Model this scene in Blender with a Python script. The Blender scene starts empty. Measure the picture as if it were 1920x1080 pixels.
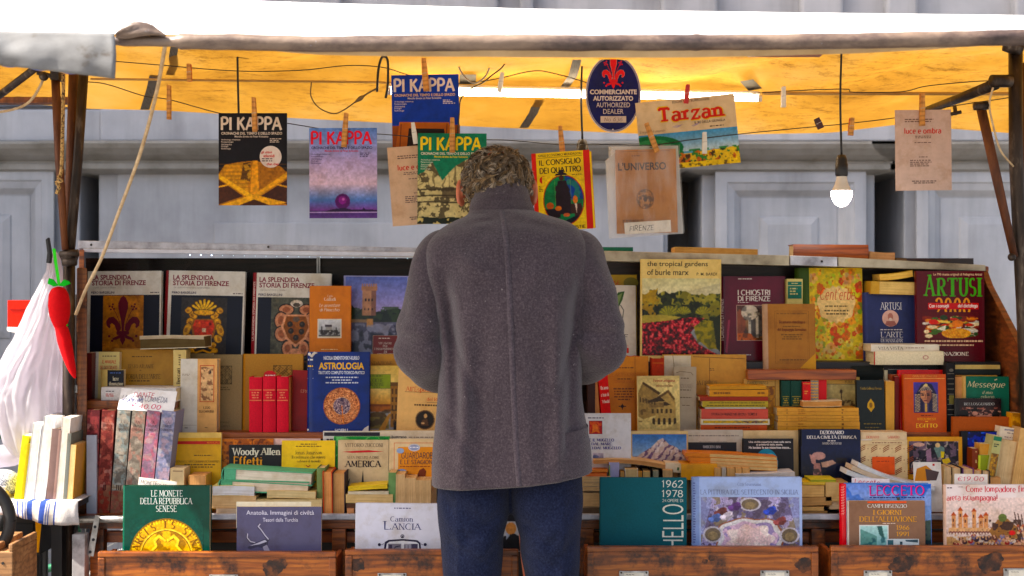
import bpy, math, random
import numpy as np
from mathutils import Vector, Matrix, noise as mnoise

R = math.radians
scene = bpy.context.scene
LINK = scene.collection.objects.link

# ------------------------------------------------------------------ camera, sky, sun, exposure
CZ = 1.3
F = 1920 * 50 / 36.0
cam_data = bpy.data.cameras.new("camera")
cam_data.lens = 50
cam_data.sensor_width = 36
cam_data.clip_end = 900
cam_data.dof.use_dof = True
cam_data.dof.focus_distance = 4.25
cam_data.dof.aperture_fstop = 3.2
camera = bpy.data.objects.new("camera", cam_data)
camera.location = (0, 0, CZ)
camera.rotation_euler = (R(90), 0, 0)
LINK(camera)
scene.camera = camera

SUN_EL, SUN_AZ = R(48), R(15)          # from the left, a little from the camera's side
to_sun = Vector((-math.cos(SUN_AZ) * math.cos(SUN_EL), -math.sin(SUN_AZ) * math.cos(SUN_EL), math.sin(SUN_EL)))
world = bpy.data.worlds.new("World")
scene.world = world
world.use_nodes = True
wn = world.node_tree
sky = wn.nodes.new("ShaderNodeTexSky")
sky.sky_type = 'NISHITA'
sky.sun_disc = False
sky.sun_elevation = SUN_EL
sky.sun_rotation = math.atan2(to_sun.x, to_sun.y)
sky.air_density = 1.0
sky.dust_density = 5.0
sky.ozone_density = 0.3
bgn = wn.nodes["Background"]
bgn.inputs[1].default_value = 0.12
wn.links.new(sky.outputs[0], bgn.inputs[0])

sun_data = bpy.data.lights.new("sun", 'SUN')
sun_data.energy = 5.0
sun_data.angle = R(0.5)
sun_data.color = (1.0, 0.95, 0.87)
sun = bpy.data.objects.new("sun", sun_data)
sun.rotation_euler = to_sun.to_track_quat('Z', 'Y').to_euler()
LINK(sun)

scene.view_settings.view_transform = 'Standard'
scene.view_settings.look = 'None'
scene.view_settings.exposure = 1.6
scene.view_settings.gamma = 1
scene.cycles.max_bounces = 8
scene.cycles.transparent_max_bounces = 16
scene.cycles.use_denoising = True
scene.cycles.sample_clamp_indirect = 4

# ------------------------------------------------------------------ helpers
rnd = random.Random(7)


def P(px, py, Y):
 return Vector(((px - 960) * Y / F, Y, CZ + (540 - py) * Y / F))


def lin(c):
 return tuple((v / 255 / 12.92) if v / 255 <= 0.04045 else ((v / 255 + 0.055) / 1.055) ** 2.4 for v in c)


class MB:
 """collects faces with one colour and one material slot each"""

 def __init__(s):
  s.v, s.f, s.c, s.m, s.n = [], [], [], [], 0

 def add(s, verts, faces, col=(200, 200, 200), mat=0):
  b = s.n
  s.v.append(np.asarray([tuple(p) for p in verts], float).reshape(-1, 3))
  s.n += len(verts)
  s.f += [tuple(i + b for i in f) for f in faces]
  if isinstance(col, list):
   s.c += [lin(c) for c in col]
  else:
   s.c += [lin(col)] * len(faces)
  s.m += [mat] * len(faces)

 def box(s, x0, x1, y0, y1, z0, z1, col=(200, 200, 200), mat=0):
  s.add([(x0, y0, z0), (x1, y0, z0), (x1, y1, z0), (x0, y1, z0), (x0, y0, z1), (x1, y0, z1), (x1, y1, z1), (x0, y1, z1)],
    [(0, 3, 2, 1), (4, 5, 6, 7), (0, 1, 5, 4), (1, 2, 6, 5), (2, 3, 7, 6), (3, 0, 4, 7)], col, mat)

 def grid(s, pts, col=(200, 200, 200), mat=0, closed=False, flip=False):
  nr, nc = len(pts), len(pts[0])
  vs = [p for row in pts for p in row]
  fs = []
  for i in range(nr - 1):
   for j in range(nc if closed else nc - 1):
    k = (j + 1) % nc
    q = (i * nc + j, i * nc + k, (i + 1) * nc + k, (i + 1) * nc + j)
    fs.append(q[::-1] if flip else q)
  s.add(vs, fs, col, mat)

 def tube(s, pts, r, n=8, col=(200, 200, 200), mat=0, caps=True):
  pts = [Vector(p) for p in pts]
  rs = r if isinstance(r, (list, tuple)) else [r] * len(pts)
  rings = []
  up = None
  for i, p in enumerate(pts):
   d = (pts[min(i + 1, len(pts) - 1)] - pts[max(i - 1, 0)])
   d = d.normalized() if d.length > 1e-9 else Vector((0, 0, 1))
   if up is None:
    up = d.cross(Vector((0, 0, 1)) if abs(d.z) < .9 else Vector((1, 0, 0))).normalized()
   else:
    up = (up - d * up.dot(d))
    up = up.normalized() if up.length > 1e-6 else d.orthogonal().normalized()
   w = d.cross(up)
   rings.append([p + (up * math.cos(2 * math.pi * k / n) + w * math.sin(2 * math.pi * k / n)) * rs[i] for k in range(n)])
  self_b = s.n
  s.grid(rings, col, mat, closed=True, flip=True)
  if caps:
   b = s.n - n * len(pts)
   s.f += [tuple(b + k for k in range(n)), tuple(b + n * (len(pts) - 1) + k for k in reversed(range(n)))]
   s.c += [lin(col)] * 2
   s.m += [mat] * 2

 def prism(s, poly, y0, y1, col=(200, 200, 200), mat=0):
  """polygon in x,z extruded along y"""
  n = len(poly)
  a = sum(poly[i][0] * poly[(i + 1) % n][1] - poly[(i + 1) % n][0] * poly[i][1] for i in range(n))
  if a < 0:
   poly = poly[::-1]
  vs = [(x, y0, z) for x, z in poly] + [(x, y1, z) for x, z in poly]
  fs = [tuple(range(n)), tuple(range(2 * n - 1, n - 1, -1))]
  fs += [(i, i + n, (i + 1) % n + n, (i + 1) % n) for i in range(n)]
  s.add(vs, fs, col, mat)

 def ball(s, c, r, col=(200, 200, 200), mat=0, nu=16, nv=10):
  c = Vector(c)
  r = r if hasattr(r, '__len__') else (r, r, r)
  rows = []
  for i in range(nv + 1):
   t = math.pi * (i / nv - .5) * .999
   rows.append([c + Vector((r[0] * math.cos(t) * math.cos(2 * math.pi * j / nu), r[1] * math.cos(t) * math.sin(2 * math.pi * j / nu), r[2] * math.sin(t))) for j in range(nu)])
  s.grid(rows, col, mat, closed=True)

 def build(s, name, mats, parent=None, matrix=None, smooth=False, bevel=0, mods=None):
  me = bpy.data.meshes.new(name)
  V = np.concatenate(s.v) if s.v else np.zeros((0, 3))
  me.from_pydata(V.tolist(), [], s.f)
  a = me.attributes.new('Col', 'FLOAT_COLOR', 'FACE')
  c = np.ones((len(s.f), 4), np.float32)
  c[:, :3] = s.c
  a.data.foreach_set('color', c.ravel())
  mats = mats if isinstance(mats, (list, tuple)) else [mats]
  for m in mats:
   me.materials.append(m)
  me.polygons.foreach_set('material_index', s.m)
  if smooth:
   me.polygons.foreach_set('use_smooth', [True] * len(s.f))
  me.update()
  o = bpy.data.objects.new(name, me)
  LINK(o)
  if parent:
   o.parent = parent
  if matrix is not None:
   o.matrix_local = matrix
  if bevel:
   b = o.modifiers.new('bevel', 'BEVEL')
   b.width = bevel
   b.segments = 2
   b.limit_method = 'ANGLE'
  if smooth == 'auto':
   me.set_sharp_from_angle(angle=R(40))
  return o


def root(name, label, cat, loc=(0, 0, 0), group=None, matrix=None):
 o = bpy.data.objects.new(name, None)
 o.empty_display_size = .02
 LINK(o)
 if matrix is not None:
  o.matrix_world = matrix
 else:
  o.location = loc
 return tag(o, label, cat, group)


def tag(o, label, cat, group=None):
 o['label'] = label
 o['category'] = cat
 if group:
  o['group'] = group
 return o


def structure(o):
 o['kind'] = 'structure'
 return o


# ------------------------------------------------------------------ materials
def new_mat(name):
 m = bpy.data.materials.new(name)
 m.use_nodes = True
 nt = m.node_tree
 return m, nt, nt.nodes["Principled BSDF"]


def N(nt, t, **kw):
 n = nt.nodes.new(t)
 for k, v in kw.items():
  if k in n.inputs:
   n.inputs[k].default_value = v
  else:
   setattr(n, k, v)
 return n


def coords(nt, scale=(1, 1, 1), kind='Object'):
 tc = N(nt, "ShaderNodeTexCoord")
 mp = N(nt, "ShaderNodeMapping")
 mp.inputs['Scale'].default_value = scale
 nt.links.new(tc.outputs[kind], mp.inputs['Vector'])
 return mp.outputs[0]


def noise_node(nt, vec, scale, detail=4, rough=.6):
 n = N(nt, "ShaderNodeTexNoise")
 n.inputs['Scale'].default_value = scale
 n.inputs['Detail'].default_value = detail
 n.inputs['Roughness'].default_value = rough
 nt.links.new(vec, n.inputs['Vector'])
 return n.outputs[0]


def ramp(nt, fac, stops):
 r = N(nt, "ShaderNodeValToRGB")
 e = r.color_ramp.elements
 while len(e) < len(stops):
  e.new(.5)
 for i, (p, c) in enumerate(stops):
  e[i].position = p
  e[i].color = (*lin(c), 1) if len(c) == 3 else c
 nt.links.new(fac, r.inputs[0])
 return r.outputs[0]


def mixc(nt, a, b, fac, mode='MIX'):
 m = N(nt, "ShaderNodeMix", data_type='RGBA', blend_type=mode)
 for s, v in ((m.inputs[6], a), (m.inputs[7], b), (m.inputs[0], fac)):
  if isinstance(v, (int, float)):
   s.default_value = v
  elif isinstance(v, tuple):
   s.default_value = (*lin(v), 1)
  else:
   nt.links.new(v, s)
 return m.outputs[2]


def bump(nt, b, h, strength=.3, dist=.002):
 n = N(nt, "ShaderNodeBump")
 n.inputs['Strength'].default_value = strength
 n.inputs['Distance'].default_value = dist
 nt.links.new(h, n.inputs['Height'])
 nt.links.new(n.outputs[0], b.inputs['Normal'])


GREY = ((.5, .5, .5, 1), (1, 1, 1, 1))


def attr_mat(name, rough=.5, lo=.86, nscale=60, bumpk=.15, coat=0, spec=.22, sat=1.06):
 m, nt, b = new_mat(name)
 at = N(nt, "ShaderNodeAttribute", attribute_name='Col')
 v = coords(nt)
 n1 = noise_node(nt, v, nscale, 5)
 g = ramp(nt, n1, [(.3, (lo, lo, lo, 1)), (.62, (1, 1, 1, 1))])
 hs = N(nt, "ShaderNodeHueSaturation")
 hs.inputs['Saturation'].default_value = sat
 nt.links.new(at.outputs[0], hs.inputs['Color'])
 oi = N(nt, "ShaderNodeObjectInfo")
 av = N(nt, "ShaderNodeVectorMath", operation='ADD')
 nt.links.new(v, av.inputs[0]); nt.links.new(oi.outputs['Location'], av.inputs[1])
 g2 = ramp(nt, noise_node(nt, av.outputs[0], 14, 5, .7), [(.32, (.78, .70, .58, 1)), (.52, (1, 1, 1, 1))])
 c = mixc(nt, mixc(nt, hs.outputs[0], g, 1.0, 'MULTIPLY'), g2, .8 if nscale < 100 else .3, 'MULTIPLY')
 nt.links.new(c, b.inputs['Base Color'])
 b.inputs['Roughness'].default_value = rough
 b.inputs['Specular IOR Level'].default_value = spec
 b.inputs['Coat Weight'].default_value = coat
 b.inputs['Coat Roughness'].default_value = .15
 if bumpk:
  bump(nt, b, noise_node(nt, v, nscale * .4, 3), bumpk, .002)
 return m


def page_mat(name, sc):
 m, nt, b = new_mat(name)
 at = N(nt, "ShaderNodeAttribute", attribute_name='Col')
 n1 = noise_node(nt, coords(nt, sc), 1, 3, .7)
 n2 = noise_node(nt, coords(nt), 25, 4)
 g = ramp(nt, n1, [(.32, (.55, .5, .42, 1)), (.55, (1, 1, 1, 1))])
 g2 = ramp(nt, n2, [(.3, (.78, .72, .62, 1)), (.6, (1, 1, 1, 1))])
 nt.links.new(mixc(nt, mixc(nt, at.outputs[0], g, .75, 'MULTIPLY'), g2, 1.0, 'MULTIPLY'), b.inputs['Base Color'])
 b.inputs['Roughness'].default_value = .8
 b.inputs['Specular IOR Level'].default_value = .15
 bump(nt, b, n1, .5, .001)
 return m


def wood_mat(name, c1, c2, c3, sc=(2, 30, 30), rough=.45, stain=.0, bk=.25):
 m, nt, b = new_mat(name)
 v = coords(nt, sc)
 n1 = noise_node(nt, v, 1.6, 6, .65)
 base = ramp(nt, n1, [(.28, c1), (.5, c2), (.72, c3)])
 n2 = noise_node(nt, coords(nt), 7, 6, .7)
 d = ramp(nt, n2, [(.30 + stain * .1, (.12, .09, .07, 1)), (.42 + stain * .1, (1, 1, 1, 1))])
 w = N(nt, "ShaderNodeTexWave", wave_type='BANDS', bands_direction='Z')
 w.inputs['Scale'].default_value = 3
 w.inputs['Distortion'].default_value = 9
 w.inputs['Detail'].default_value = 3
 w.inputs['Detail Scale'].default_value = 1.2
 nt.links.new(coords(nt, (1.2, 6, 6)), w.inputs['Vector'])
 g = ramp(nt, w.outputs[0], [(0, (.55, .5, .45, 1)), (.6, (1, 1, 1, 1))])
 col = mixc(nt, mixc(nt, base, g, .7, 'MULTIPLY'), d, 1.0 if stain else .5, 'MULTIPLY')
 nt.links.new(col, b.inputs['Base Color'])
 b.inputs['Roughness'].default_value = rough
 bump(nt, b, n1, bk, .003)
 return m


def noisy_mat(name, stops, scale=8, rough=.6, metal=0, bumpk=.2, sc=(1, 1, 1), bs=None, detail=6):
 m, nt, b = new_mat(name)
 v = coords(nt, sc)
 n1 = noise_node(nt, v, scale, detail, .65)
 nt.links.new(ramp(nt, n1, stops), b.inputs['Base Color'])
 b.inputs['Roughness'].default_value = rough
 b.inputs['Metallic'].default_value = metal
 if bumpk:
  bump(nt, b, noise_node(nt, v, bs or scale * 3, 4), bumpk, .003)
 return m


def emit_mat(name, col, k):
 m, nt, b = new_mat(name)
 b.inputs['Base Color'].default_value = (.9, .9, .9, 1)
 b.inputs['Emission Color'].default_value = (*col, 1)
 b.inputs['Emission Strength'].default_value = k
 return m


PRINT = attr_mat('printed_paper', .42, .88, 45, .12)
GLOSS = attr_mat('laminated_cover', .24, .9, 30, .08, .10)
CLOTHB = attr_mat('book_cloth', .7, .8, 220, .3, 0, .2)
PAGEZ = page_mat('page_edges_flat', (6, 6, 900))
PAGEX = page_mat('page_edges_upright', (900, 6, 6))
ORANGE_WOOD = wood_mat('oiled_wood', (72, 32, 3), (140, 70, 10), (184, 104, 24), (3, 34, 34), .38, .6)
SIDE_WOOD = wood_mat('reddish_side_wood', (70, 30, 8), (122, 58, 18), (156, 84, 30), (8, 8, 30), .45, .3)
RED_WOOD = wood_mat('varnished_red_wood', (94, 40, 6), (150, 70, 12), (184, 96, 24), (3, 30, 30), .4)
DARK_WOOD = wood_mat('old_dark_wood', (26, 14, 9), (48, 26, 15), (74, 42, 24), (3, 30, 30), .3)
POST_WOOD = wood_mat('weathered_post_wood', (60, 32, 16), (120, 66, 26), (170, 104, 44), (30, 30, 3), .55, .5)
BLACK = noisy_mat('blackened_wood', [(.3, (10, 8, 8)), (.7, (26, 20, 18))], 9, .5)
ALU = noisy_mat('scuffed_aluminium', [(.3, (120, 118, 124)), (.55, (176, 176, 184)), (.75, (208, 208, 214))], 14, .38, .35, .1)
CREAM_ALU = noisy_mat('aged_cream_metal', [(.3, (110, 98, 76)), (.5, (160, 150, 126)), (.75, (188, 178, 154))], 10, .45, .1, .1)
RUST = noisy_mat('rusty_brown_iron', [(.3, (50, 24, 8)), (.5, (92, 46, 14)), (.7, (124, 70, 26))], 22, .6, .2, .3, (1, 1, .25))
IRON = noisy_mat('worn_dark_iron', [(.34, (30, 22, 17)), (.55, (62, 48, 38)), (.7, (120, 106, 92))], 26, .45, .5, .3, (1, 1, .25))
STEEL = noisy_mat('galvanised_steel', [(.3, (120, 116, 112)), (.6, (182, 180, 176)), (.75, (206, 204, 200))], 30, .35, .7, .15)
RUBBER = noisy_mat('black_rubber', [(.3, (14, 13, 14)), (.7, (34, 31, 30))], 20, .6)
# ------------------------------------------------------------------ ground and palazzo
def paving():
 m, nt, b = new_mat('stone_paving')
 br = N(nt, "ShaderNodeTexBrick")
 br.inputs['Scale'].default_value = 1.6
 br.inputs['Mortar Size'].default_value = .012
 br.inputs['Color1'].default_value = (*lin((120, 116, 112)), 1)
 br.inputs['Color2'].default_value = (*lin((138, 134, 128)), 1)
 br.inputs['Mortar'].default_value = (*lin((70, 66, 62)), 1)
 v = coords(nt)
 nt.links.new(v, br.inputs['Vector'])
 g = ramp(nt, noise_node(nt, v, 3, 6), [(.3, (.6, .6, .6, 1)), (.7, (1, 1, 1, 1))])
 nt.links.new(mixc(nt, br.outputs[0], g, 1.0, 'MULTIPLY'), b.inputs['Base Color'])
 b.inputs['Roughness'].default_value = .7
 bump(nt, b, br.outputs[1], -.3, .004)
 mb = MB()
 mb.add([(-400, -400, 0), (400, -400, 0), (400, 400, 0), (-400, 400, 0)], [(0, 1, 2, 3)])
 structure(mb.build('ground', m))


paving()


def plaster():
 m, nt, b = new_mat('painted_stone')
 v = coords(nt)
 a = ramp(nt, noise_node(nt, v, 2.2, 7, .6), [(.3, (148, 149, 154)), (.52, (172, 173, 178)), (.72, (188, 188, 191))])
 st = noise_node(nt, coords(nt, (7, 7, .7)), 1, 6, .65)
 g = ramp(nt, st, [(.3, (.68, .68, .67, 1)), (.55, (1, 1, 1, 1))])
 nt.links.new(mixc(nt, a, g, .8, 'MULTIPLY'), b.inputs['Base Color'])
 b.inputs['Roughness'].default_value = .65
 bump(nt, b, noise_node(nt, v, 40, 5), .2, .004)
 return m


STONE = plaster()
STONE2 = noisy_mat('weathered_moulding_stone', [(.3, (116, 112, 103)), (.5, (146, 142, 135)), (.72, (162, 159, 156))], 5, .7, 0, .2)
STONE3 = noisy_mat('shaded_recess_stone', [(.3, (70, 66, 58)), (.5, (96, 92, 88)), (.72, (120, 118, 122))], 4, .8, 0, .2)  # darker copy of the stone, recess shade put into its colour
pal = root('stone_palazzo', 'pale blue-grey stone palazzo front with pilaster pedestals behind the book stall', 'building', (0, 6.3, 0))
FY = 6.3


def fz(py, Y=FY):
 return CZ + (540 - py) * Y / F


def fx(px, Y=FY):
 return (px - 960) * Y / F


off = Matrix.Translation((0, -FY, 0))
mb = MB()
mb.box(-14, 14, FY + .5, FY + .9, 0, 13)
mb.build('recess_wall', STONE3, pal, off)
ZT = CZ + (540 - 265) * 6.12 / F
blocks = [(-4300, 150), (185, 1252), (1316, 1640), (1695, 5200)]
for i, (a, b_) in enumerate(blocks):
 x0, x1 = fx(a), fx(b_)
 mb = MB()
 mb.box(x0, x1, FY, FY + .5, 0, ZT)
 if i == 1:
  mb.box(x0 + .09, x1 - .02, FY - .03, FY, 0, ZT)
  mb.box(fx(405), fx(1000), FY - .05, FY - .03, 0, fz(418))
 mb.build('pedestal', STONE, pal, off, bevel=.006)
 mo = MB()
 prof = [(.19, ZT - .001), (.19, ZT - .012), (.175, ZT - .03), (.135, ZT - .055), (.095, ZT - .07), (.07, ZT - .076), (.07, ZT - .086), (.082, ZT - .088), (.082, ZT - .112), (.06, ZT - .12), (.035, ZT - .126), (.012, ZT - .13), (-.004, ZT - .131)]
 fy = FY - .03 if i == 1 else FY
 loops = [[(x0 - d, FY + .45, z), (x0 - d, fy - d, z), (x1 + d, fy - d, z), (x1 + d, FY + .45, z)] for d, z in prof]
 mo.grid(loops, (200, 200, 200), 0, flip=True)
 mo.build('moulding', STONE2, pal, off)


def panel(a, t, b_, btm, fy=FY):
 x0, x1, z1, z0 = fx(a), fx(b_), fz(t), fz(btm)
 lp = [(0, .0), (0, -.016), (.025, -.02), (.05, -.02), (.056, -.012), (.085, .0), (.11, .03), (.118, .034), (.118, .03), (.2, .03), (.205, .022), (.235, .012), (.25, .012)]
 mb = MB()
 loops = []
 for d, y in lp:
  loops.append([(x0 + d, fy + y, z0 + d), (x1 - d, fy + y, z0 + d), (x1 - d, fy + y, z1 - d), (x0 + d, fy + y, z1 - d)])
 mb.grid(loops, closed=True)
 b = mb.n - 4
 mb.f.append((b, b + 1, b + 2, b + 3)); mb.c.append((1, 1, 1)); mb.m.append(0)
 # the panel stands on a proud slab so its recess is real
 mb.build('panel', STONE, pal, off)


for a, t, b_, btm in ((-300, 318, 108, 720), (-900, 318, -420, 720), (1338, 322, 1618, 720), (1712, 322, 2080, 720)):
 panel(a, t, b_, btm, FY - .04)
mb = MB()
mb.box(-14, fx(190, 6.14), 6.14, FY + .6, ZT, fz(205, 6.14))
mb.box(fx(190, 6.14), 14, 6.12, FY + .6, ZT, fz(205, 6.14))
mb.build('frieze', STONE, pal, off, bevel=.008)
mb = MB()
mb.box(-14, 14, FY + .05, FY + .5, fz(205, 6.14), 12.5)
for a, b_ in ((-700, 190), (330, 640), (800, 934), (975, 1000), (1240, 1345), (1500, 1580), (1660, 1720), (1900, 2600)):
 mb.box(fx(a), fx(b_), FY - .02, FY + .05, fz(190, 6.14), 12.4)
mb.build('upper_wall', STONE, pal, off, bevel=.015)
mb = MB()
mb.box(-14, -4.2, 4.36, 6.1, 0, 12.6)  # unseen wing, added to keep the sun off the facade
mb.box(-14, -4.12, 4.28, 6.2, 12.6, 13)
mb.box(-14, -4.14, 4.30, 6.15, 0, .7)
mb.build('shading_wing', STONE, pal, off, bevel=.02)

# ------------------------------------------------------------------ awning
RY0, RY1 = 4.1, 5.0


def lerp_pts(pts, x):
 if x <= pts[0][0]:
  (a, b), (c, d) = pts[0], pts[1]
 elif x >= pts[-1][0]:
  (a, b), (c, d) = pts[-2], pts[-1]
  if x > c + 200:
   return d
 else:
  for (a, b), (c, d) in zip(pts, pts[1:]):
   if a <= x <= c:
    break
 return b + (d - b) * (x - a) / (c - a)


RIDGE = [(0, -9), (370, 0), (600, 8), (1000, 19), (1500, 26), (1920, 31)]
REAR = [(-400, 180), (0, 190), (165, 204), (300, 207), (420, 214), (560, 222), (700, 229), (950, 240), (1200, 251), (1400, 252), (1560, 249), (1680, 234), (1790, 242), (1900, 250)]
FRONT = [(0, 72), (220, 77), (450, 79), (600, 83), (900, 80), (1300, 80), (1600, 77), (1920, 70)]


def canvas_y(px, py):
 zr = CZ + (540 - lerp_pts(RIDGE, px)) * RY0 / F
 zb = CZ + (540 - lerp_pts(REAR, px)) * RY1 / F
 k = (zb - zr) / (RY1 - RY0)
 return (zr - k * RY0 - CZ) / ((540 - py) / F - k)


def canvas_mat():
 m, nt, b = new_mat('yellow_canvas')
 v = coords(nt)
 c = ramp(nt, noise_node(nt, v, 2.5, 5), [(.3, (156, 106, 26)), (.5, (184, 132, 42)), (.75, (196, 152, 78))])
 n2 = noise_node(nt, coords(nt, (1, 2.5, 2.5)), 13, 9, .85)
 d = ramp(nt, n2, [(.37, (.42, .36, .3, 1)), (.5, (1, 1, 1, 1))])
 zone = ramp(nt, noise_node(nt, v, 1.7, 3), [(.40, (0, 0, 0, 1)), (.56, (1, 1, 1, 1))])
 c = mixc(nt, c, mixc(nt, c, d, 1.0, 'MULTIPLY'), zone)
 nt.links.new(c, b.inputs['Base Color'])
 b.inputs['Roughness'].default_value = .7
 tr = N(nt, "ShaderNodeBsdfTranslucent")
 nt.links.new(c, tr.inputs[0])
 mx = N(nt, "ShaderNodeMixShader")
 mx.inputs[0].default_value = .42
 nt.links.new(b.outputs[0], mx.inputs[1])
 nt.links.new(tr.outputs[0], mx.inputs[2])
 nt.links.new(mx.outputs[0], nt.nodes["Material Output"].inputs[0])
 bump(nt, b, noise_node(nt, v, 60, 3), .2, .002)
 return m


YELLOW = canvas_mat()
WHITE_TARP = noisy_mat('white_tarpaulin', [(.3, (206, 204, 204)), (.6, (228, 226, 226))], 6, .5, 0, .2)


def dirty_tarp():
 m, nt, b = new_mat('dirty_white_tarpaulin')
 v = coords(nt, (.5, 1, 1))
 c = ramp(nt, noise_node(nt, v, 9, 7, .72), [(.3, (60, 54, 62)), (.42, (104, 98, 106)), (.55, (146, 142, 146)), (.72, (168, 164, 166))])
 r = ramp(nt, noise_node(nt, coords(nt), 5, 8, .75), [(.33, (1, 1, 1, 1)), (.30, (.62, .45, .30, 1))])
 nt.links.new(mixc(nt, c, r, 1.0, 'MULTIPLY'), b.inputs['Base Color'])
 b.inputs['Roughness'].default_value = .42
 bump(nt, b, noise_node(nt, coords(nt), 22, 5), .5, .006)
 return m


DIRTY = dirty_tarp()
BLUE_TARP = noisy_mat('blue_tarpaulin', [(.3, (70, 84, 140)), (.7, (104, 118, 176))], 8, .5)
WEB = noisy_mat('grey_webbing', [(.35, (66, 60, 52)), (.5, (112, 104, 92)), (.62, (88, 80, 70))], 300, .8, 0, .3, (1, .06, .06))
awn = root('market_awning', 'yellow market awning with white tarpaulin top over the book stall', 'awning', (0, 4.1, 0))
ao = Matrix.Translation((0, -4.1, 0))
XL = -2.14


def nz(x, y, s=1.0):
 return mnoise.noise(Vector((x * s, y * s, 3.7)))


rows = []
for i in range(25):
 t = i / 24
 row = []
 for j in range(121):
  x = XL + (2.5 - XL) * j / 120
  Y = RY0 + (RY1 - RY0) * t
  px = 960 + x * F / Y
  zr = CZ + (540 - lerp_pts(RIDGE, 960 + x * F / RY0)) * RY0 / F
  zb = CZ + (540 - lerp_pts(REAR, 960 + x * F / RY1)) * RY1 / F
  z = zr + (zb - zr) * t
  z += (.016 * nz(x, Y, 2.3) + .010 * nz(x + 9, Y * 2, 6) + .006 * math.sin(x * 9 + Y * 14 + 2 * nz(x, Y, 2))) * math.sin(math.pi * min(1, t * 1.15)) ** .5
  # folds fanning out of the right end
  d = (x - 1.2) * .8 + (Y - 4.4) * 1.3
  z += .020 * math.exp(-((d % .42 - .2) / .05) ** 2) * max(0, min(1, (x - .3) * 2)) * t * (1 - t) * 4
  row.append((x, Y, z))
 rows.append(row)
mb = MB(); mb.grid(rows, (240, 180, 40))
mb.build('rear_canvas', YELLOW, awn, ao, smooth=True)
rows = []
for i in range(29):
 t = i / 28
 row = []
 for j in range(161):
  x = XL + (2.5 - XL) * j / 160
  Y = 3.31 + (RY0 - 3.31) * t
  zf = CZ + (540 - lerp_pts(FRONT, 960 + x * F / 3.31) + 13) * 3.31 / F
  zr = CZ + (540 - lerp_pts(RIDGE, 960 + x * F / RY0)) * RY0 / F + .004
  z = zf + (zr - zf) * t + .008 * nz(x, Y, 3) * math.sin(math.pi * t)
  hx = (x + 1.03) / (.17 if x < -1.03 else .075)
  z += .085 * math.exp(-hx * hx - ((t - .2) / .2) ** 2) * min(1, t * 12)
  row.append((x, Y, z))
 rows.append(row)
mb = MB(); mb.grid(rows, (230, 228, 228), flip=False)
mb.build('front_canvas', WHITE_TARP, awn, ao, smooth=True)
# rolled front hem over its pole
rows = []
for j in range(241):
 x = -1.25 + 3.5 * j / 240
 px = 960 + x * F / 3.3
 c = Vector((x, 3.3, CZ + (540 - lerp_pts(FRONT, px)) * 3.3 / F))
 r0 = .0185 if px > 330 else .0125
 if px < 232:
  r0 = .010
 row = []
 for k in range(16):
  a = 2 * math.pi * k / 16
  r = r0 * (1 + .10 * nz(x * 3 + math.cos(a), a, 3) + .07 * nz(x * 12, math.sin(a) * 2, 2) + (.12 if abs((px - 495) % 405) < 4 else 0))
  row.append(c + Vector((0, math.cos(a) * r, math.sin(a) * r)))
 rows.append(row)
mb = MB(); mb.grid(rows, closed=True, flip=True)
mb.build('rolled_hem', DIRTY, awn, ao, smooth=True)
rows = []
for k in range(4):
 row = []
 for j in range(81):
  px = 500 + 1320 * j / 80
  s = math.sin(math.pi * j / 80) ** .5
  top = lerp_pts(FRONT, px) + 12
  row.append(P(px, top + (16 * s * k / 3), 3.325 + .004 * k))
 rows.append(row)
mb = MB(); mb.grid(rows, flip=True)
mb.build('hem_flap', noisy_mat('beige_tarpaulin', [(.3, (170, 140, 96)), (.7, (204, 176, 132))], 8, .6), awn, ao, smooth=True)
# torn corner flap
rows = []
for k in range(15):
 t = k / 14
 row = []
 for j in range(41):
  u = j / 40
  px = -140 + 354 * u
  top = 56 + 6 * u
  bot = 112 + 36 * u ** 1.3
  py = top + (bot - top) * t
  row.append(P(px + 3 * math.sin(t * 3) * u, py, 3.235 - .02 * math.sin(t * 2.4) + .004 * nz(px * .03, t * 3) + .002 * math.sin(px * .07 + t)))
 rows.append(row)
mb = MB(); mb.grid(rows, flip=True)
FLAPM = noisy_mat('grey_white_flap', [(.3, (76, 66, 58)), (.4, (104, 103, 102)), (.7, (122, 122, 122))], 9, .9, 0, .25, (1, 1, 1.6))
fl = mb.build('corner_flap', FLAPM, awn, ao, smooth=True)
so = fl.modifiers.new('thick', 'SOLIDIFY'); so.thickness = .003
rows = [[P(px, 104 + (px + 60) * .11 + dy + (2 * math.sin(px * .11)), 3.262) for px in range(-140, 164, 4)] for dy in (0, 6, 12)]
mb = MB(); mb.grid(rows, flip=True)
mb.build('corner_lining', BLUE_TARP, awn, ao, smooth=True).modifiers.new('thick', 'SOLIDIFY').thickness = .002
# puckered lump where the hem was tied
mb = MB()
rows = []
for k in range(9):
 t = k / 8
 row = []
 for j in range(12):
  a = 2 * math.pi * j / 12
  r = .020 * math.sin(math.pi * min(.98, t + .06)) ** .6 * (1 + .3 * math.sin(3 * a + t * 4))
  row.append(P(218 + 92 * t, 66 - 14 * math.sin(t * 2.6) + 8 * t, 3.285) + Vector((0, math.cos(a) * r, math.sin(a) * r * .8)))
 rows.append(row)
mb.grid(rows, closed=True, flip=True)
mb.build('tied_corner', DIRTY, awn, ao, smooth=True)


def strip(name, pts, w, mat, parent, m, dz=-.004):
 """a flat band along photo points, lying just under the rear canvas"""
 a = []
 for px, py in pts:
  Y = canvas_y(px, py) if not isinstance(mat, float) else 4.5
  a.append((P(px - w / 2, py, Y) + Vector((0, -.006, dz)), P(px + w / 2, py, Y) + Vector((0, -.006, dz))))
 mb = MB(); mb.grid([[p for p, q in a], [q for p, q in a]])
 return mb.build(name, mat, parent, m)


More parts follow.
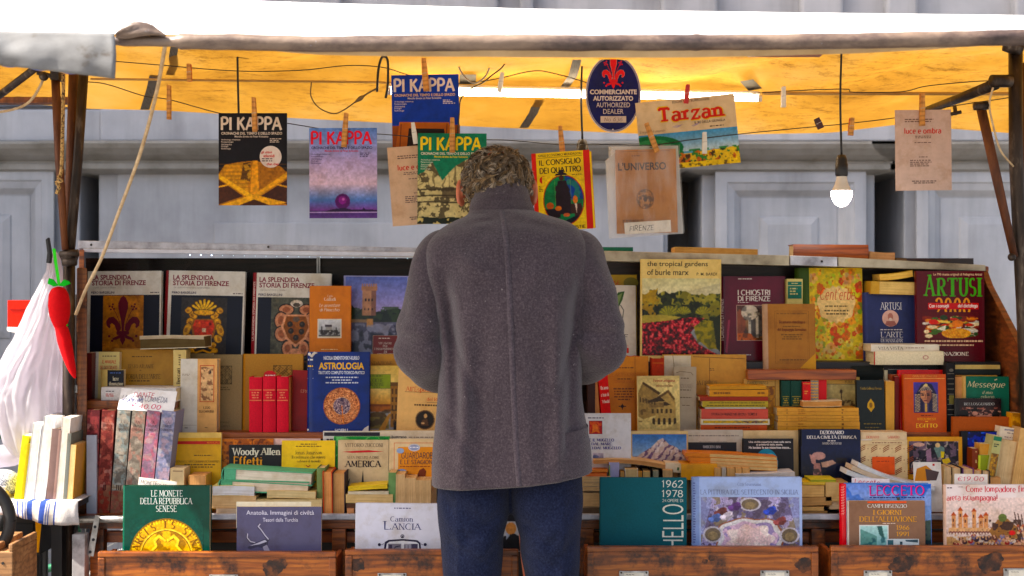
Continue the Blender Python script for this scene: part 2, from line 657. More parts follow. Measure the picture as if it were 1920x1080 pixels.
strip('webbing_strap', [(328, 86), (324, 110), (318, 137)], 15, WEB, awn, ao)
strip('webbing_strap', [(290, 138), (284, 165), (272, 204)], 17, WEB, awn, ao)
strip('webbing_strap', [(1082, 110), (1074, 140), (1056, 166)], 17, WEB, awn, ao)
strip('webbing_strap', [(1010, 184), (1000, 210), (982, 238)], 17, WEB, awn, ao)
PATCH = noisy_mat('grey_tape', [(.3, (54, 48, 38)), (.7, (76, 68, 54))], 20, .7)
for pts in ([(1386, 150), (1411, 146), (1428, 163), (1403, 168)], [(862, 137), (893, 137), (892, 156), (862, 155)], [(1330, 170), (1345, 168), (1365, 171), (1345, 173)]):
 mb = MB(); mb.add([P(x, y, canvas_y(x, y)) + Vector((0, -.01, -.006)) for x, y in pts], [(0, 1, 2, 3)])
 mb.build('tape_patch', PATCH, awn, ao)
# the fold line and cross bar inside the roof
mb = MB(); mb.tube([P(170, 148, 4.62), P(700, 154, 4.62), P(1160, 172, 4.62)], .004, 6); mb.tube([P(1430, 175, 4.62), P(1990, 176, 4.62)], .006, 6)
mb.build('cross_wire', noisy_mat('canvas_seam', [(.3, (150, 110, 50)), (.7, (190, 150, 80))], 9), awn, ao)


def pipe(name, pts, rpx, mat, n=14, Y=None):
 mb = MB()
 p3 = [P(x, y, q) for x, y, q in pts]
 mb.tube(p3, [rpx * q / F if not isinstance(rpx, list) else 1 for _, _, q in pts] if not isinstance(rpx, list) else [r * q / F for r, (_, _, q) in zip(rpx, pts)], n)
 return mb.build(name, mat, awn, ao, smooth=True)


pipe('pole', [(157, 135, 4.28), (146, 300, 4.26), (131, 476, 4.24)], 9, IRON)
pipe('pole', [(138, 135, 4.30), (133, 300, 4.28), (126, 476, 4.26)], 9, RUST)
pipe('brace', [(104, 148, 4.22), (111, 300, 4.22), (122, 468, 4.22)], [8, 8, 6], RUST)
pipe('pole', [(130, 470, 4.25), (128, 800, 4.26), (128, 1348, 4.28)], 11, IRON)
mb = MB()
mb.ball(P(130, 481, 4.24), (.026, .03, .026)); mb.tube([P(113, 478, 4.22), P(147, 474, 4.22)], .011, 8); mb.tube([P(118, 492, 4.22), P(143, 490, 4.22)], .013, 8)
mb.build('clamp', IRON, awn, ao, smooth=True)
mb = MB()
mb.box(*(P(96, 0, 4.2).x, P(112, 0, 4.2).x), 4.19, 4.24, P(0, 150, 4.2).z, P(0, 134, 4.2).z)
mb.ball(P(82, 143, 4.2), .014); mb.tube([P(70, 136, 4.2), P(110, 146, 4.2)], .007, 8)
mb.build('clamp', IRON, awn, ao)
pipe('brace', [(66, 128, 4.15), (8, 172, 4.4), (-60, 220, 4.6)], 7, IRON)
mb = MB()
x0, x1 = P(-90, 0, 4.9).x, P(132, 0, 4.9).x
mb.box(x0, x1, 4.88, 4.94, P(0, 194, 4.9).z, P(0, 183, 4.9).z)
mb.build('cross_bar', POST_WOOD, awn, ao, bevel=.002)
pipe('pole', [(1904, 66, 4.26), (1905, 300, 4.26), (1918, 560, 4.28), (1950, 1352, 4.28)], 13, IRON)
pipe('pole', [(1924, 118, 4.30), (1926, 420, 4.30), (1972, 1352, 4.3)], 8, RUST)
pipe('brace', [(1838, 196, 4.24), (1868, 330, 4.24), (1902, 482, 4.25)], [9, 9, 7], RUST)
pipe('clamp', [(1860, 152, 4.22), (1894, 152, 4.24)], 12, IRON)
pipe('brace', [(1866, 158, 4.24), (1800, 184, 4.5), (1735, 208, 4.8)], [11, 9, 7], IRON)
pipe('clamp', [(1826, 199, 4.21), (1852, 198, 4.21)], 8, IRON)
pipe('clamp', [(1888, 62, 4.24), (1893, 84, 4.24), (1912, 92, 4.25)], [6, 17, 14], IRON)
mb = MB(); mb.ball(P(1897, 482, 4.22), .012)
mb.build('bolt_knob', IRON, awn, ao, smooth=True)
mb = MB(); mb.tube([P(1790, 200, 4.24), P(1792, 214, 4.22)], .006, 6); mb.tube([P(1783, 214, 4.22), P(1802, 210, 4.22)], .006, 6)
mb.build('clamp', IRON, awn, ao, smooth=True)

# ------------------------------------------------------------------ wires, cords, lamps
WIRE = noisy_mat('dark_wire', [(.3, (22, 18, 16)), (.7, (48, 38, 30))], 30, .5)
CABLE = noisy_mat('black_cable', [(.3, (12, 11, 12)), (.7, (26, 24, 24))], 30, .4)
BEIGE = noisy_mat('beige_cord', [(.3, (170, 140, 100)), (.7, (216, 190, 150))], 40, .7)


def smooth_path(pts, k=6):
 out = []
 p = [Vector(q) for q in pts]
 p = [p[0] * 2 - p[1]] + p + [p[-1] * 2 - p[-2]]
 for i in range(1, len(p) - 2):
  for j in range(k):
   t = j / k
   out.append(.5 * ((2 * p[i]) + (p[i + 1] - p[i - 1]) * t + (2 * p[i - 1] - 5 * p[i] + 4 * p[i + 1] - p[i + 2]) * t * t + (3 * p[i] - p[i - 1] - 3 * p[i + 1] + p[i + 2]) * t ** 3))
 out.append(p[-2])
 return out


def cord(name, label, cat, pts, r, mat, group=None, n=6, k=6):
 p3 = [P(x, y, q) for x, y, q in pts]
 mb = MB()
 mb.tube([p for p in smooth_path([p - p3[0] for p in p3], k)], r, n)
 o = mb.build(name, mat, None, Matrix.Translation(p3[0]), smooth=True)
 return tag(o, label, cat, group)


HY = 4.42
cord('hanging_wire', 'thin wire strung highest under the yellow awning, holding the small red peg', 'wire',
  [(160, 112, 4.5), (215, 115, 4.5), (300, 122, 4.5), (440, 133, 4.5), (560, 132, 4.5), (650, 123, 4.5), (715, 126, 4.5), (760, 139, 4.5), (800, 150, 4.5), (860, 157, 4.5), (900, 153, 4.5), (940, 146, 4.5), (1000, 133, 4.5), (1040, 138, 4.5), (1094, 153, 4.5), (1190, 182, 4.5), (1330, 186, 4.5), (1440, 173, 4.5), (1580, 167, 4.5), (1600, 173, 4.5), (1690, 172, 4.5), (1740, 161, 4.5), (1840, 152, 4.4), (1866, 154, 4.3)], .0016, WIRE, None, 5)
cord('hanging_wire', 'thin wire the magazines and booklets are pegged to', 'wire',
  [(160, 153, 4.35), (200, 158, 4.4), (270, 180, 4.42), (318, 187, 4.42), (410, 212, 4.43), (476, 222, 4.43), (550, 233, 4.43), (645, 248, 4.43), (720, 252, 4.43), (790, 258, 4.43), (850, 262, 4.43), (930, 262, 4.43), (980, 265, 4.43), (1054, 271, 4.43), (1140, 271, 4.43), (1222, 272, 4.43), (1290, 263, 4.43), (1400, 250, 4.43), (1535, 237, 4.43), (1596, 231, 4.43), (1690, 219, 4.43), (1780, 200, 4.43), (1880, 185, 4.38), (1900, 180, 4.3)], .0016, WIRE, None, 5)
cord('rope', 'beige rope hanging slantwise from the awning to the left end of the bookcase', 'rope',
  [(310, 84, 3.6), (292, 180, 3.75), (262, 290, 3.95), (222, 400, 4.1), (192, 480, 4.18), (160, 545, 4.22), (142, 590, 4.24)], .0052, BEIGE, None, 8)
cord('cable', 'loose white cable looping under the awning corner flap', 'cable', [(82, 136, 4.2), (76, 160, 4.2), (50, 195, 4.2), (0, 210, 4.2), (-50, 207, 4.2)], .004, BEIGE)
cord('cable', 'pale cord dangling beside the right-hand awning pole', 'cable', [(1862, 164, 4.2), (1855, 195, 4.2), (1862, 235, 4.2), (1876, 282, 4.2), (1900, 312, 4.24)], .003, BEIGE)
cord('cable', 'grey cable sagging beside the blue magazine under the awning', 'cable', [(853, 108, 4.5), (868, 140, 4.5), (890, 156, 4.5), (912, 140, 4.5), (921, 112, 4.5)], .003, noisy_mat('grey_cable', [(.3, (150, 140, 120)), (.7, (180, 170, 150))], 20))
cord('hook', 'bent wire hook with a frayed cord end under the awning', 'hook', [(584, 154, 4.45), (583, 180, 4.45), (598, 202, 4.45), (625, 213, 4.45), (645, 206, 4.45), (668, 190, 4.45), (688, 176, 4.45), (706, 166, 4.45)], [.0022] * 30 + [.004, .006, .008, .007, .004, .003, .003, .003, .003, .003, .003, .003, .003], noisy_mat('hook_wire', [(.3, (80, 60, 34)), (.7, (130, 104, 60))], 20))
cord('rope', 'short black rope looped over the bent wire hook', 'rope', [(707, 172, 4.44), (709, 135, 4.44), (714, 112, 4.44), (720, 106, 4.44), (727, 115, 4.44), (727, 160, 4.44), (723, 184, 4.44)], .0042, CABLE)
cord('cable', 'twisted cable tied to the high wire beside the fluorescent tube', 'cable', [(951, 112, 4.48), (940, 128, 4.48), (924, 140, 4.48), (905, 155, 4.48), (880, 168, 4.48), (864, 186, 4.48), (861, 215, 4.46), (858, 250, 4.44)], .0024, WIRE)
cord('rope', 'speckled brown rope knotted round the rusty awning brace', 'rope', [(119, 138, 4.19), (118, 220, 4.19), (116, 300, 4.19), (114, 326, 4.19), (109, 334, 4.18), (116, 339, 4.175), (106, 342, 4.18), (111, 350, 4.18), (106, 364, 4.18)], .0055, noisy_mat('speckled_rope', [(.42, (60, 40, 20)), (.5, (170, 130, 70)), (.6, (196, 158, 96))], 160, .8))

GLOW = emit_mat('glowing_lamp', (1.0, .92, .84), 9)
TUBE_GLOW = emit_mat('glowing_tube', (1.0, .86, .64), 8)
PORC = noisy_mat('white_lamp_plastic', [(.3, (200, 190, 176)), (.7, (224, 214, 200))], 10, .35)
BAKE = noisy_mat('black_lamp_socket', [(.3, (18, 17, 17)), (.7, (34, 32, 32))], 30, .35)


def lathe(mb, c, prof, n=20, col=(200, 200, 200)):
 rows = [[c + Vector((r * math.cos(2 * math.pi * k / n), r * math.sin(2 * math.pi * k / n), z)) for k in range(n)] for r, z in prof]
 mb.grid(rows, col, closed=True)


def lamp(label, px, top, bulb_top, Y, glow=True):
 s = Y / F
 c = P(px, bulb_top, Y)
 r = root('bulb_lamp', label, 'lamp', c, 'bare bulbs hanging from the awning')
 mb = MB(); mb.tube(smooth_path([Vector((.0, 0, (bulb_top - top) * s)), Vector((-.004, 0, (bulb_top - top) * .5 * s)), Vector((0, 0, 0))]), .0034, 8)
 mb.build('cord', CABLE, r, smooth=True)
 mb = MB(); lathe(mb, Vector(), [(.003, .002), (.012, 0), (.017, -.014), (.018, -.026), (.0195, -.028), (.0195, -.06), (.017, -.065), (.004, -.066)][::-1])
 mb.build('socket', BAKE, r, smooth=True)
 mb = MB(); lathe(mb, Vector(), [(.016, -.064), (.017, -.075), (.021, -.09), (.029, -.106), (.031, -.11), (.0, -.111)][::-1])
 mb.build('bulb_neck', PORC, r, smooth=True)
 mb = MB(); lathe(mb, Vector(), [(.031, -.110)] + [(.0325 * math.cos(a), -.112 - .046 * math.sin(a)) for a in [i * math.pi / 18 for i in range(10)]][:-1] + [(.0005, -.158)])
 for f in range(len(mb.f)):
  mb.f[f] = mb.f[f][::-1]
 mb.build('bulb_globe', GLOW, r, smooth=True)
 return r


lamp('lit bare bulb in a black socket hanging before the pale facade', 1578, 88, 291, 4.35)
lamp('bare bulb hanging half hidden behind the yellow and red paperback', 1092, 104, 262, 4.52)
cord('cable', 'black lamp cable hanging down behind the dark navy magazine', 'cable', [(445, 88, 4.47), (446, 150, 4.47), (448, 232, 4.47)], .0036, CABLE)
fl = root('fluorescent_lamp', 'lit white fluorescent tube slung under the yellow awning', 'lamp', P(862, 176, 4.56))
mb = MB(); mb.tube([P(734, 171, 4.56) - fl.location, P(1421, 184, 4.56) - fl.location], .0105, 12)
mb.build('tube', TUBE_GLOW, fl, smooth=True)
mb = MB()
a, b_ = P(730, 162, 4.58) - fl.location, P(1424, 176, 4.58) - fl.location
mb.tube([a, b_], .0085, 4)
mb.build('fitting', PORC, fl)
for px, py in ((729, 171), (1424, 184)):
 mb = MB(); mb.tube([P(px - 3, py, 4.56) - fl.location, P(px + 4, py, 4.56) - fl.location], .0115, 12)
 mb.build('end_cap', PORC, fl)

# ------------------------------------------------------------------ stall: bookcase, shelves, stand
stall = root('book_stall', 'old wooden book stall with stepped shelves and a slanted side board', 'stall', (0, 4.4, 0))
so_ = Matrix.Translation((0, -4.4, 0))
ZTAB, ZS2, ZS3 = .626, .854, 1.066


def plank(name, x0, x1, y0, y1, z0, z1, mat, bevel=.002):
 mb = MB(); mb.box(x0, x1, y0, y1, z0, z1)
 return mb.build(name, mat, stall, so_, bevel=bevel)


plank('table_board', -1.30, 1.56, 4.20, 4.72, ZTAB - .02, ZTAB, ORANGE_WOOD)
plank('shelf', -1.285, 1.548, 4.385, 4.70, ZS2 - .02, ZS2, RED_WOOD)
plank('shelf_riser', -1.285, 1.548, 4.40, 4.412, ZTAB, ZS2 - .02, DARK_WOOD)
plank('shelf', -1.37, 1.548, 4.505, 4.76, ZS3 - .03, ZS3, BLACK)
plank('shelf_lip', P(1402, 0, 4.44).x, P(1606, 0, 4.44).x, 4.44, 4.503, 1.013, 1.044, RED_WOOD)
xa = P(162, 0, 4.33).x
plank('shelf', xa, P(326, 0, 4.33).x, 4.32, 4.5, CZ - (768 - 540) * 4.32 / F, CZ - (751 - 540) * 4.32 / F, ORANGE_WOOD)
plank('back_panel', -1.43, 1.548, 4.77, 4.79, ZTAB, 1.40, DARK_WOOD, 0)
# left end board with its worn front edge
xl0, xl1 = P(144, 0, 4.28).x, P(164, 0, 4.28).x
def splay(name, pa, pb, y0, y1, z0, z1, mat, bevel):
 """end board splayed outwards: photo columns pa-pb at its front and back"""
 mb = MB()
 vs = [(P(px, 0, y).x, y, z) for z in (z0, z1) for px, y in ((pa, y0), (pb, y0), (pb - 1, y1), (pa + 1, y1))]
 mb.add(vs, [(0, 3, 2, 1), (4, 5, 6, 7), (0, 1, 5, 4), (1, 2, 6, 5), (2, 3, 7, 6), (3, 0, 4, 7)])
 return mb.build(name, mat, stall, so_, bevel=bevel)


splay('end_board', 144, 163, 4.275, 4.76, ZTAB - .03, CZ + (540 - 502) * 4.28 / F, POST_WOOD, .004)
splay('end_board', 148, 158, 4.50, 4.76, CZ + (540 - 502) * 4.28 / F + .001, CZ + (540 - 468) * 4.5 / F, ORANGE_WOOD, .002)
mb = MB()
mb.box(P(137, 0, 4.29).x, P(143, 0, 4.29).x, 4.29, 4.31, ZTAB - .1, 1.28)
mb.build('edge_strip', STEEL, stall, so_)
mb = MB()
mb.prism([(P(126, 0, 4.27).x, P(0, 722, 4.27).z), (P(145, 0, 4.27).x, P(0, 722, 4.27).z), (P(145, 0, 4.27).x, P(0, 737, 4.27).z), (P(126, 0, 4.27).x, P(0, 737, 4.27).z)], 4.268, 4.272)
mb.build('hasp', STEEL, stall, so_, bevel=.001)
# right end board, its front edge slanting down towards the buyer
mb = MB()
xr = 1.55
poly = [(4.79, ZTAB), (4.79, 1.36), (4.70, 1.36), (4.645, 1.309), (4.306, 1.09), (4.306, ZTAB)]
vs = [(xr, y, z) for y, z in poly] + [(xr + .022, y, z) for y, z in poly]
n = len(poly)
mb.add(vs, [tuple(range(n)), tuple(range(2 * n - 1, n - 1, -1))] + [(i, i + n, (i + 1) % n + n, (i + 1) % n) for i in range(n)])
mb.build('end_board', SIDE_WOOD, stall, so_, bevel=.002)
# frame along the top of the case
def beam(name, p0, p1, h0, h1, y0, y1, mat, bevel=.0015):
 """a long bar whose top follows photo points p0-p1 and is h px thick at its ends"""
 mb = MB()
 a, b, c, d = P(*p0, y0), P(*p1, y0), P(p1[0], p1[1] + h1, y0), P(p0[0], p0[1] + h0, y0)
 vs = [(q.x, yy, q.z) for yy in (y0, y1) for q in (a, b, c, d)]
 mb.add(vs, [(3, 2, 1, 0), (4, 5, 6, 7), (0, 1, 5, 4), (1, 2, 6, 5), (2, 3, 7, 6), (3, 0, 4, 7)])
 for i in range(len(mb.f)):
  mb.f[i] = mb.f[i][::-1]
 return mb.build(name, mat, stall, so_, bevel=bevel)


beam('top_frame', (146, 451), (788, 465), 15, 9, 4.57, 4.79, ALU)
beam('window_rail', (156, 466), (788, 473), 7, 8, 4.55, 4.568, noisy_mat('white_rail_paint', [(.3, (182, 184, 196)), (.7, (214, 216, 226))], 12, .4))
beam('top_frame', (1040, 468), (1480, 479), 19, 19, 4.556, 4.79, CREAM_ALU)
beam('top_frame', (1482, 479), (1570, 482), 18, 18, 4.552, 4.79, ALU)
beam('top_frame', (1572, 482), (1848, 497), 18, 11, 4.556, 4.79, CREAM_ALU)
beam('corner_cap', (1849, 499), (1854, 500), 10, 9, 4.556, 4.7, ORANGE_WOOD)
mb = MB()
for x, y in ((171, 459), (503, 463), (1541, 490)):
 mb.ball(P(x, y, 4.548), .004)
mb.build('screw', BLACK, stall, so_)
mb = MB()
for px in (594, 598):
 mb.box(P(px, 0, 4.74).x, P(px + 2.5, 0, 4.74).x, 4.735, 4.744, CZ, 1.405)
mb.build('glazing_bar', STEEL, stall, so_)
mb = MB(); mb.box(P(160, 0, 4.69).x, P(790, 0, 4.69).x, 4.745, 4.749, ZS3, 1.40)
gm, gnt, gb = new_mat('case_glass')
gb.inputs['Base Color'].default_value = (.012, .010, .010, 1)
gb.inputs['Roughness'].default_value = .03
gb.inputs['Alpha'].default_value = .25
mb.build('case_window', gm, stall, so_)
# front rail and timber stand
mb = MB(); mb.tube([P(143, 974, 4.185), P(320, 973, 4.185)], .0105, 12)
mb.build('rail', STEEL, stall, so_, smooth=True)
mb = MB(); mb.box(P(318, 0, 4.18).x, 1.56, 4.178, 4.199, P(0, 975, 4.18).z, P(0, 964, 4.18).z)
mb.build('rail', ALU, stall, so_, bevel=.003)
plank('cross_beam', -1.28, 1.56, 4.205, 4.24, CZ - (992 - 540) * 4.2 / F, CZ - (977 - 540) * 4.2 / F, ORANGE_WOOD)
plank('cross_beam', -1.26, 1.56, 4.24, 4.265, CZ - (1022 - 540) * 4.2 / F, CZ - (1001 - 540) * 4.2 / F, RED_WOOD)
for px in (168, 622, 1088, 1522):
 plank('stand_post', P(px, 0, 4.2).x, P(px + 26, 0, 4.2).x, 4.203, 4.24, 0, CZ - (992 - 540) * 4.2 / F - .001, ORANGE_WOOD)
plank('stand_post', P(137, 0, 4.15).x, P(161, 0, 4.15).x, 4.14, 4.18, 0, CZ - (1001 - 540) * 4.15 / F, noisy_mat('grey_painted_wood', [(.3, (96, 92, 90)), (.5, (158, 154, 152)), (.7, (178, 174, 172))], 12, .7, 0, .3))
plank('stand_dark_back', -1.25, 1.56, 4.60, 4.62, 0, ZTAB - .03, BLACK, 0)  # black board, the darkness behind the stand put into its colour
mb = MB()
c = [(178, 966), (187, 968), (175, 1044), (163, 1041)]
mb.prism([(P(x, y, 4.165).x, P(x, y, 4.165).z) for x, y in c], 4.166, 4.17)
mb.build('strap_bracket', STEEL, stall, so_)
mb = MB()
for x, y in ((178, 988), (175, 1012), (169, 1035)):
 mb.tube([P(x, y, 4.164), P(x, y, 4.1665)], .0045, 10)
mb.build('bracket_hole', BLACK, stall, so_)
wb = MB(); a, b_ = P(162, 968, 4.25), P(181, 816, 4.25)
wb.box(a.x, b_.x, 4.25, 4.262, a.z, b_.z)
wo = wb.build('white_board', noisy_mat('white_board_paint', [(.3, (150, 152, 164)), (.7, (178, 180, 190))], 10, .6), None, bevel=.001)
tag(wo, 'narrow white board standing at the left end of the book table', 'board')

# led strip under the top rail
led = root('led_strip', 'string of tiny lit led points under the white rail of the bookcase', 'lights', P(350, 475, 4.60))
mb = MB()
mb.tube([P(350, 474, 4.60) - led.location, P(790, 482, 4.60) - led.location], .002, 6)
mb.build('wire', PORC, led)
LEDB, LEDD = emit_mat('led_glow', (.5, .65, 1.0), 3.0), emit_mat('faint_led_glow', (.5, .9, 1.0), .5)
for i in range(22):
 px = 356 + 20.4 * i
 mb = MB(); mb.ball(P(px, 478 + i * .33, 4.596) - led.location, .0019 if i < 3 else .0012, nu=8, nv=6)
 mb.build('led', LEDB if i < 3 else LEDD, led)

# ------------------------------------------------------------------ drawers
CHAR = noisy_mat('charred_worn_wood', [(.36, (24, 14, 8)), (.5, (58, 30, 12)), (.64, (110, 58, 20))], 34, .7, 0, .6)


def drawer(label, x0, y0, x1, holders, handles=()):
 Y = 4.02
 a, b = P(x0, y0, Y), P(x1, y0, Y)
 w, h = b.x - a.x, .26
 r = root('book_drawer', label, 'drawer box', (a.x, Y, a.z - h), 'open wooden drawers of books along the stall front')  # an open drawer of the stall, built as a loose box
 mb = MB(); mb.box(.018, w - .018, .006, .02, .0, h - .014)
 mb.build('front_panel', ORANGE_WOOD, r)
 mb = MB()
 mb.box(0, w, 0, .022, h - .016, h); mb.box(0, .02, 0, .022, 0, h - .0162); mb.box(w - .02, w, 0, .022, 0, h - .0162)
 mb.build('front_frame', ORANGE_WOOD, r, bevel=.003)
 for xx in (0, w - .012):
  mb = MB(); mb.box(xx, xx + .012, .0225, .158, 0, h - .02)
  mb.build('side', RED_WOOD, r)
 mb = MB(); mb.box(.0122, w - .0122, .024, .158, 0, .012)
 mb.build('bottom', RED_WOOD, r)
 mb = MB(); mb.box(.0122, w - .0122, .146, .158, .0122, h - .06)
 mb.build('back', RED_WOOD, r)
 for ip, (hx, hy, hr_) in enumerate(handles):
  pr = random.Random(int(hx))
  pts = []
  for k in range(40):
   a = 2 * math.pi * k / 40
   q = hr_ * max(.55, 1 + .35 * mnoise.noise(Vector((math.cos(a) * 1.5 + hx, math.sin(a) * 1.5, 1))) + pr.uniform(-.07, .07))
   pts.append((((hx + q * math.cos(a) * 1.15 - x0) * Y / F), h - (hy - q * math.sin(a) - y0) * Y / F))
  mb = MB()
  mb.prism(pts, .0052 - .0004 * ip, .0062)
  mb.build('worn_patch', CHAR, r)
 for (hx0, hx1, hy) in holders:
  s = Y / F
  X0, X1 = (hx0 - x0) * s, (hx1 - x0) * s
  Z = h - (hy - y0) * s
  mb = MB()
  mb.box(X0, X1, .001, .0055, Z - .045, Z)
  mb.build('label_holder', STEEL, r, bevel=.001)
  mb = MB(); mb.box(X0 + .014, X1 - .014, -.0005, .0008, Z - .04, Z - .005, (214, 206, 190))
  for k in range(3):
   mb.tube([(X0 + .02 + .008 * k, -.0012, Z - .009), (X0 + .026 + .008 * k, -.0012, Z - .010)], .0006, 4, (60, 50, 50))
  mb.tube([(X0 + .006, -.002, Z - .004), (X0 + .006, .0, Z - .004)], .003, 8, (60, 55, 50))
  mb.tube([(X1 - .006, -.002, Z - .004), (X1 - .006, .0, Z - .004)], .003, 8, (60, 55, 50))
  mb.build('paper_label', PRINT, r)
 return r


drawer('open wooden drawer under the green book with the gold coin', 183, 1035, 630, [(392, 446, 1078)], [(510, 1066, 16), (528, 1058, 9)])
drawer('open wooden drawer partly hidden behind the man\'s legs', 647, 1031, 972, [(708, 762, 1075)], [(671, 1060, 12)])
drawer('open wooden drawer with two metal label holders under the teal book', 1100, 1025, 1535, [(1161, 1216, 1071), (1426, 1480, 1070)], [(1510, 1060, 14), (1335, 1047, 6), (1322, 1053, 5)])
drawer('open wooden drawer under the red-spined book and the illustrated battle book', 1558, 1024, 1935, [(1620, 1673, 1070), (1882, 1936, 1066)], [(1694, 1056, 17), (1680, 1064, 10), (1856, 1058, 18), (1868, 1048, 12)])

# ------------------------------------------------------------------ left end: side table, bag, pepper, oddments
tb = root('side_table', 'low black-legged side table under the striped cloth', 'table', (P(60, 0, 4.3).x, 4.3, 0))
to = Matrix.Translation(-tb.location)
tz = P(0, 941, 4.12).z
mb = MB(); mb.box(P(-160, 0, 4.12).x, P(141, 0, 4.12).x, 4.135, 4.62, tz - .02, tz - .001)
mb.build('table_top', BLACK, tb, to)
for px in (100, -110):
 mb = MB(); mb.box(P(px, 0, 4.2).x, P(px + 20, 0, 4.2).x, 4.18, 4.22, 0, tz - .021)
 mb.build('leg', BLACK, tb, to)
for px in (124, -130):
 mb = MB(); mb.box(P(px, 0, 4.5).x, P(px + 9, 0, 4.5).x, 4.5, 4.54, 0, tz - .021)
 mb.build('leg', BLACK, tb, to)
STR = [(-170, (196, 196, 206)), (-90, (74, 92, 160)), (-60, (200, 196, 196)), (-20, (90, 108, 168)), (-8, (206, 204, 208)), (31, (66, 84, 150)), (34, (214, 206, 200)), (41, (86, 102, 164)), (44, (210, 206, 206)), (47, (96, 112, 172)), (49, (210, 206, 206)), (51, (70, 90, 158)), (61, (206, 196, 186)), (76, (66, 86, 156)), (87, (210, 208, 210)), (89, (110, 124, 178)), (91, (210, 208, 210)), (93, (96, 112, 172)), (95, (214, 206, 196)), (103, (66, 86, 150)), (106, (190, 184, 180)), (146, None)]
CLOTH = attr_mat('woven_striped_cotton', .85, .82, 260, .5, 0, .1)
rows, cols = [], []
xs = []
for (a, c), (b, _) in zip(STR, STR[1:]):
 k = max(1, int((b - a) / 8))
 for i in range(k):
  xs.append((a + (b - a) * i / k, c))
xs.append((146, None))
for t in range(10):
 row = []
 for px, c in xs:
  q = P(px, 941, 4.12)
  if t < 4:
   row.append(Vector((q.x, 4.6 - .48 * t / 3 + (0.0 if t < 3 else 0), tz + .0015)))
  else:
   k = (t - 3) / 6
   drop = (24 + 20 * max(0, min(1, (px - 15) / 80))) * 4.12 / F
   row.append(Vector((q.x + .006 * k * math.sin(px * .05), 4.12 - .006 * math.sin(k * 3) - .006 * k * (1 + math.sin(px * .16 + 1)), tz + .0015 - drop * k)))
 rows.append(row)
mb = MB()
nc = len(xs)
mb.add([p for r in rows for p in r], [(i * nc + j, (i + 1) * nc + j, (i + 1) * nc + j + 1, i * nc + j + 1) for i in range(9) for j in range(nc - 1)], [xs[j][1] for i in range(9) for j in range(nc - 1)])
o = mb.build('striped_cloth', CLOTH, None, smooth=True)
tag(o, 'cream and blue striped cloth over the side table edge', 'cloth')
o.modifiers.new('thick', 'SOLIDIFY').thickness = .0015

PLASTIC, nt, b = new_mat('thin_white_plastic')
b.inputs['Base Color'].default_value = (.66, .64, .67, 1)
b.inputs['Roughness'].default_value = .35
tr = N(nt, "ShaderNodeBsdfTranslucent"); tr.inputs[0].default_value = (.62, .58, .64, 1)
mx = N(nt, "ShaderNodeMixShader"); mx.inputs[0].default_value = .6
b.inputs['Alpha'].default_value = .85
nt.links.new(b.outputs[0], mx.inputs[1]); nt.links.new(tr.outputs[0], mx.inputs[2])
nt.links.new(mx.outputs[0], nt.nodes["Material Output"].inputs[0])
rings = [(472, 99, 106), (485, 90, 112), (510, 88, 116), (560, 62, 117), (600, 47, 116), (640, 26, 115), (690, -2, 113), (740, -16, 112), (790, 0, 112), (830, 14, 108), (856, 30, 92), (862, 55, 65)]
rows = []
for i in range(90):
 i = i * 55 / 89
 py = 472 + 390 * i / 55
 l = lerp_pts([(a, b_) for a, b_, c in rings], py); r_ = lerp_pts([(a, c) for a, b_, c in rings], py)
 c0 = P((l + r_) / 2, py, 4.3); hw = (r_ - l) / 2 * 4.3 / F
 row = []
 for k in range(110):
  a = 2 * math.pi * k / 110
  f = 1 + .10 * math.sin(7 * a + .4 * math.sin(i * .1)) * min(1, i / 8) * max(.25, 1 - i / 60) + .05 * math.sin(17 * a + i * .05) + .05 * nz(math.cos(a) * 2 + i * .05, math.sin(a) * 2, 2) + .22 * abs(nz(math.cos(a) * 2.4 + i * .06, math.sin(a) * 2.4 - i * .03, 1.6)) - .09 * abs(nz(a * 2, i * .21, 1.3)) * math.sin(a * .5)
  row.append(c0 + Vector((hw * math.cos(a) * f, min(hw, .10) * .9 * math.sin(a) * f, 0)))
 rows.append(row)
mb = MB(); mb.grid(rows, closed=True, flip=True)
o = mb.build('plastic_bag', PLASTIC, None, smooth=True)
tag(o, 'white plastic bag hanging in the sun beside the red pepper', 'bag')

FELT = attr_mat('red_felt', .8, .9, 120, .3, 0, .15)
pp = root('toy_pepper', 'red stuffed pepper with green leaves hanging on a green ribbon', 'decoration', P(111, 535, 4.17))
mb = MB()
path = [(110, 537, 2), (110, 541, 12), (110, 552, 18), (111, 572, 20.5), (112, 590, 19), (113, 604, 15), (114, 613, 11), (117, 622, 12.5), (121, 640, 13), (126, 660, 11.5), (132, 682, 9), (137, 698, 6), (141, 709, 2)]
p3 = smooth_path([P(x, y, 4.17) - pp.location for x, y, r in path], 4)
rs = []
for i in range(len(p3)):
 k = i / 4; j = min(int(k), len(path) - 2); rs.append((path[j][2] + (path[j + 1][2] - path[j][2]) * (k - j)) * 4.17 / F)
mb.tube(p3, rs, 18, (200, 16, 22))
mb.build('pepper_body', FELT, pp, smooth=True)
for dx, sgn in ((-18, -1), (20, 1)):
 mb = MB()
 q = [(110, 536), (110 + dx * .5, 524), (110 + dx, 524 + 3 * sgn), (110 + dx * 1.15, 532), (110 + dx * .5, 537)]
 mb.prism([(P(x, y, 4.15).x - pp.location.x, P(x, y, 4.15).z - pp.location.z) for x, y in q], -.024, -.019, (30, 170, 40))
 mb.build('leaf', FELT, pp, bevel=.002)
mb = MB()
mb.grid([[P(x - 3, y, 4.15) - pp.location for x, y in ((101, 466), (104, 490), (108, 515), (111, 536))], [P(x + 3, y, 4.15) - pp.location for x, y in ((101, 466), (104, 490), (108, 515), (111, 536))]], (70, 200, 60))
mb.build('ribbon', FELT, pp)
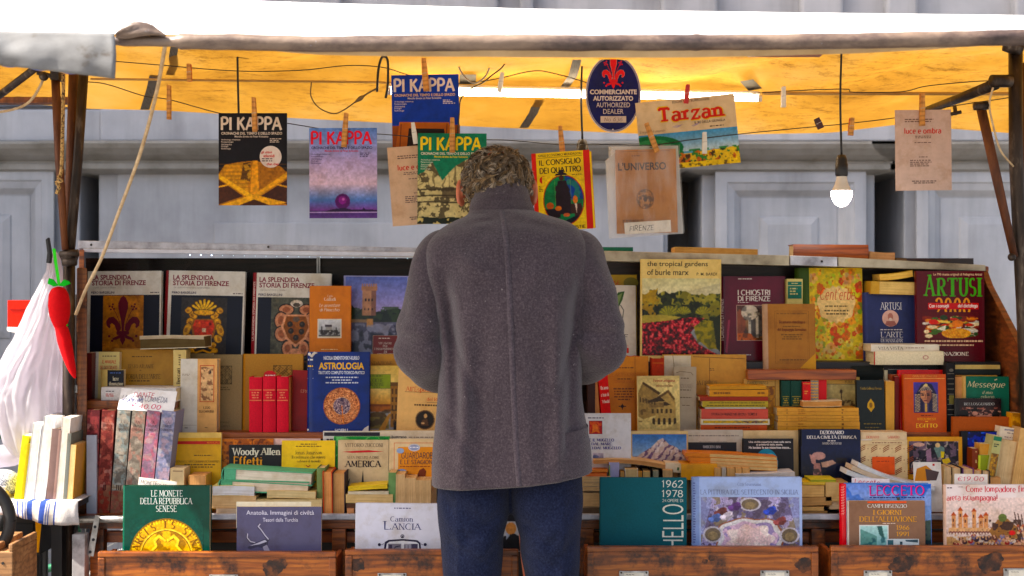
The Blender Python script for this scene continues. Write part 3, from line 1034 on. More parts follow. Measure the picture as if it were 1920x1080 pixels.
mb = MB(); mb.prism([(P(x, y, 4.2).x - pp.location.x, P(x, y, 4.2).z - pp.location.z) for x, y in ((130, 600), (133, 610), (124, 617))], -.002, .004, (70, 200, 60))
mb.build('leaf', FELT, pp)
mb = MB(); mb.prism([(P(x, y, 4.25).x, P(x, y, 4.25).z) for x, y in ((85, 449), (90, 445), (95, 478), (93, 494), (86, 493), (88, 474))], 4.25, 4.27)
tag(mb.build('peg_hook', BLACK, None, bevel=.002), 'dark wooden hook the white plastic bag hangs from', 'hook')

rb = root('red_box', 'red folded box hanging behind the white plastic bag', 'box', P(45, 591, 4.45))
mb = MB()
w, h = 31 * 4.45 / F, 28 * 4.45 / F
mb.box(-w, w, 0, .05, -h, h, (224, 36, 20)); mb.box(-w + .006, w, -.003, 0, h * .35, h * .42, (150, 16, 10))
mb.build('box_body', GLOSS, rb, bevel=.003)
mb = MB(); mb.prism([(-w, -h), (-w + .004, -h - .004), (-w + .05, -h - .012), (w, -h + .002), (w, -h + .008), (-w, -h + .01)], -.006, .02, (236, 232, 226))
mb.build('paper_edge', PRINT, rb)

TWEED = noisy_mat('grey_tweed', [(.4, (60, 62, 84)), (.5, (170, 172, 186)), (.6, (214, 214, 222))], 240, .9, 0, .6)
mb = MB(); mb.ball((0, 0, 0), (.055, .05, .04), nu=24, nv=14)
o = mb.build('tweed_cap', TWEED, None, Matrix.Translation(P(4, 905, 4.22)), smooth=True)
tag(o, 'grey tweed cap lying on the side table', 'cap')
mb = MB(); mb.ball((0, 0, 0), (.08, .05, .035), nu=24, nv=14)
for i, vv in enumerate(mb.v[0]):
 vv *= 1 + .15 * nz(vv[0] * 30, vv[2] * 30)
o = mb.build('paper_bag', PLASTIC, None, Matrix.Translation(P(-2, 856, 4.36)), smooth=True)
tag(o, 'crumpled white paper bag in the sun behind the tweed cap', 'bag')

# black crate and strap under the side table
mb = MB()
x0, x1, z0, z1 = P(16, 0, 4.2).x, P(76, 0, 4.2).x, P(0, 1040, 4.2).z, P(0, 962, 4.2).z
mb.box(x0, x1, 4.2, 4.5, z0, z1); mb.box(x0 - .006, x1 + .006, 4.194, 4.506, z1, z1 + .012); mb.box(x0 + .02, x1 - .02, 4.196, 4.2, z0 + .03, z1 - .03)
mb.box(x0, x0 + .02, 4.2, 4.22, 0, z0); mb.box(x1 - .02, x1, 4.2, 4.22, 0, z0); mb.box(x0, x0 + .02, 4.48, 4.5, 0, z0); mb.box(x1 - .02, x1, 4.48, 4.5, 0, z0)
tag(mb.build('black_crate', BLACK, None, bevel=.003), 'black crate on legs in the shade under the side table', 'crate')
mb = MB(); mb.prism([(P(x, y, 4.17).x, P(x, y, 4.17).z) for x, y in ((66, 974), (78, 974), (72, 1036), (69, 1036))], 4.17, 4.174, (240, 160, 40))
tag(mb.build('orange_strap', FELT, None), 'pointed orange strap end hanging below the striped cloth', 'strap')
mb = MB()
c = P(-64, 978, 3.95); rr = 78 * 3.95 / F
mb.tube([c + Vector((rr * math.cos(t * math.pi / 24), .02 * math.cos(t * math.pi / 24), rr * math.sin(t * math.pi / 24))) for t in range(49)], .017, 12, caps=False)
tyre = MB(); tyre = mb
cw = root('cart_wheel', 'dark rubber cart wheel cut by the left picture edge', 'wheel', c)
mb.build('tyre', RUBBER, cw, Matrix.Translation(-c), smooth=True)
mb = MB()
mb.tube([Vector((.085 * math.cos(t * math.pi / 24), 0, .085 * math.sin(t * math.pi / 24))) for t in range(49)], .008, 8, caps=False)
mb.tube([(0, -.03, 0), (0, .03, 0)], .02, 12)
for k in range(12):
 a = k * math.pi / 6
 mb.tube([(.015 * math.cos(a), 0, .015 * math.sin(a)), (.085 * math.cos(a), 0, .085 * math.sin(a))], .002, 5)
mb.build('rim', STEEL, cw, smooth=True)
wc = root('wooden_box', 'pale wooden box corner with a notched top in front of the cart wheel', 'box', P(0, 1080, 3.9))
mb = MB()
x1 = 24 * 3.9 / F
mb.box(-.2, x1, 0, .2, -.2, 46 * 3.9 / F); mb.box(x1 - .012, x1, 0, .2, 46 * 3.9 / F, 60 * 3.9 / F); mb.box(-.2, -.005, 0, .2, 46 * 3.9 / F, 60 * 3.9 / F)
mb.build('box_body', wood_mat('pale_box_wood', (112, 74, 40), (150, 106, 62), (182, 138, 90), (4, 20, 20), .6, .2), wc, bevel=.003)
mb = MB(); mb.tube([(.008, -.002, .035), (.008, .001, .035)], .004, 8)
mb.build('nail_head', BLACK, wc)

# bicycle leaning behind the stall
bk = root('bicycle', 'parked bicycle with white chainring half hidden under the side table', 'bicycle', (P(92, 0, 5.0).x, 5.0, 0))


def wheel(cx):
 mb = MB(); R0 = .335
 mb.tube([(cx + R0 * math.cos(t * math.pi / 32), 0, .35 + R0 * math.sin(t * math.pi / 32)) for t in range(65)], .016, 10, caps=False)
 w = mb.build('wheel', RUBBER, bk, smooth=True)
 mb = MB()
 mb.tube([(cx + (R0 - .025) * math.cos(t * math.pi / 32), 0, .35 + (R0 - .025) * math.sin(t * math.pi / 32)) for t in range(65)], .009, 8, caps=False)
 mb.tube([(cx, -.04, .35), (cx, .04, .35)], .02, 10)
 for k in range(28):
  a = k * 2 * math.pi / 28
  mb.tube([(cx + .018 * math.cos(a + .6), .02 * (-1) ** k, .35 + .018 * math.sin(a + .6)), (cx + (R0 - .03) * math.cos(a), 0, .35 + (R0 - .03) * math.sin(a))], .0012, 4)
 mb.build('rim', STEEL, w, smooth=True)


wheel(.14); wheel(-.92)
mb = MB()
for a, b_ in (((.14, 0, .35), (-.05, 0, .78)), ((.14, 0, .35), (-.06, 0, .30)), ((-.06, 0, .30), (-.05, 0, .9)), ((-.06, 0, .30), (-.72, 0, .72)), ((-.05, 0, .78), (-.74, 0, .80)), ((-.70, 0, .70), (-.76, 0, .92)), ((-.70, 0, .70), (-.92, 0, .35))):
 mb.tube([a, b_], .014, 10)
mb.build('frame', noisy_mat('green_bike_paint', [(.3, (20, 90, 60)), (.7, (40, 120, 84))], 9, .3), bk, smooth=True)
mb = MB(); mb.ball((-.05, 0, .93), (.13, .06, .03))
mb.build('saddle', RUBBER, bk, smooth=True)
mb = MB(); mb.tube(smooth_path([(-.72, -.26, .98), (-.78, -.12, .96), (-.78, .12, .96), (-.72, .26, .98)]), .011, 8)
mb.build('handlebar', STEEL, bk, smooth=True)
WPL = noisy_mat('white_alloy', [(.3, (200, 200, 196)), (.7, (226, 226, 222))], 20, .35)
mb = MB()
cx, cz = P(66, 0, 5.0).x - bk.location.x, CZ - (1058 - 540) * 5.0 / F
for k in range(24):
 a0, a1 = k * math.pi / 12, (k + 1) * math.pi / 12
 mb.prism([(cx + .034 * math.cos(a0), cz + .034 * math.sin(a0)), (cx + .034 * math.cos(a1), cz + .034 * math.sin(a1)), (cx + .026 * math.cos(a1), cz + .026 * math.sin(a1)), (cx + .026 * math.cos(a0), cz + .026 * math.sin(a0))], -.06, -.05)
for k in range(4):
 a = .5 + k * math.pi / 2
 mb.tube([(cx, -.055, cz), (cx + .03 * math.cos(a), -.055, cz + .03 * math.sin(a))], .005, 6)
mb.tube([(cx, -.062, cz), (cx - .012, -.066, cz + .05), (cx - .018, -.066, cz + .10)], .010, 8)
mb.build('crank', WPL, bk)
mb = MB(); mb.box(cx - .06, cx + .02, -.10, -.07, cz + .09, cz + .11)
mb.build('pedal', RUBBER, bk, bevel=.003)
# ------------------------------------------------------------------ the man
MY = 3.87
man = root('person', 'man seen from behind in a grey wool coat and blue trousers, head bent', 'person', (P(955, 0, MY).x, MY, 0))
mo_ = Matrix.Translation(-man.location)


def MP(px, py, dy=0):
 return P(px, py, MY) + Vector((0, dy, 0))


PX = MY / F     # metres per photo pixel at the man


def catmull(rows, n):
 """rows of equal-length tuples -> n rows by Catmull-Rom"""
 A = np.array(rows, float)
 A = np.vstack([2 * A[0] - A[1], A, 2 * A[-1] - A[-2]])
 out = []
 m = len(rows) - 1
 for i in range(n):
  u = m * i / (n - 1)
  k = min(int(u), m - 1)
  t = u - k
  p0, p1, p2, p3 = A[k:k + 4]
  out.append(.5 * (2 * p1 + (p2 - p0) * t + (2 * p0 - 5 * p1 + 4 * p2 - p3) * t * t + (3 * p1 - p0 - 3 * p2 + p3) * t ** 3))
 return out


def sgnpow(v, e):
 return math.copysign(abs(v) ** e, v)


def wool(name, c_lo, c_mid, c_hi, fleck=True, sheen=.28):
 m, nt, b = new_mat(name)
 v = coords(nt)
 base = ramp(nt, noise_node(nt, v, 190, 4, .8), [(.32, c_lo), (.5, c_mid), (.68, c_hi)])
 big = ramp(nt, noise_node(nt, v, 9, 4), [(.3, (.82, .82, .82, 1)), (.7, (1, 1, 1, 1))])
 c = mixc(nt, base, big, 1.0, 'MULTIPLY')
 if fleck:
  f = ramp(nt, noise_node(nt, v, 150, 2, .5), [(.75, (0, 0, 0, 1)), (.77, (1, 1, 1, 1))])
  c = mixc(nt, c, (150, 142, 138), f)
 nt.links.new(c, b.inputs['Base Color'])
 b.inputs['Roughness'].default_value = .95
 b.inputs['Specular IOR Level'].default_value = .1
 b.inputs['Sheen Weight'].default_value = sheen
 b.inputs['Sheen Roughness'].default_value = .5
 bump(nt, b, noise_node(nt, v, 170, 4, .8), .7, .004)
 return m


WOOL = wool('grey_brown_wool', (52, 42, 46), (70, 59, 65), (96, 84, 87))
SEAM = wool('wool_seam', (58, 48, 53), (78, 67, 74), (104, 92, 96), False)
NAVY = wool('dark_blue_trouser_cloth', (16, 20, 36), (27, 33, 58), (42, 50, 78), False, .06)
SKIN, nt, b = new_mat('skin')
v = coords(nt)
nt.links.new(ramp(nt, noise_node(nt, v, 30, 4), [(.3, (200, 104, 70)), (.7, (222, 130, 92))]), b.inputs['Base Color'])
b.inputs['Subsurface Weight'].default_value = .25
b.inputs['Subsurface Radius'].default_value = (.01, .004, .002)
b.inputs['Roughness'].default_value = .5

# --- body: one continuous surface (remeshed union of head, neck, trunk, limbs, palms and fingers)
HC = MP(931, 340, .115)                       # centre of the skull
mb = MB()
mb.ball(HC + Vector((0, .0, .012)), (.080, .096, .092), nu=24, nv=16)
mb.ball(HC + Vector((0, .05, -.055)), (.062, .062, .066), nu=20, nv=12)
mb.ball(HC + Vector((0, .125, -.05)), (.014, .018, .022))
mb.ball(HC + Vector((0, .108, -.028)), (.012, .016, .03))
for s in (-1, 1):
 mb.ball(HC + Vector((s * .03, .098, -.012)), (.016, .01, .010))
 mb.ball(HC + Vector((s * .032, .1, .008)), (.022, .012, .007))
 e = HC + Vector((s * .093, -.004, -.022))
 ring = [e + Vector((s * (.010 + .006 * math.cos(a)), .006 * math.sin(a) - .018 * math.cos(a + .4) * .6, .031 * math.sin(a))) for a in [i * 2 * math.pi / 20 for i in range(21)]]
 mb.tube(ring, .0065, 8)
 mb.ball(e + Vector((s * .002, 0, 0)), (.009, .014, .026))
 mb.ball(e + Vector((s * .005, -.002, -.03)), (.008, .008, .011))
mb.ball(HC + Vector((0, .112, -.082)), (.024, .012, .006)); mb.ball(HC + Vector((0, .110, -.093)), (.02, .012, .006))
mb.ball(HC + Vector((0, .1, -.112)), (.022, .018, .016))
NB = MP(938, 408, .03)
mb.tube([NB + Vector((0, 0, -.05)), NB, HC + Vector((0, -.01, -.05)), HC], [.05, .050, .052, .05], 20)
torso = [(MP(942, 412, .035), .055, .05), (MP(954, 440, .0), .16, .085), (MP(955, 500, -.01), .18, .11), (MP(956, 620, .0), .165, .11), (MP(956, 720, .01), .155, .105), (MP(956, 820, .0), .17, .11), (MP(956, 878, .0), .15, .10)]
rows = [[c + Vector((rx * math.cos(2 * math.pi * k / 28), ry * math.sin(2 * math.pi * k / 28), 0)) for k in range(28)] for c, rx, ry in torso]
mb.grid(rows, closed=True, flip=True)
mb.ball(torso[-1][0], (.15, .10, .02)); mb.ball(torso[0][0], (.055, .05, .02))
HANDS = []
for s, sh, el, wr in ((-1, MP(828, 488, .0), MP(792, 664, -.02), MP(888, 702, .245)), (1, MP(1080, 488, .0), MP(1126, 655, -.02), MP(1016, 694, .245))):
 mid = sh.lerp(el, .5)
 mb.tube([sh, mid, el, el.lerp(wr, .35), wr], [.052, .047, .040, .040, .026], 16)
 mb.ball(sh, .055); mb.ball(el, .041)
 d = (wr - el).normalized()
 up = Vector((0, 0, 1)); side = d.cross(up).normalized(); up = side.cross(d).normalized()
 pc = wr + d * .045
 mb.ball(wr, .027)
 # palm, fingers bent as if holding the edge of a page
 rows = []
 for i in range(7):
  t = i / 6
  c = wr + d * (.0 + .09 * t)
  wdt = .026 + .016 * math.sin(t * 2.2); th = .017 - .003 * t
  rows.append([c + up * (wdt * math.cos(2 * math.pi * k / 14)) + side * (th * math.sin(2 * math.pi * k / 14)) for k in range(14)])
 mb.grid(rows, closed=True)
 mb.ball(wr + d * .09, (.016, .02, .036))
 inw = Vector((-s, 0, 0))
 for k, ln in enumerate((.074, .082, .078, .062)):
  b0 = wr + d * .088 + up * (.031 - .021 * k)
  j1 = b0 + d * ln * .42 + inw * .008
  j2 = j1 + d * ln * .22 + inw * ln * .26
  j3 = j2 + inw * ln * .26 - d * ln * .04
  mb.tube([b0 - d * .01, b0, j1, j2, j3], [.0088, .0086, .008, .0074, .006], 8)
  mb.ball(j3, .006, nu=8, nv=6)
 t0 = wr + d * .03 + up * .026
 mb.tube([t0, t0 + d * .028 + up * .018 + inw * .012, t0 + d * .05 + up * .014 + inw * .034], [.012, .0095, .0075], 8)
for s, hx, kx, ax in ((-1, 888, 884, 880), (1, 1026, 1030, 1032)):
 hip = MP(hx, 925); kn = P(kx, 1166, MY) + Vector((0, .03, 0)); an = P(ax, 0, MY); an = Vector((an.x, MY - .02, .09))
 mb.tube([hip, hip.lerp(kn, .5), kn, kn.lerp(an, .35), an], [.088, .076, .056, .054, .036], 18)
 mb.ball(hip, .09); mb.ball(an, .038)
 mb.tube([an + Vector((0, -.03, -.045)), an + Vector((0, .06, -.055)), an + Vector((0, .17, -.068))], [.034, .034, .022], 12)
body = mb.build('body', SKIN, man, mo_, smooth=True)
rm = body.modifiers.new('remesh', 'REMESH'); rm.mode = 'VOXEL'; rm.voxel_size = .0042; rm.use_smooth_shade = True
sm = body.modifiers.new('smooth', 'SMOOTH'); sm.factor = .5; sm.iterations = 3

# --- coat
CT = [  # py, left, right, depth half, centre dy, exponent
 (394, 880, 1001, .070, .03, .9), (404, 873, 1030, .082, .022, .85), (416, 848, 1066, .098, .014, .8), (432, 822, 1088, .115, .006, .75), (452, 804, 1100, .130, -.002, .72),
 (480, 797, 1104, .143, -.008, .7), (520, 800, 1104, .152, -.01, .7), (570, 812, 1098, .158, -.008, .7), (630, 822, 1094, .158, 0, .7), (690, 824, 1092, .154, .006, .7),
 (740, 821, 1092, .152, .008, .68), (790, 817, 1099, .152, .006, .66), (832, 813, 1107, .153, .004, .64), (868, 811, 1110, .154, .002, .62), (900, 811, 1110, .155, 0, .62)]
CREASES = [(846, 560, 862, 800, 11, -.013), (836, 520, 850, 640, 12, -.014), (1072, 560, 1064, 820, 11, -.012), (1084, 520, 1076, 640, 11, -.014), (880, 600, 868, 900, 14, .009), (1040, 560, 1046, 900, 13, .010), (842, 610, 905, 760, 8, -.007), (1080, 610, 1030, 770, 8, -.007),
   (905, 640, 900, 900, 16, -.006), (1010, 660, 1016, 900, 18, -.007), (860, 425, 940, 412, 7, -.004), (950, 414, 1040, 430, 7, -.004), (850, 470, 920, 520, 16, .006), (1060, 470, 990, 530, 16, .006), (830, 760, 900, 850, 9, -.005), (1090, 760, 1040, 880, 9, -.005)]
rows = []
rr = catmull([(a, b_, c, d, e, f) for a, b_, c, d, e, f in CT], 110)
NA = 144
for i, (py, l, r_, dp, dy, ex) in enumerate(rr):
 row = []
 t = i / 109
 c = MP((l + r_) / 2, py, dy)
 hw = (r_ - l) / 2 * PX
 for k in range(NA):
  a = 2 * math.pi * k / NA
  ca, sa = math.cos(a), math.sin(a)
  x = hw * sgnpow(ca, ex); y = dp * sgnpow(sa, ex)
  # drapes on the back (sa < 0)
  xn = (c.x + x) / .2
  fold = 0
  if sa < .3:
   low = max(0, min(1, (t - .25) * 2))
   fold += .006 * low * math.sin(c.x * 0 + 5.2 * xn + 1.2 * math.sin(t * 5) + .8)
   fold += .004 * max(0, 1 - abs(t - .45) * 4) * math.sin(9 * xn + t * 14)
   # hollows running down from the armholes
   for sx, px0, px1 in ((-1, 838, 856), (1, 1082, 1072)):
    cx = MP(px0 + (px1 - px0) * t, 0).x
    fold += -.012 * math.exp(-((c.x + x - cx) / .035) ** 2) * max(0, 1 - abs(t - .42) * 3.2)
   fold += .007 * nz((c.x + x) * 9, t * 5, 1) + .003 * nz((c.x + x) * 26, t * 16, 1)
   ux = 960 + (c.x + x) * F / MY
   for (ax, ay, bx, by, wd, dpt) in CREASES:
    L2 = (bx - ax) ** 2 + (by - ay) ** 2
    q = max(0, min(1, ((ux - ax) * (bx - ax) + (py - ay) * (by - ay)) / L2))
    dd = math.hypot(ux - ax - q * (bx - ax), py - ay - q * (by - ay))
    fold += 1.7 * dpt * math.exp(-(dd / wd) ** 2) * math.sin(math.pi * (.12 + .76 * q))
  z = c.z
  if t > .9:      # uneven hem: lower on the left
   k2 = (t - .9) / .1
   u = (x / hw + 1) / 2
   z += (-.006 + .036 * u - .010 * math.sin(u * math.pi)) * k2 * k2 * 1.0
  row.append((c.x + x * (1 + fold * .5), c.y + y - fold * (1 if sa < 0 else 0), z))
 rows.append(row)
# turned-in hem
last = rows[-1]
cc = Vector((sum(p[0] for p in last) / NA, sum(p[1] for p in last) / NA, 0))
rows.append([(cc.x + (p[0] - cc.x) * .985, cc.y + (p[1] - cc.y) * .97, p[2] - .003) for p in last])
rows.append([(cc.x + (p[0] - cc.x) * .955, cc.y + (p[1] - cc.y) * .93, p[2] + .004) for p in last])
rows.append([(cc.x + (p[0] - cc.x) * .95, cc.y + (p[1] - cc.y) * .92, p[2] + .12) for p in last])
mb = MB(); mb.grid(rows, closed=True, flip=True)
coat = mb.build('coat', WOOL, man, mo_, smooth=True)
coat_rows = rows
# raised centre-back seam following the coat's own surface
seam = []
for i in range(2, 110):
 t = i / 109
 sx = MP(939 + 34 * t, 0).x
 row = coat_rows[i]
 best = min((p for p in row if p[1] < MY), key=lambda p: abs(p[0] - sx))
 ks = sorted((p for p in row if p[1] < MY), key=lambda p: abs(p[0] - sx))[:2]
 w0 = abs(ks[1][0] - sx); w1 = abs(ks[0][0] - sx)
 y = (ks[0][1] * w0 + ks[1][1] * w1) / max(1e-6, w0 + w1)
 z = best[2]
 hw_ = .0075
 seam.append([Vector((sx - hw_, y + .003, z)), Vector((sx - hw_ + .001, y - .0022, z)), Vector((sx + hw_ - .001, y - .0022, z)), Vector((sx + hw_, y + .003, z))])
mb = MB(); mb.grid(seam, flip=True)
mb.build('back_seam', SEAM, coat, smooth=True)
# open front edge of the coat showing at the left
mb = MB()
ed = [(829, 735, .10), (825, 780, .11), (819, 830, .12), (812, 893, .125)]
rows = [[MP(x, y, d), MP(x - 9, y + 2, d + .03), MP(x - 9, y + 2, d + .036), MP(x + 4, y, d + .03)] for x, y, d in ed]
mb.grid([list(r) for r in catmull([sum((list(p) for p in r), []) for r in rows], 16)] and [[Vector(q[3 * j:3 * j + 3]) for j in range(4)] for q in catmull([sum((list(p) for p in r), []) for r in rows], 16)], flip=True)
mb.build('coat_flap', WOOL, coat, smooth=True)


def sleeve(pts, seed):
 pts = catmull([(p.x, p.y, p.z, r) for p, r in pts], 70)
 rows = []
 for i in range(70):
  t = i / 69
  p = Vector(pts[i][:3]); q = Vector(pts[min(69, i + 1)][:3]); o_ = Vector(pts[max(0, i - 1)][:3])
  d = (q - o_).normalized()
  u = Vector((0, 1, 0)) - d * d.y
  u = u.normalized() if u.length > .1 else Vector((0, 0, 1))
  w = d.cross(u)
  row = []
  for k in range(60):
   a = 2 * math.pi * k / 60
   bend = math.exp(-((t - .56) / .16) ** 2)
   f = 1 + .07 * math.sin(3 * a + t * 9 + seed) * (.4 + bend) + .075 * bend * math.sin(t * 46 + 2 * math.sin(a + seed)) + .05 * math.sin(t * 20 + a * 2 + seed) * (1 - bend) * min(1, t * 4) + .04 * nz(math.cos(a) * 1.6 + seed, math.sin(a) * 1.6 + t * 7, 1)
   f += .06 * math.exp(-((a - 4.4) / .5) ** 2) * math.sin(t * 8 + seed)
   row.append(p + (u * math.cos(a) * 1.12 + w * math.sin(a)) * pts[i][3] * f)
  rows.append(row)
 e = rows[-1]; ce = sum(e, Vector()) / 60
 rows.append([ce + (p - ce) * .93 for p in e])
 mb = MB(); mb.grid(rows, closed=True)
 return mb.build('sleeve', WOOL, man, mo_, smooth=True)


sleeve([(MP(860, 452, .0), .030), (MP(835, 470, -.004), .062), (MP(815, 510, -.012), .0675), (MP(800, 570, -.014), .067), (MP(793, 625, -.02), .069), (MP(793, 662, -.012), .067), (MP(812, 690, .06), .062), (MP(846, 704, .15), .055), (MP(880, 703, .225), .046)], 1.0)
sleeve([(MP(1052, 452, .0), .030), (MP(1078, 470, -.004), .062), (MP(1095, 505, -.012), .0675), (MP(1112, 560, -.014), .067), (MP(1121, 615, -.02), .069), (MP(1122, 650, -.012), .067), (MP(1096, 678, .06), .062), (MP(1060, 692, .15), .055), (MP(1024, 694, .225), .046)], 2.6)

# --- stand-up collar, turned over on itself
prof = [(402, 884, 1004, .080), (392, 878, 1003, .079), (384, 879, 999, .077), (379, 880, 997, .074), (376, 881, 996, .077), (368, 884, 994, .073), (360, 887, 992, .070), (350, 889, 987, .067), (343, 891, 983, .064), (339, 893, 980, .061)]
rows = []
for py, l, r_, dp in prof + [(342, 899, 976, .054), (360, 896, 982, .054), (395, 892, 990, .06)]:
 row = []
 for k in range(72):
  a = 2 * math.pi * k / 72
  x = (r_ - l) / 2 * PX * math.cos(a); y = dp * math.sin(a)
  lift = (py < 398) * .014 * math.sin(a) * (402 - py) / 60 - .006 * math.cos(a) * (402 - py) / 60
  c = MP((l + r_) / 2, py, .035 + (402 - py) * .00065)
  wv = .0016 * math.sin(5 * a + py * .3)
  row.append(c + Vector((x * (1 + wv * 4), y * (1 + wv * 6), -lift)))
 rows.append(row)
mb = MB(); mb.grid(rows, closed=True)
co = mb.build('collar', WOOL, man, mo_, smooth=True)
co.modifiers.new('sub', 'SUBSURF').render_levels = 1

# --- trousers
TCREASES = [(838, 930, 880, 1000, 8, -0.045), (880, 1000, 930, 960, 9, -0.050), (850, 1010, 905, 1045, 9, -0.040), (905, 1045, 938, 1010, 8, -0.040), (832, 1050, 880, 1080, 9, -0.035), (1075, 930, 1030, 1010, 9, -0.045), (1030, 1010, 985, 975, 8, -0.045), (1078, 990, 1040, 1055, 9, -0.040), (1040, 1055, 990, 1030, 8, -0.040), (1060, 1075, 1000, 1095, 9, -0.035), (862, 930, 866, 1100, 7, .05), (1052, 930, 1050, 1100, 7, .05)]
mb = MB()
for s, prof in ((-1, [(860, 822, 962, .11), (920, 819, 960, .118), (950, 820, 956, .118), (985, 823, 949, .114), (1030, 827, 943, .106), (1080, 830, 940, .100), (1170, 836, 932, .09), (1280, 842, 922, .082), (1362, 843, 918, .08)]),
    (1, [(860, 952, 1090, .11), (920, 954, 1093, .118), (950, 959, 1092, .118), (985, 967, 1090, .114), (1030, 976, 1088, .106), (1080, 984, 1086, .100), (1170, 990, 1082, .09), (1280, 994, 1074, .082), (1362, 995, 1070, .08)])):
 rows = []
 for i, (py, l, r_, dp) in enumerate(catmull(prof, 90)):
  c = MP((l + r_) / 2, py, .012)
  row = []
  for k in range(64):
   a = 2 * math.pi * k / 64
   f = 1 + .022 * math.sin(2 * a + py * .035 * s + s) + .03 * math.sin(a * 3 + py * .05 + s * 2) * math.sin(py * .02) + .03 * nz(math.cos(a) * 1.3 + s * 5, py * .02, 1)
   f += .05 * math.sin(py * .07 + 3 * math.cos(a) * s) * math.exp(-((py - 1010) / 90) ** 2) + .05 * math.exp(-(((py - 985 + 40 * math.cos(a) * s) / 16) ** 2)) - .03 * math.exp(-(((py - 955 + 50 * math.cos(a) * s) / 14) ** 2))
   if math.sin(a) < .3:
    ux = (l + r_) / 2 + (r_ - l) / 2 * math.cos(a)
    for (ax, ay, bx, by, wd, dpt) in TCREASES:
     q = max(0, min(1, ((ux - ax) * (bx - ax) + (py - ay) * (by - ay)) / ((bx - ax) ** 2 + (by - ay) ** 2)))
     f += dpt * math.exp(-(math.hypot(ux - ax - q * (bx - ax), py - ay - q * (by - ay)) / wd) ** 2)
   row.append(c + Vector(((r_ - l) / 2 * PX * sgnpow(math.cos(a), .9) * (1 + (f - 1) * .35), dp * sgnpow(math.sin(a), .9) * f, 0)))
  rows.append(row)
 mb.grid(rows, closed=True, flip=True)
 b0 = mb.n - 64 * 90
 mb.f.append(tuple(b0 + k for k in range(64))); mb.c.append((1, 1, 1)); mb.m.append(0)
 mb.f.append(tuple(b0 + 64 * 89 + k for k in reversed(range(64)))); mb.c.append((1, 1, 1)); mb.m.append(0)
tr_ = mb.build('trousers', NAVY, man, mo_, smooth=True)
rm = tr_.modifiers.new('remesh', 'REMESH'); rm.mode = 'VOXEL'; rm.voxel_size = .005; rm.use_smooth_shade = True
sm = tr_.modifiers.new('smooth', 'SMOOTH'); sm.factor = .5; sm.iterations = 2
for s, ax in ((-1, 880), (1, 1032)):
 x = P(ax, 0, MY).x
 rows = []
 for i in range(14):
  t = i / 13
  y = MY - .075 + .29 * t
  w = .045 * (math.sin(math.pi * min(.97, .12 + t * .86)) ** .4)
  h = .085 * (1 - .55 * min(1, t * 1.6)) * (1 if t < .92 else .7)
  rows.append([(x + w * sgnpow(math.cos(2 * math.pi * k / 16), .7), y, max(.004, h * .5 + h * .55 * sgnpow(math.sin(2 * math.pi * k / 16), .7))) for k in range(16)])
 mb = MB(); mb.grid(rows, closed=True)
 nfirst = mb.n - 16 * 14
 mb.f.append(tuple(range(15, -1, -1))); mb.c.append((1, 1, 1)); mb.m.append(0)
 mb.f.append(tuple(16 * 13 + k for k in range(16))); mb.c.append((1, 1, 1)); mb.m.append(0)
 mb.build('shoe', noisy_mat('brown_shoe_leather', [(.3, (40, 24, 14)), (.7, (70, 44, 26))], 20, .35) if s < 0 else bpy.data.materials['brown_shoe_leather'], man, mo_, smooth=True)

# --- hair: an uneven cap under many small curls
HAIR = attr_mat('curly_hair', .55, .8, 200, 0, 0, .3)
hr = random.Random(11)
HR = Vector((.089, .104, .089))
HO = HC + Vector((0, -.004, .008))


def hair_floor(d):
 """lowest hair on each bearing: nape low at the back, above the ears at the side, high over the brow"""
 back = -d.y
 return -.80 if back > .35 else (-.22 if back > -.25 else .25)


mb = MB()
rows = []
for i in range(40):
 th = math.pi * i / 39
 row = []
 for k in range(60):
  a = 2 * math.pi * k / 60
  d = Vector((math.sin(th) * math.cos(a), math.sin(th) * math.sin(a), math.cos(th)))
  fl_ = hair_floor(d)
  lim = max(d.z, fl_)
  f = 1.0 + .05 * mnoise.noise(d * 5) + .03 * mnoise.noise(d * 13)
  if d.z < fl_:
   f *= .86
  row.append(HO + Vector((d.x * HR.x * f, d.y * HR.y * f, d.z * HR.z * f)))
 rows.append(row)
cap = MB()
keep = []
vs = [p for r in rows for p in r]
fs, cs = [], []
for i in range(39):
 for k in range(60):
  d = (rows[i][k] - HO)
  d = Vector((d.x / HR.x, d.y / HR.y, d.z / HR.z)).normalized()
  if d.z > hair_floor(d) - .06:
   fs.append((i * 60 + k, (i + 1) * 60 + k, (i + 1) * 60 + (k + 1) % 60, i * 60 + (k + 1) % 60)); cs.append((62, 50, 38))
cap.add(vs, fs, cs)
TONES = [(120, 104, 86), (136, 120, 102), (150, 136, 118), (106, 84, 60), (126, 102, 72), (98, 82, 66), (162, 148, 130), (136, 112, 82)]
n = 0
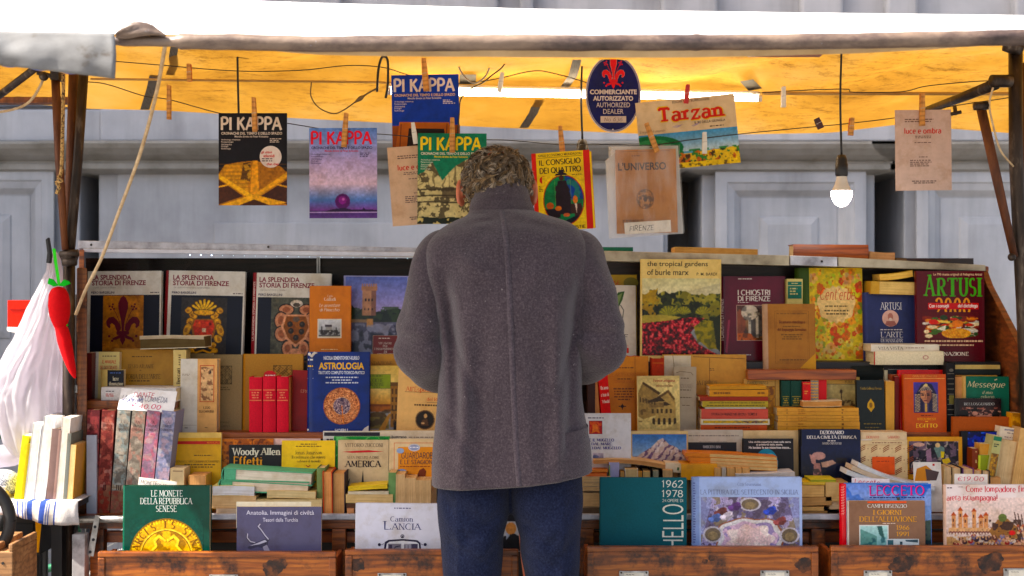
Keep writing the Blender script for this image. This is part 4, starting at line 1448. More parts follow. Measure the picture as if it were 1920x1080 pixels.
while n < 1000:
 d = Vector((hr.gauss(0, 1), hr.gauss(0, 1), hr.gauss(0, 1))).normalized()
 if d.z < hair_floor(d):
  continue
 n += 1
 p0 = HO + Vector((d.x * HR.x, d.y * HR.y, d.z * HR.z)) * .985
 tdir = d.cross(Vector((hr.gauss(0, .6), hr.gauss(0, .4), 1))).normalized()
 tdir = (tdir * hr.uniform(.2, 1) * hr.choice((-1, 1)) + Vector((0, 0, -.7)) - d * d.dot(Vector((0, 0, -.7)))).normalized()
 sdir = d.cross(tdir)
 R0 = hr.uniform(.006, .011); L = hr.uniform(.020, .046); turns = hr.uniform(.45, .95); ph = hr.uniform(0, 6)
 lift = hr.uniform(.001, .008)
 tone = TONES[hr.randrange(8)]
 for st in range(7):
  pts = []
  for j in range(8):
   t = j / 7
   a = ph + turns * 2 * math.pi * t
   pts.append(p0 + tdir * (L * t + st * .0009) + sdir * ((R0 - st * .0009) * math.cos(a) + st * .0012) + d * (lift * math.sin(math.pi * min(1, t + .1)) + R0 * .55 * (1 + math.sin(a)) - .001))
  kk = hr.uniform(.5, 1.4)
  c = tuple(max(10, min(230, v * kk)) for v in tone)
  cap.tube(pts, [.0005, .0007, .0007, .0007, .0007, .0006, .0005, .0002], 3, c, caps=False)
cap.build('hair', HAIR, man, mo_, smooth=True)
# ------------------------------------------------------------------ lettering
GL = {}
_G = """A|72|~0,0 36,100|36,100 72,0|13,35 59,35
B|62|10,0 10,100|10,100 32,76,24,24,90,-90 10,52|10,54 32,27,29,27,90,-90 10,0
C|70|38,50,36,50,48,312
D|72|10,0 10,100|10,100 30,50,40,50,90,-90 10,0
E|58|56,100 10,100 10,0 57,0|10,52 48,52
F|55|55,100 10,100 10,0|10,52 46,52
G|76|38,50,36,50,48,345 73,44 48,44
H|74|10,0 10,100|64,0 64,100|10,52 64,52
I|22|11,0 11,100
J|42|32,100 32,22 16,22,16,22,0,-130
K|66|10,0 10,100|60,100 10,45|26,61 64,0
L|54|10,100 10,0 54,0
M|88|~8,0 12,100|12,100 44,15|~44,15 76,100|76,100 80,0
N|74|~10,0 10,100|10,100 64,0|~64,0 64,100
O|76|38,50,36,50,90,450
P|60|10,0 10,100|10,100 32,74,27,26,90,-90 10,48
Q|76|38,50,36,50,90,450|45,20 74,-8
R|64|10,0 10,100|10,100 32,75,26,25,90,-90 10,50|30,50 62,0
S|56|28,75,22,25,40,270 28,25,23,25,90,-140
T|62|2,100 60,100|31,100 31,0
U|72|10,100 36,32,26,32,180,360 62,100
V|70|0,100 35,0|~35,0 70,100
W|104|0,100 26,0 52,90 78,0 104,100
X|66|2,0 64,100|2,100 64,0
Y|66|0,100 33,48 66,100|33,48 33,0
Z|60|4,100 58,100 2,0 58,0
0|60|30,50,25,50,90,450
1|40|6,80 22,100 22,0
2|58|29,72,24,28,165,-30 4,0 56,0
3|56|27,76,22,24,150,-90 27,26,25,26,90,-150
4|60|44,0 44,100 4,30 60,30
5|56|50,100 12,100 9,55 28,32,24,32,120,-150
6|58|47,98 24,78 6,38|29,30,23,30,90,450
7|56|4,100 54,100 20,0
8|58|29,76,20,24,90,450|29,27,25,27,90,450
9|58|29,70,23,30,90,450|52,64 42,28 14,0
.|22|11,0 11,5
,|22|11,5 6,-14
'|20|11,100 8,78
:|22|11,0 11,5|11,50 11,55
-|40|6,38 34,38
!|22|11,0 11,5|11,25 11,100
€|66|40,50,32,48,50,310|2,58 44,58|2,42 42,42
a|56|8,57 27,47,19,19,130,0 46,0|46,38 24,18,18,20,90,300 46,10
b|58|10,0 10,100|32,33,22,33,90,450
c|50|27,33,23,33,48,312
d|58|25,33,22,33,90,450|48,0 48,100
e|54|5,34 49,34 27,33,22,33,0,310
f|38|36,94 28,100 16,86 16,0|3,64 34,64
g|58|25,34,22,32,90,450|48,66 48,-8 25,-10,23,18,0,-150
h|58|10,0 10,100|10,40 29,42,19,24,150,0 48,0
i|22|11,0 11,66|11,86 11,92
j|24|13,66 13,-10 4,-10,9,16,0,-110|13,86 13,92
k|52|10,0 10,100|46,66 10,26|22,38 50,0
l|22|11,0 11,100
m|86|10,0 10,66|10,44 26,43,16,23,150,0 42,0|42,44 58,43,16,23,150,0 74,0
n|58|10,0 10,66|10,40 29,42,19,24,150,0 48,0
o|54|27,33,23,33,90,450
p|58|10,-30 10,66|32,33,22,33,90,450
q|58|25,33,22,33,90,450|48,66 48,-30
r|38|10,0 10,66|10,38 25,42,15,24,150,50
s|44|22,49,16,17,40,270 22,16,17,16,90,-140
t|38|16,90 16,10 25,0 35,5|3,66 34,66
u|58|10,66 29,24,19,24,180,360 48,66|48,24 48,0
v|54|0,66 27,0 54,66
w|80|0,66 20,0 40,60 60,0 80,66
x|52|2,0 50,66|2,66 50,0
y|54|0,66 27,0|54,66 16,-30
z|48|4,66 44,66 3,0 46,0"""
for _l in _G.split('\n'):
 _p = _l.split('|')
 _st = []
 for _s in _p[2:]:
  thin = _s[0] == '~'
  pts = []
  for tk in _s.lstrip('~').split():
   q = [float(v) for v in tk.split(',')]
   if len(q) == 2:
    pts.append((q[0] / 100, q[1] / 100))
   else:
    cx, cy, rx, ry, a0, a1 = q
    n = max(4, int(abs(a1 - a0) / 24))
    for i in range(n + 1):
     a = R(a0 + (a1 - a0) * i / n)
     pts.append(((cx + rx * math.cos(a)) / 100, (cy + ry * math.sin(a)) / 100))
  _st.append((pts, thin))
 GL[_p[0]] = (float(_p[1]) / 100, _st)
ACC = {'à': 'a', 'è': 'e', 'é': 'e', 'ì': 'i', 'À': 'A', 'ù': 'u'}

# style: thick, thin, serif length, slant, tracking, jitter
STYLES = {'serif': (.125, .045, .16, 0, .10, 0), 'bserif': (.20, .06, .18, 0, .10, 0), 'lserif': (.09, .04, .12, 0, .12, 0), 'ital': (.10, .045, 0, .25, .07, 0),
   'slab': (.20, .14, .22, 0, .14, 0), 'futura': (.11, .10, 0, 0, .10, 0), 'hand': (.10, .09, 0, .12, .10, .035), 'gothic': (.15, .05, .06, 0, .06, .03), 'round': (.20, .17, 0, 0, .12, 0), 'cond': (.17, .13, 0, 0, .08, 0)}


def ribbon(pts, tk, tn):
 closed = abs(pts[0][0] - pts[-1][0]) + abs(pts[0][1] - pts[-1][1]) < 1e-6
 n = len(pts)
 out = []
 for i in range(n):
  if closed:
   a, b = pts[(i - 1) % (n - 1)], pts[(i + 1) % (n - 1)]
  else:
   a, b = pts[max(0, i - 1)], pts[min(n - 1, i + 1)]
  c = pts[i]
  d1 = (c[0] - a[0], c[1] - a[1]); d2 = (b[0] - c[0], b[1] - c[1])
  l1 = math.hypot(*d1); l2 = math.hypot(*d2)
  if l1 < 1e-9: d1, l1 = d2, l2
  if l2 < 1e-9: d2, l2 = d1, l1
  n1 = (-d1[1] / l1, d1[0] / l1); n2 = (-d2[1] / l2, d2[0] / l2)
  m = (n1[0] + n2[0], n1[1] + n2[1]); lm = math.hypot(*m)
  if lm < .35:
   m = n1; k = 1
  else:
   m = (m[0] / lm, m[1] / lm); k = min(1.9, 1 / max(.4, m[0] * n1[0] + m[1] * n1[1]))
  h = .5 * (math.hypot(tk * n1[0], tn * n1[1]) + math.hypot(tk * n2[0], tn * n2[1])) / 2 * k
  out.append(((c[0] + m[0] * h, c[1] + m[1] * h), (c[0] - m[0] * h, c[1] - m[1] * h)))
 return out


def stroke_text(s, style):
 """-> list of (verts2d, faces) one per stroke, cap height 1"""
 tk, tn, sf, sl, trk, jit = STYLES[style]
 out = []
 x = 0
 jr = random.Random(len(s) * 31 + ord(s[0]))
 for ch in s:
  if ch == ' ':
   x += .34; continue
  g = GL.get(ACC.get(ch, ch)) or GL['o']
  st = list(g[1])
  if ch in 'àèìÀù':
   st.append(([(.15, 1.0 if ch.islower() else 1.28), (.3, .80 if ch.islower() else 1.1)], False))
  if ch == 'é':
   st.append(([(.2, .8), (.35, 1.0)], False))
  jx, jy, js = (jr.uniform(-jit, jit), jr.uniform(-jit, jit) * 2, 1 + jr.uniform(-jit, jit) * 2) if jit else (0, 0, 1)
  for p, thin in st:
   q = [(x + jx + a * js + b * sl, b * js + jy) for a, b in p]
   rb = ribbon(q, max(tn, tk * .5) if thin else tk, tn)
   vs = [v for ab in rb for v in ab]
   fs = [(2 * i, 2 * i + 1, 2 * i + 3, 2 * i + 2) for i in range(len(rb) - 1)]
   out.append((vs, fs))
   if sf and len(p) > 1 and not (abs(p[0][0] - p[-1][0]) + abs(p[0][1] - p[-1][1]) < 1e-6):
    for e, o in ((q[0], q[1]), (q[-1], q[-2])):
     dx, dy = abs(o[0] - e[0]), abs(o[1] - e[1])
     if min(abs(e[1] - 0), abs(e[1] - 1), abs(e[1] - .66), abs(e[1] + .3)) < .02:
      if dy > dx:
       w, h = sf, max(tn, .05) / 2
       yy = e[1] + (h if e[1] < .3 else -h)
       out.append(([(e[0] - w, yy - h), (e[0] + w, yy - h), (e[0] + w, yy + h), (e[0] - w, yy + h)], [(0, 1, 2, 3)]))
      elif dx > dy and sf > .1:
       w, h = max(tn, .05) / 2, sf * .9
       sg = -1 if e[1] > .5 else 1
       out.append(([(e[0] - w, min(e[1], e[1] + sg * h)), (e[0] + w, min(e[1], e[1] + sg * h)), (e[0] + w, max(e[1], e[1] + sg * h)), (e[0] - w, max(e[1], e[1] + sg * h))], [(0, 1, 2, 3)]))
  x += g[0] * js + trk
 return out


_cache = {}


def sans_text(s, bold):
 k = (s, bold)
 if k not in _cache:
  c = bpy.data.curves.new('t', 'FONT')
  c.body = s; c.resolution_u = 3; c.offset = bold
  o = bpy.data.objects.new('t', c)
  me = bpy.data.meshes.new_from_object(o)
  vs = [(v.co.x, v.co.y) for v in me.vertices]
  fs = [tuple(p.vertices) for p in me.polygons]
  bpy.data.objects.remove(o); bpy.data.curves.remove(c); bpy.data.meshes.remove(me)
  _cache[k] = [(vs, fs)]
 return _cache[k]


# ------------------------------------------------------------------ small painter for printed pictures
def vnoise(h, w, n, seed):
 g = np.random.RandomState(seed).rand(n + 2, int(n * w / h) + 3)
 y = np.linspace(0, n, h, endpoint=False); x = np.linspace(0, g.shape[1] - 2, w, endpoint=False)
 yi = y.astype(int); xi = x.astype(int)
 fy = (y - yi)[:, None]; fx_ = (x - xi)[None, :]
 fy = fy * fy * (3 - 2 * fy); fx_ = fx_ * fx_ * (3 - 2 * fx_)
 a = g[yi][:, xi]; b = g[yi][:, xi + 1]; c = g[yi + 1][:, xi]; d = g[yi + 1][:, xi + 1]
 return (a * (1 - fx_) + b * fx_) * (1 - fy) + (c * (1 - fx_) + d * fx_) * fy


def fbm(h, w, n, seed, o=3):
 return sum(vnoise(h, w, max(1, n * 2 ** i), seed + i) * .5 ** i for i in range(o)) / sum(.5 ** i for i in range(o))


class Pic:
 def __init__(s, w, h, base):
  s.w, s.h = int(w), int(h)
  s.a = np.zeros((s.h, s.w, 3)) + np.array(base, float)
  s.y, s.x = np.mgrid[0:s.h, 0:s.w].astype(float)
  s.x = (s.x + .5) / s.w; s.y = (s.y + .5) / s.h
  s.seed = 1

 def put(s, mask, c, al=1.0):
  m = np.clip(np.asarray(mask, float), 0, 1)[..., None] * al
  s.a = s.a * (1 - m) + np.array(c, float) * m
  return s

 def vgrad(s, c0, c1, y0=0, y1=1):
  t = np.clip((s.y - y0) / (y1 - y0), 0, 1)[..., None]
  m = ((s.y >= y0) & (s.y <= y1))[..., None]
  s.a = np.where(m, np.array(c0, float) * (1 - t) + np.array(c1, float) * t, s.a)
  return s

 def ell(s, cx, cy, rx, ry, c, al=1.0, rot=0):
  dx, dy = s.x - cx, s.y - cy
  a = R(rot); k = s.h / s.w
  ux = dx * math.cos(a) + dy * k * math.sin(a); uy = -dx * math.sin(a) / k + dy * math.cos(a)
  return s.put((ux / rx) ** 2 + (uy / ry) ** 2 < 1, c, al)

 def ring(s, cx, cy, rx, ry, w, c, al=1.0):
  d = np.sqrt(((s.x - cx) / rx) ** 2 + ((s.y - cy) / ry) ** 2)
  return s.put(abs(d - 1) < w, c, al)

 def rect(s, x0, y0, x1, y1, c, al=1.0):
  return s.put((s.x >= x0) & (s.x < x1) & (s.y >= y0) & (s.y < y1), c, al)

 def poly(s, pts, c, al=1.0):
  m = np.zeros_like(s.x, bool)
  n = len(pts)
  for i in range(n):
   (x0, y0), (x1, y1) = pts[i], pts[(i + 1) % n]
   if y0 == y1: continue
   cond = ((y0 > s.y) != (y1 > s.y)) & (s.x < (x1 - x0) * (s.y - y0) / (y1 - y0) + x0)
   m ^= cond
  return s.put(m, c, al)

 def line(s, pts, w, c, al=1.0):
  k = s.h / s.w
  for (x0, y0), (x1, y1) in zip(pts, pts[1:]):
   dx, dy = x1 - x0, (y1 - y0) * k
   L = dx * dx + dy * dy + 1e-9
   t = np.clip(((s.x - x0) * dx + (s.y - y0) * k * dy) / L, 0, 1)
   d = np.hypot(s.x - x0 - t * dx, (s.y - y0) * k - t * dy)
   s.put(d < w, c, al)
  return s

 def n(s, sc, o=3):
  s.seed += 7
  return fbm(s.h, s.w, sc, s.seed, o)

 def speck(s, sc, amt, mask=1, o=3):
  s.a = s.a * (1 + (s.n(sc, o)[..., None] - .5) * 2 * amt * np.asarray(mask, float).reshape(s.h if np.ndim(mask) else 1, -1, 1))
  return s

 def blotch(s, sc, thr, c, mask=True, al=1.0, o=3):
  return s.put((s.n(sc, o) > thr) & mask, c, al)


# ------------------------------------------------------------------ printed covers
class Cover:
 """draws on the front board in photo pixels; every mark lies a hair above the last"""

 def __init__(s, mb, x0, y1, m, mat=0, e=5.5e-5):
  s.mb, s.x0, s.y1, s.m, s.mat, s.e, s.k = mb, x0, y1, m, mat, e, 0
  s.mx = m

 def _p(s, u, v):
  return ((u - s.x0) * s.mx, -s.e * s.k - 3e-5, (s.y1 - v) * s.m)

 def poly(s, pts, c):
  s.k += 1
  a = sum(pts[i][0] * pts[(i + 1) % len(pts)][1] - pts[(i + 1) % len(pts)][0] * pts[i][1] for i in range(len(pts)))
  if a > 0:
   pts = pts[::-1]
  s.mb.add([s._p(u, v) for u, v in pts], [tuple(range(len(pts)))], c, s.mat)

 def rect(s, x0, y0, x1, y1, c):
  s.poly([(x0, y0), (x0, y1), (x1, y1), (x1, y0)], c)

 def frame(s, x0, y0, x1, y1, w, c):
  for q in ((x0, y0, x1, y0 + w), (x0, y1 - w, x1, y1), (x0, y0 + w, x0 + w, y1 - w), (x1 - w, y0 + w, x1, y1 - w)):
   s.rect(*q, c)

 def ell(s, cx, cy, rx, ry, c, n=36):
  s.poly([(cx + rx * math.cos(2 * math.pi * i / n), cy + ry * math.sin(2 * math.pi * i / n)) for i in range(n)], c)

 def line(s, pts, w, c):
  s.k += 1
  rb = ribbon(pts, w * 2, w * 2)
  vs = [s._p(*v) for ab in rb for v in ab]
  s.mb.add(vs, [(2 * i, 2 * i + 1, 2 * i + 3, 2 * i + 2) for i in range(len(rb) - 1)], c, s.mat)

 def t(s, txt, x0, y0, x1, y1, c, style='sans', bold=.0, vert=0, c2=None):
  parts = sans_text(txt, bold) if style == 'sans' else stroke_text(txt, style)
  xs = [v[0] for p in parts for v in p[0]]; ys = [v[1] for p in parts for v in p[0]]
  if not xs:
   return
  ax, bx, ay, by = min(xs), max(xs), min(ys), max(ys)
  for i, (vs, fs) in enumerate(parts):
   if i % 3 == 0:
    s.k += 1
   q = []
   ex = -s.e * .25 * (i % 3)
   for a, b in vs:
    u, w = (a - ax) / (bx - ax + 1e-9), (b - ay) / (by - ay + 1e-9)
    if vert == 1:      # reading upwards
     u, w = 1 - w, u
    elif vert == 2:    # reading downwards
     u, w = w, 1 - u
    p = s._p(x0 + (x1 - x0) * u, y1 - (y1 - y0) * w)
    q.append((p[0], p[1] + ex, p[2]))
   s.mb.add(q, fs, c, s.mat)
  if len(parts) > 6:
   s.k = s.k - len(parts) // 3 + 2

 def tiny(s, x0, y0, x1, y1, n, c, seed=1, align='l'):
  """rows of print too small to read"""
  s.k += 1
  rr_ = random.Random(seed + int(x0 * 3 + y0))
  dh = (y1 - y0) / n
  for i in range(n):
   ya = y0 + dh * i + dh * .18; yb = ya + dh * .5
   end = x1 if n == 1 else x0 + (x1 - x0) * rr_.uniform(.55, 1)
   sh = (x1 - end) / 2 if align == 'c' else 0
   x = x0
   while x < end:
    w = rr_.uniform(2.2, 7)
    b = min(end, x + w)
    s.mb.add([s._p(x + sh, ya), s._p(x + sh, yb), s._p(b + sh, yb), s._p(b + sh, ya)], [(0, 1, 2, 3)], c, s.mat)
    x += w + rr_.uniform(.9, 2)

 def pic(s, x0, y0, x1, y1, fn, res=1.0):
  p = Pic(max(6, (x1 - x0) * res), max(6, (y1 - y0) * res), (128, 128, 128))
  fn(p)
  s.k += 1
  h, w = p.h, p.w
  q = np.pad(p.a, ((1, 1), (1, 1), (0, 0)), 'edge')
  p.a = (p.a * 4 + q[:-2, 1:-1] + q[2:, 1:-1] + q[1:-1, :-2] + q[1:-1, 2:]) / 8
  p.a = p.a * (1 + .24 * (fbm(h, w, max(3, h // 4), int(x0 + y0) % 97, 2)[..., None] - .5))
  us = np.linspace(x0, x1, w + 1); vs = np.linspace(y0, y1, h + 1)
  X = (us - s.x0) * s.mx; Z = (s.y1 - vs) * s.m
  xx, zz = np.meshgrid(X, Z)
  V = np.stack([xx, np.full_like(xx, -s.e * s.k - 3e-5), zz], -1).reshape(-1, 3)
  i, j = np.mgrid[0:h, 0:w]
  b = s.mb.n
  q = i * (w + 1) + j + b
  f = np.stack([q, q + w + 1, q + w + 2, q + 1], -1).reshape(-1, 4)
  s.mb.v.append(V); s.mb.n += len(V)
  s.mb.f += [tuple(r) for r in f.tolist()]
  a = np.clip(p.a, 0, 255) / 255
  l = np.where(a <= .04045, a / 12.92, ((a + .055) / 1.055) ** 2.4).reshape(-1, 3)
  s.mb.c += [tuple(r) for r in l.tolist()]
  s.mb.m += [s.mat] * len(f)


def shade(c, k):
 return tuple(max(0, min(255, v * k)) for v in c)


def book(label, box, Y, t=.025, c=(200, 190, 170), art=None, bottom=None, page=(222, 202, 164), lean=5, roll=0, sp=0, spc=None, sart=None, hard=True,
   name='book', cat='book', group=None, gloss=False, mat=None, yaw=None, warp=0):
 """a book showing its front cover; box is its cover in photo pixels"""
 x0, y0, x1, y1 = box
 yb = bottom or y1
 m = Y / F
 th = yaw or 0
 cx0 = x0 + sp
 A = P(cx0, yb, Y)
 k1 = (x1 - 960) / F
 W = (k1 * Y - A.x) / (math.cos(th) - k1 * math.sin(th))
 H = (yb - y0) * m / math.cos(R(lean))
 mx = W / (x1 - cx0)
 M = Matrix.Translation(A) @ Matrix.Rotation(th, 4, 'Z') @ Matrix.Rotation(-R(lean), 4, 'X')
 if roll:
  ctr = Matrix.Translation((W / 2, 0, H / 2))
  M = M @ ctr @ Matrix.Rotation(-R(roll), 4, 'Y') @ ctr.inverted()
 o = root(name, label, cat, group=group, matrix=M)
 bt = .0026 if hard else .0006
 g = .003 if hard else .0004
 mb = MB()
 sc_ = spc or shade(c, .95)
 mb.box(0, W, 0, bt, 0, H, c)
 mb.box(0, W, t - bt, t, 0, H, c)
 # rounded spine
 ns = 6
 bul = (sp * m if sp else min(.004, t * .12)) if (hard or sp) else .0004
 if sp:
  ns = 12
  prof = [(-bul * math.sin(math.pi * i / ns), t / 2 * (1 - math.cos(math.pi * i / ns))) for i in range(ns + 1)]
 else:
  prof = [(-bul * math.sin(math.pi * i / ns), t * i / ns) for i in range(ns + 1)]
 vs = [(x, y, 0) for x, y in prof] + [(x, y, H) for x, y in prof] + [(x + bt + .0002, max(.0001, min(t - .0001, y)), 0) for x, y in prof] + [(x + bt + .0002, max(.0001, min(t - .0001, y)), H) for x, y in prof]
 n = ns + 1
 fs = []
 for i in range(ns):
  fs += [(i + 1, i, n + i, n + i + 1), (2 * n + i, 2 * n + i + 1, 3 * n + i + 1, 3 * n + i), (n + i, 3 * n + i, 3 * n + i + 1, n + i + 1), (2 * n + i, i, i + 1, 2 * n + i + 1)]
 mb.add(vs, fs, sc_)
 cv = Cover(mb, cx0, yb, m / math.cos(R(lean)))
 cv.mx = mx
 if art:
  art(cv)
 if sart and sp:
  # spine artwork: an extra sheet turned onto the spine face
  sb = MB()
  s2 = Cover(sb, x0, yb, m)
  sart(s2)
  for cnt, V in enumerate(sb.v):
   V2 = V.copy()
   q = np.clip((sp * m - V[:, 0]) / bul, 0, .98)
   V2[:, 0] = -q * bul * 1.006 - .0003
   V2[:, 1] = t / 2 * (1 - np.sqrt(1 - q * q)) - .0006 + V[:, 1]
   sb.v[cnt] = V2
  for V in sb.v:
   mb.v.append(V)
  b0 = mb.n
  mb.n += sb.n
  mb.f += [tuple(i + b0 for i in f) for f in sb.f]; mb.c += sb.c; mb.m += sb.m
 if warp:
  for V in mb.v:
   V[:, 1] += warp * np.sin(np.clip(V[:, 0] / W, 0, 1) * math.pi) * (V[:, 2] / H)
 mb.build('cover', mat or (GLOSS if gloss else PRINT), o)
 pb = MB()
 pb.box(bt + .0012, W - g, bt + .0001, t - bt - .0001, g, H - g * .9, page)
 if warp:
  for V in pb.v:
   V[:, 1] += warp * np.sin(np.clip(V[:, 0] / W, 0, 1) * math.pi) * (V[:, 2] / H)
 pb.build('pages', page_mat_for_front, o)
 return o


page_mat_for_front = page_mat('page_edges_standing', (6, 900, 6))


def slab(label, box, Y, depth, mode, c=(190, 170, 130), page=(222, 200, 158), art=None, roll=0, yaw=0, hard=False, name='book', cat='book', group=None, bt=None, curl=0, spw=None, mat=None):
 """a book lying or standing so that its spine, fore-edge or tail faces the viewer.
 mode: flat_spine flat_fore flat_tail flat_tail_r up_spine up_fore up_tail"""
 x0, y0, x1, y1 = box
 m = Y / F
 A = P(x0, y1, Y)
 w, h = (x1 - x0) * m, (y1 - y0) * m
 up = mode.startswith('up')
 M = Matrix.Translation(A) @ Matrix.Rotation(R(yaw), 4, 'Z') @ Matrix.Rotation(-R(roll), 4, 'Y')
 o = root(name, label, cat, group=group, matrix=M)
 L, T = (h, w) if up else (w, h)          # long side, thickness
 bt = bt or (min(.0026, T * .14) if hard else min(.0009, T * .12))
 g = .0035 if hard else .0006
 kind = mode.split('_', 1)[1]
 mb, pb = MB(), MB()
 bul = T * .10 if hard else T * .02
 if T < .006:
  bul = 0
 e = .0001
 ns = 6

 def cbox(M_, a0, a1, b0, b1, c0, c1, col):   # a along long side, b depth, c along thickness
  if curl:
   ns_ = 10
   loops_ = [[(a0 + (a1 - a0) * i / ns_, b, cc) for b, cc in ((b0, c0), (b1, c0), (b1, c1), (b0, c1))] for i in range(ns_ + 1)]
   if up:
    loops_ = [[(cc, b, a) for a, b, cc in l] for l in loops_]
   n0 = M_.n
   M_.grid(loops_, col, closed=True, flip=up)
   M_.f += [(n0, n0 + 1, n0 + 2, n0 + 3), tuple(n0 + 4 * ns_ + k for k in (3, 2, 1, 0))]
   M_.c += [lin(col)] * 2; M_.m += [0, 0]
   return
  if up:
   M_.box(c0, c1, b0, b1, a0, a1, col)
  else:
   M_.box(a0, a1, b0, b1, c0, c1, col)

 cbox(mb, 0, L, 0, depth, 0, bt, c)
 cbox(mb, 0, L, 0, depth, T - bt, T, c)
 if kind == 'spine':
  prof = [(-bul * math.sin(math.pi * i / ns), T * i / ns) for i in range(ns + 1)]
  pts = [[(a, b, cc) for b, cc in prof] for a in (0, L)]
  inn = [[(a, b + bt, min(T - e, max(e, cc))) for b, cc in prof] for a in (L, 0)]
  loops = [pts[0], pts[1], inn[0], inn[1]]
  conv = [[(cc, b, a) if up else (a, b, cc) for a, b, cc in l] for l in loops]
  mb.grid(conv + [conv[0]], c, flip=not up)
  cbox(pb, g, L - g, bt + .0008, depth - g, bt + e, T - bt - e, page)
 elif kind == 'fore':
  cbox(mb, 0, L, depth, depth + bt, 0, T, c)
  cbox(pb, g, L - g, g, depth - e, bt + e, T - bt - e, page)
 else:
  right = kind.endswith('_r')
  sx = L if right else 0
  sg = 1 if right else -1
  prof = [(sx + sg * bul * 1.2 * math.sin(math.pi * i / ns), T * i / ns) for i in range(ns + 1)]
  loops = [[(a, b, cc) for a, cc in prof] for b in (0, depth)]
  inn = [[(a - sg * bt, b, min(T - e, max(e, cc))) for a, cc in prof] for b in (depth, 0)]
  lo = [loops[0], loops[1], inn[0], inn[1], loops[0]]
  lo = [[(cc, b, a) if up else (a, b, cc) for a, b, cc in l] for l in lo]
  mb.grid(lo, c, flip=(right == up))
  a0, a1 = (g, L - bt) if right else (bt, L - g)
  if spw:   # a visible run of spine cloth on the tail side
   a0 = spw * m
   cbox(mb, bt, a0 - e, g * .5, depth - g, bt + e, T - bt - e, c)
  cbox(pb, a0, a1, g, depth - g, bt + e, T - bt - e, page)
 if art:
  s = Cover(mb, x0, y1, m)
  for_off = -bul - .0002 if kind == 'spine' else -.0001
  n0 = len(mb.v)
  art(s)
  for i in range(n0, len(mb.v)):
   mb.v[i][:, 1] += for_off
 if curl:
  for q in mb.v + pb.v:
   X = q[:, 2] if up else q[:, 0]
   tt = np.clip(X / L, 0, 1)
   if up:
    q[:, 0] += curl * np.sin(tt * math.pi)
   else:
    q[:, 2] += curl * np.sin(tt * math.pi)
 mb.build('cover', mat or (CLOTHB if hard else PRINT), o)
 pb.build('pages', PAGEX if up else PAGEZ, o)
 return o


def card(label, pts_box, Y, c, art, roll=0, lean=6, t=.0012, name='price_card', cat='price card', group=None, yaw=0, warp=0):
 x0, y0, x1, y1 = pts_box
 m = Y / F
 W, H = (x1 - x0) * m, (y1 - y0) * m
 A = P(x0, y1, Y)
 ctr = Matrix.Translation((W / 2, 0, H / 2))
 M = Matrix.Translation(A) @ Matrix.Rotation(R(yaw), 4, 'Z') @ Matrix.Rotation(-R(lean), 4, 'X') @ ctr @ Matrix.Rotation(-R(roll), 4, 'Y') @ ctr.inverted()
 mb = MB()
 mb.box(0, W, 0, t, 0, H, c)
 art(Cover(mb, x0, y1, m))
 o = mb.build(name, PRINT, None, M)
 return tag(o, label, cat, group)
# ------------------------------------------------------------------ pegs
PEGWOOD = wood_mat('peg_wood', (150, 92, 30), (196, 130, 50), (222, 160, 78), (30, 30, 4), .6)
PEGRED = noisy_mat('red_peg_plastic', [(.3, (170, 20, 18)), (.7, (206, 36, 30))], 30, .35)
PEGCLEAR = noisy_mat('white_peg_plastic', [(.3, (206, 200, 186)), (.7, (232, 226, 214))], 30, .3)
PEGDARK = noisy_mat('dark_peg', [(.3, (40, 22, 18)), (.7, (80, 30, 26))], 30, .5)


def peg(label, cx, y0, y1, w, mat, tilt=0, Y=4.392, tip=None, spread=1.0):
 m = Y / F
 c = P(cx, (y0 + y1) / 2, Y)
 h = (y1 - y0) * m; w *= m
 r = root('clothes_peg', label, 'clothes peg', group='pegs on the wires', matrix=Matrix.Translation(c) @ Matrix.Rotation(-R(tilt), 4, 'Y'))
 for k, s in enumerate((-1, 1)):
  mb = MB()
  g = .0012
  pr = [(-h / 2, g), (-h * .12, g), (-h * .02, g + .002), (h * .08, g + .0005), (h / 2, g + .006 * spread), (h / 2, g + .010 * spread), (h * .05, g + .0065), (-h / 2, g + .0045)]
  vs = [(-w / 2 * (1 - .25 * (z > 0)), s * y, z) for z, y in pr] + [(w / 2 * (1 - .25 * (z > 0)), s * y, z) for z, y in pr]
  n = len(pr)
  fs = [tuple(range(n)), tuple(range(2 * n - 1, n - 1, -1))] + [(i, i + n, (i + 1) % n + n, (i + 1) % n) for i in range(n)]
  if s < 0:
   fs = [f[::-1] for f in fs]
  mb.add(vs, [f[::-1] for f in fs])
  mb.build('prong', (tip if (tip and k) else mat), r, bevel=.0006)
 mb = MB()
 for q in (-.0015, 0, .0015):
  mb.tube([(q + .0045 * math.cos(a) * 0 - w * .2, .0078 * math.cos(a), h * .04 + q * 2 + .0028 * math.sin(a)) for a in [i * math.pi / 6 for i in range(13)]], .0006, 5)
 mb.tube([(-w * .52, -.0078, h * .03), (w * .52, -.0078, h * .05)], .0008, 5)
 mb.build('spring', STEEL, r)
 return r


# ------------------------------------------------------------------ hanging magazines and booklets
HM = 'magazines and booklets pegged to the wire'


def kappa(cv, x, y, title, sub, small, third=None):
 cv.t("PI KAPPA", x + 4, y + 6, x + 119, y + 33, title, 'round')
 cv.t("CRONACHE DEL TEMPO E DELLO SPAZIO", x + 5, y + 35.5, x + 119, y + 40.5, sub, 'sans', .02)
 cv.t("Mensile diretto da Peter Kolosimo", x + 30, y + 42, x + 93, y + 45.8, third or small, 'sans', .015)
 for i, w in enumerate(("Archeologia misteriosa", "Parapsicologia", "Astronautica", "Ecologia", "Esobiologia")):
  cv.t(w, x + 5, y + 48.5 + 4.2 * i, x + 5 + 1.62 * len(w), y + 52 + 4.2 * i, small, 'sans', .01)
 cv.tiny(x + 96, y + 47, x + 119, y + 56, 3, small)


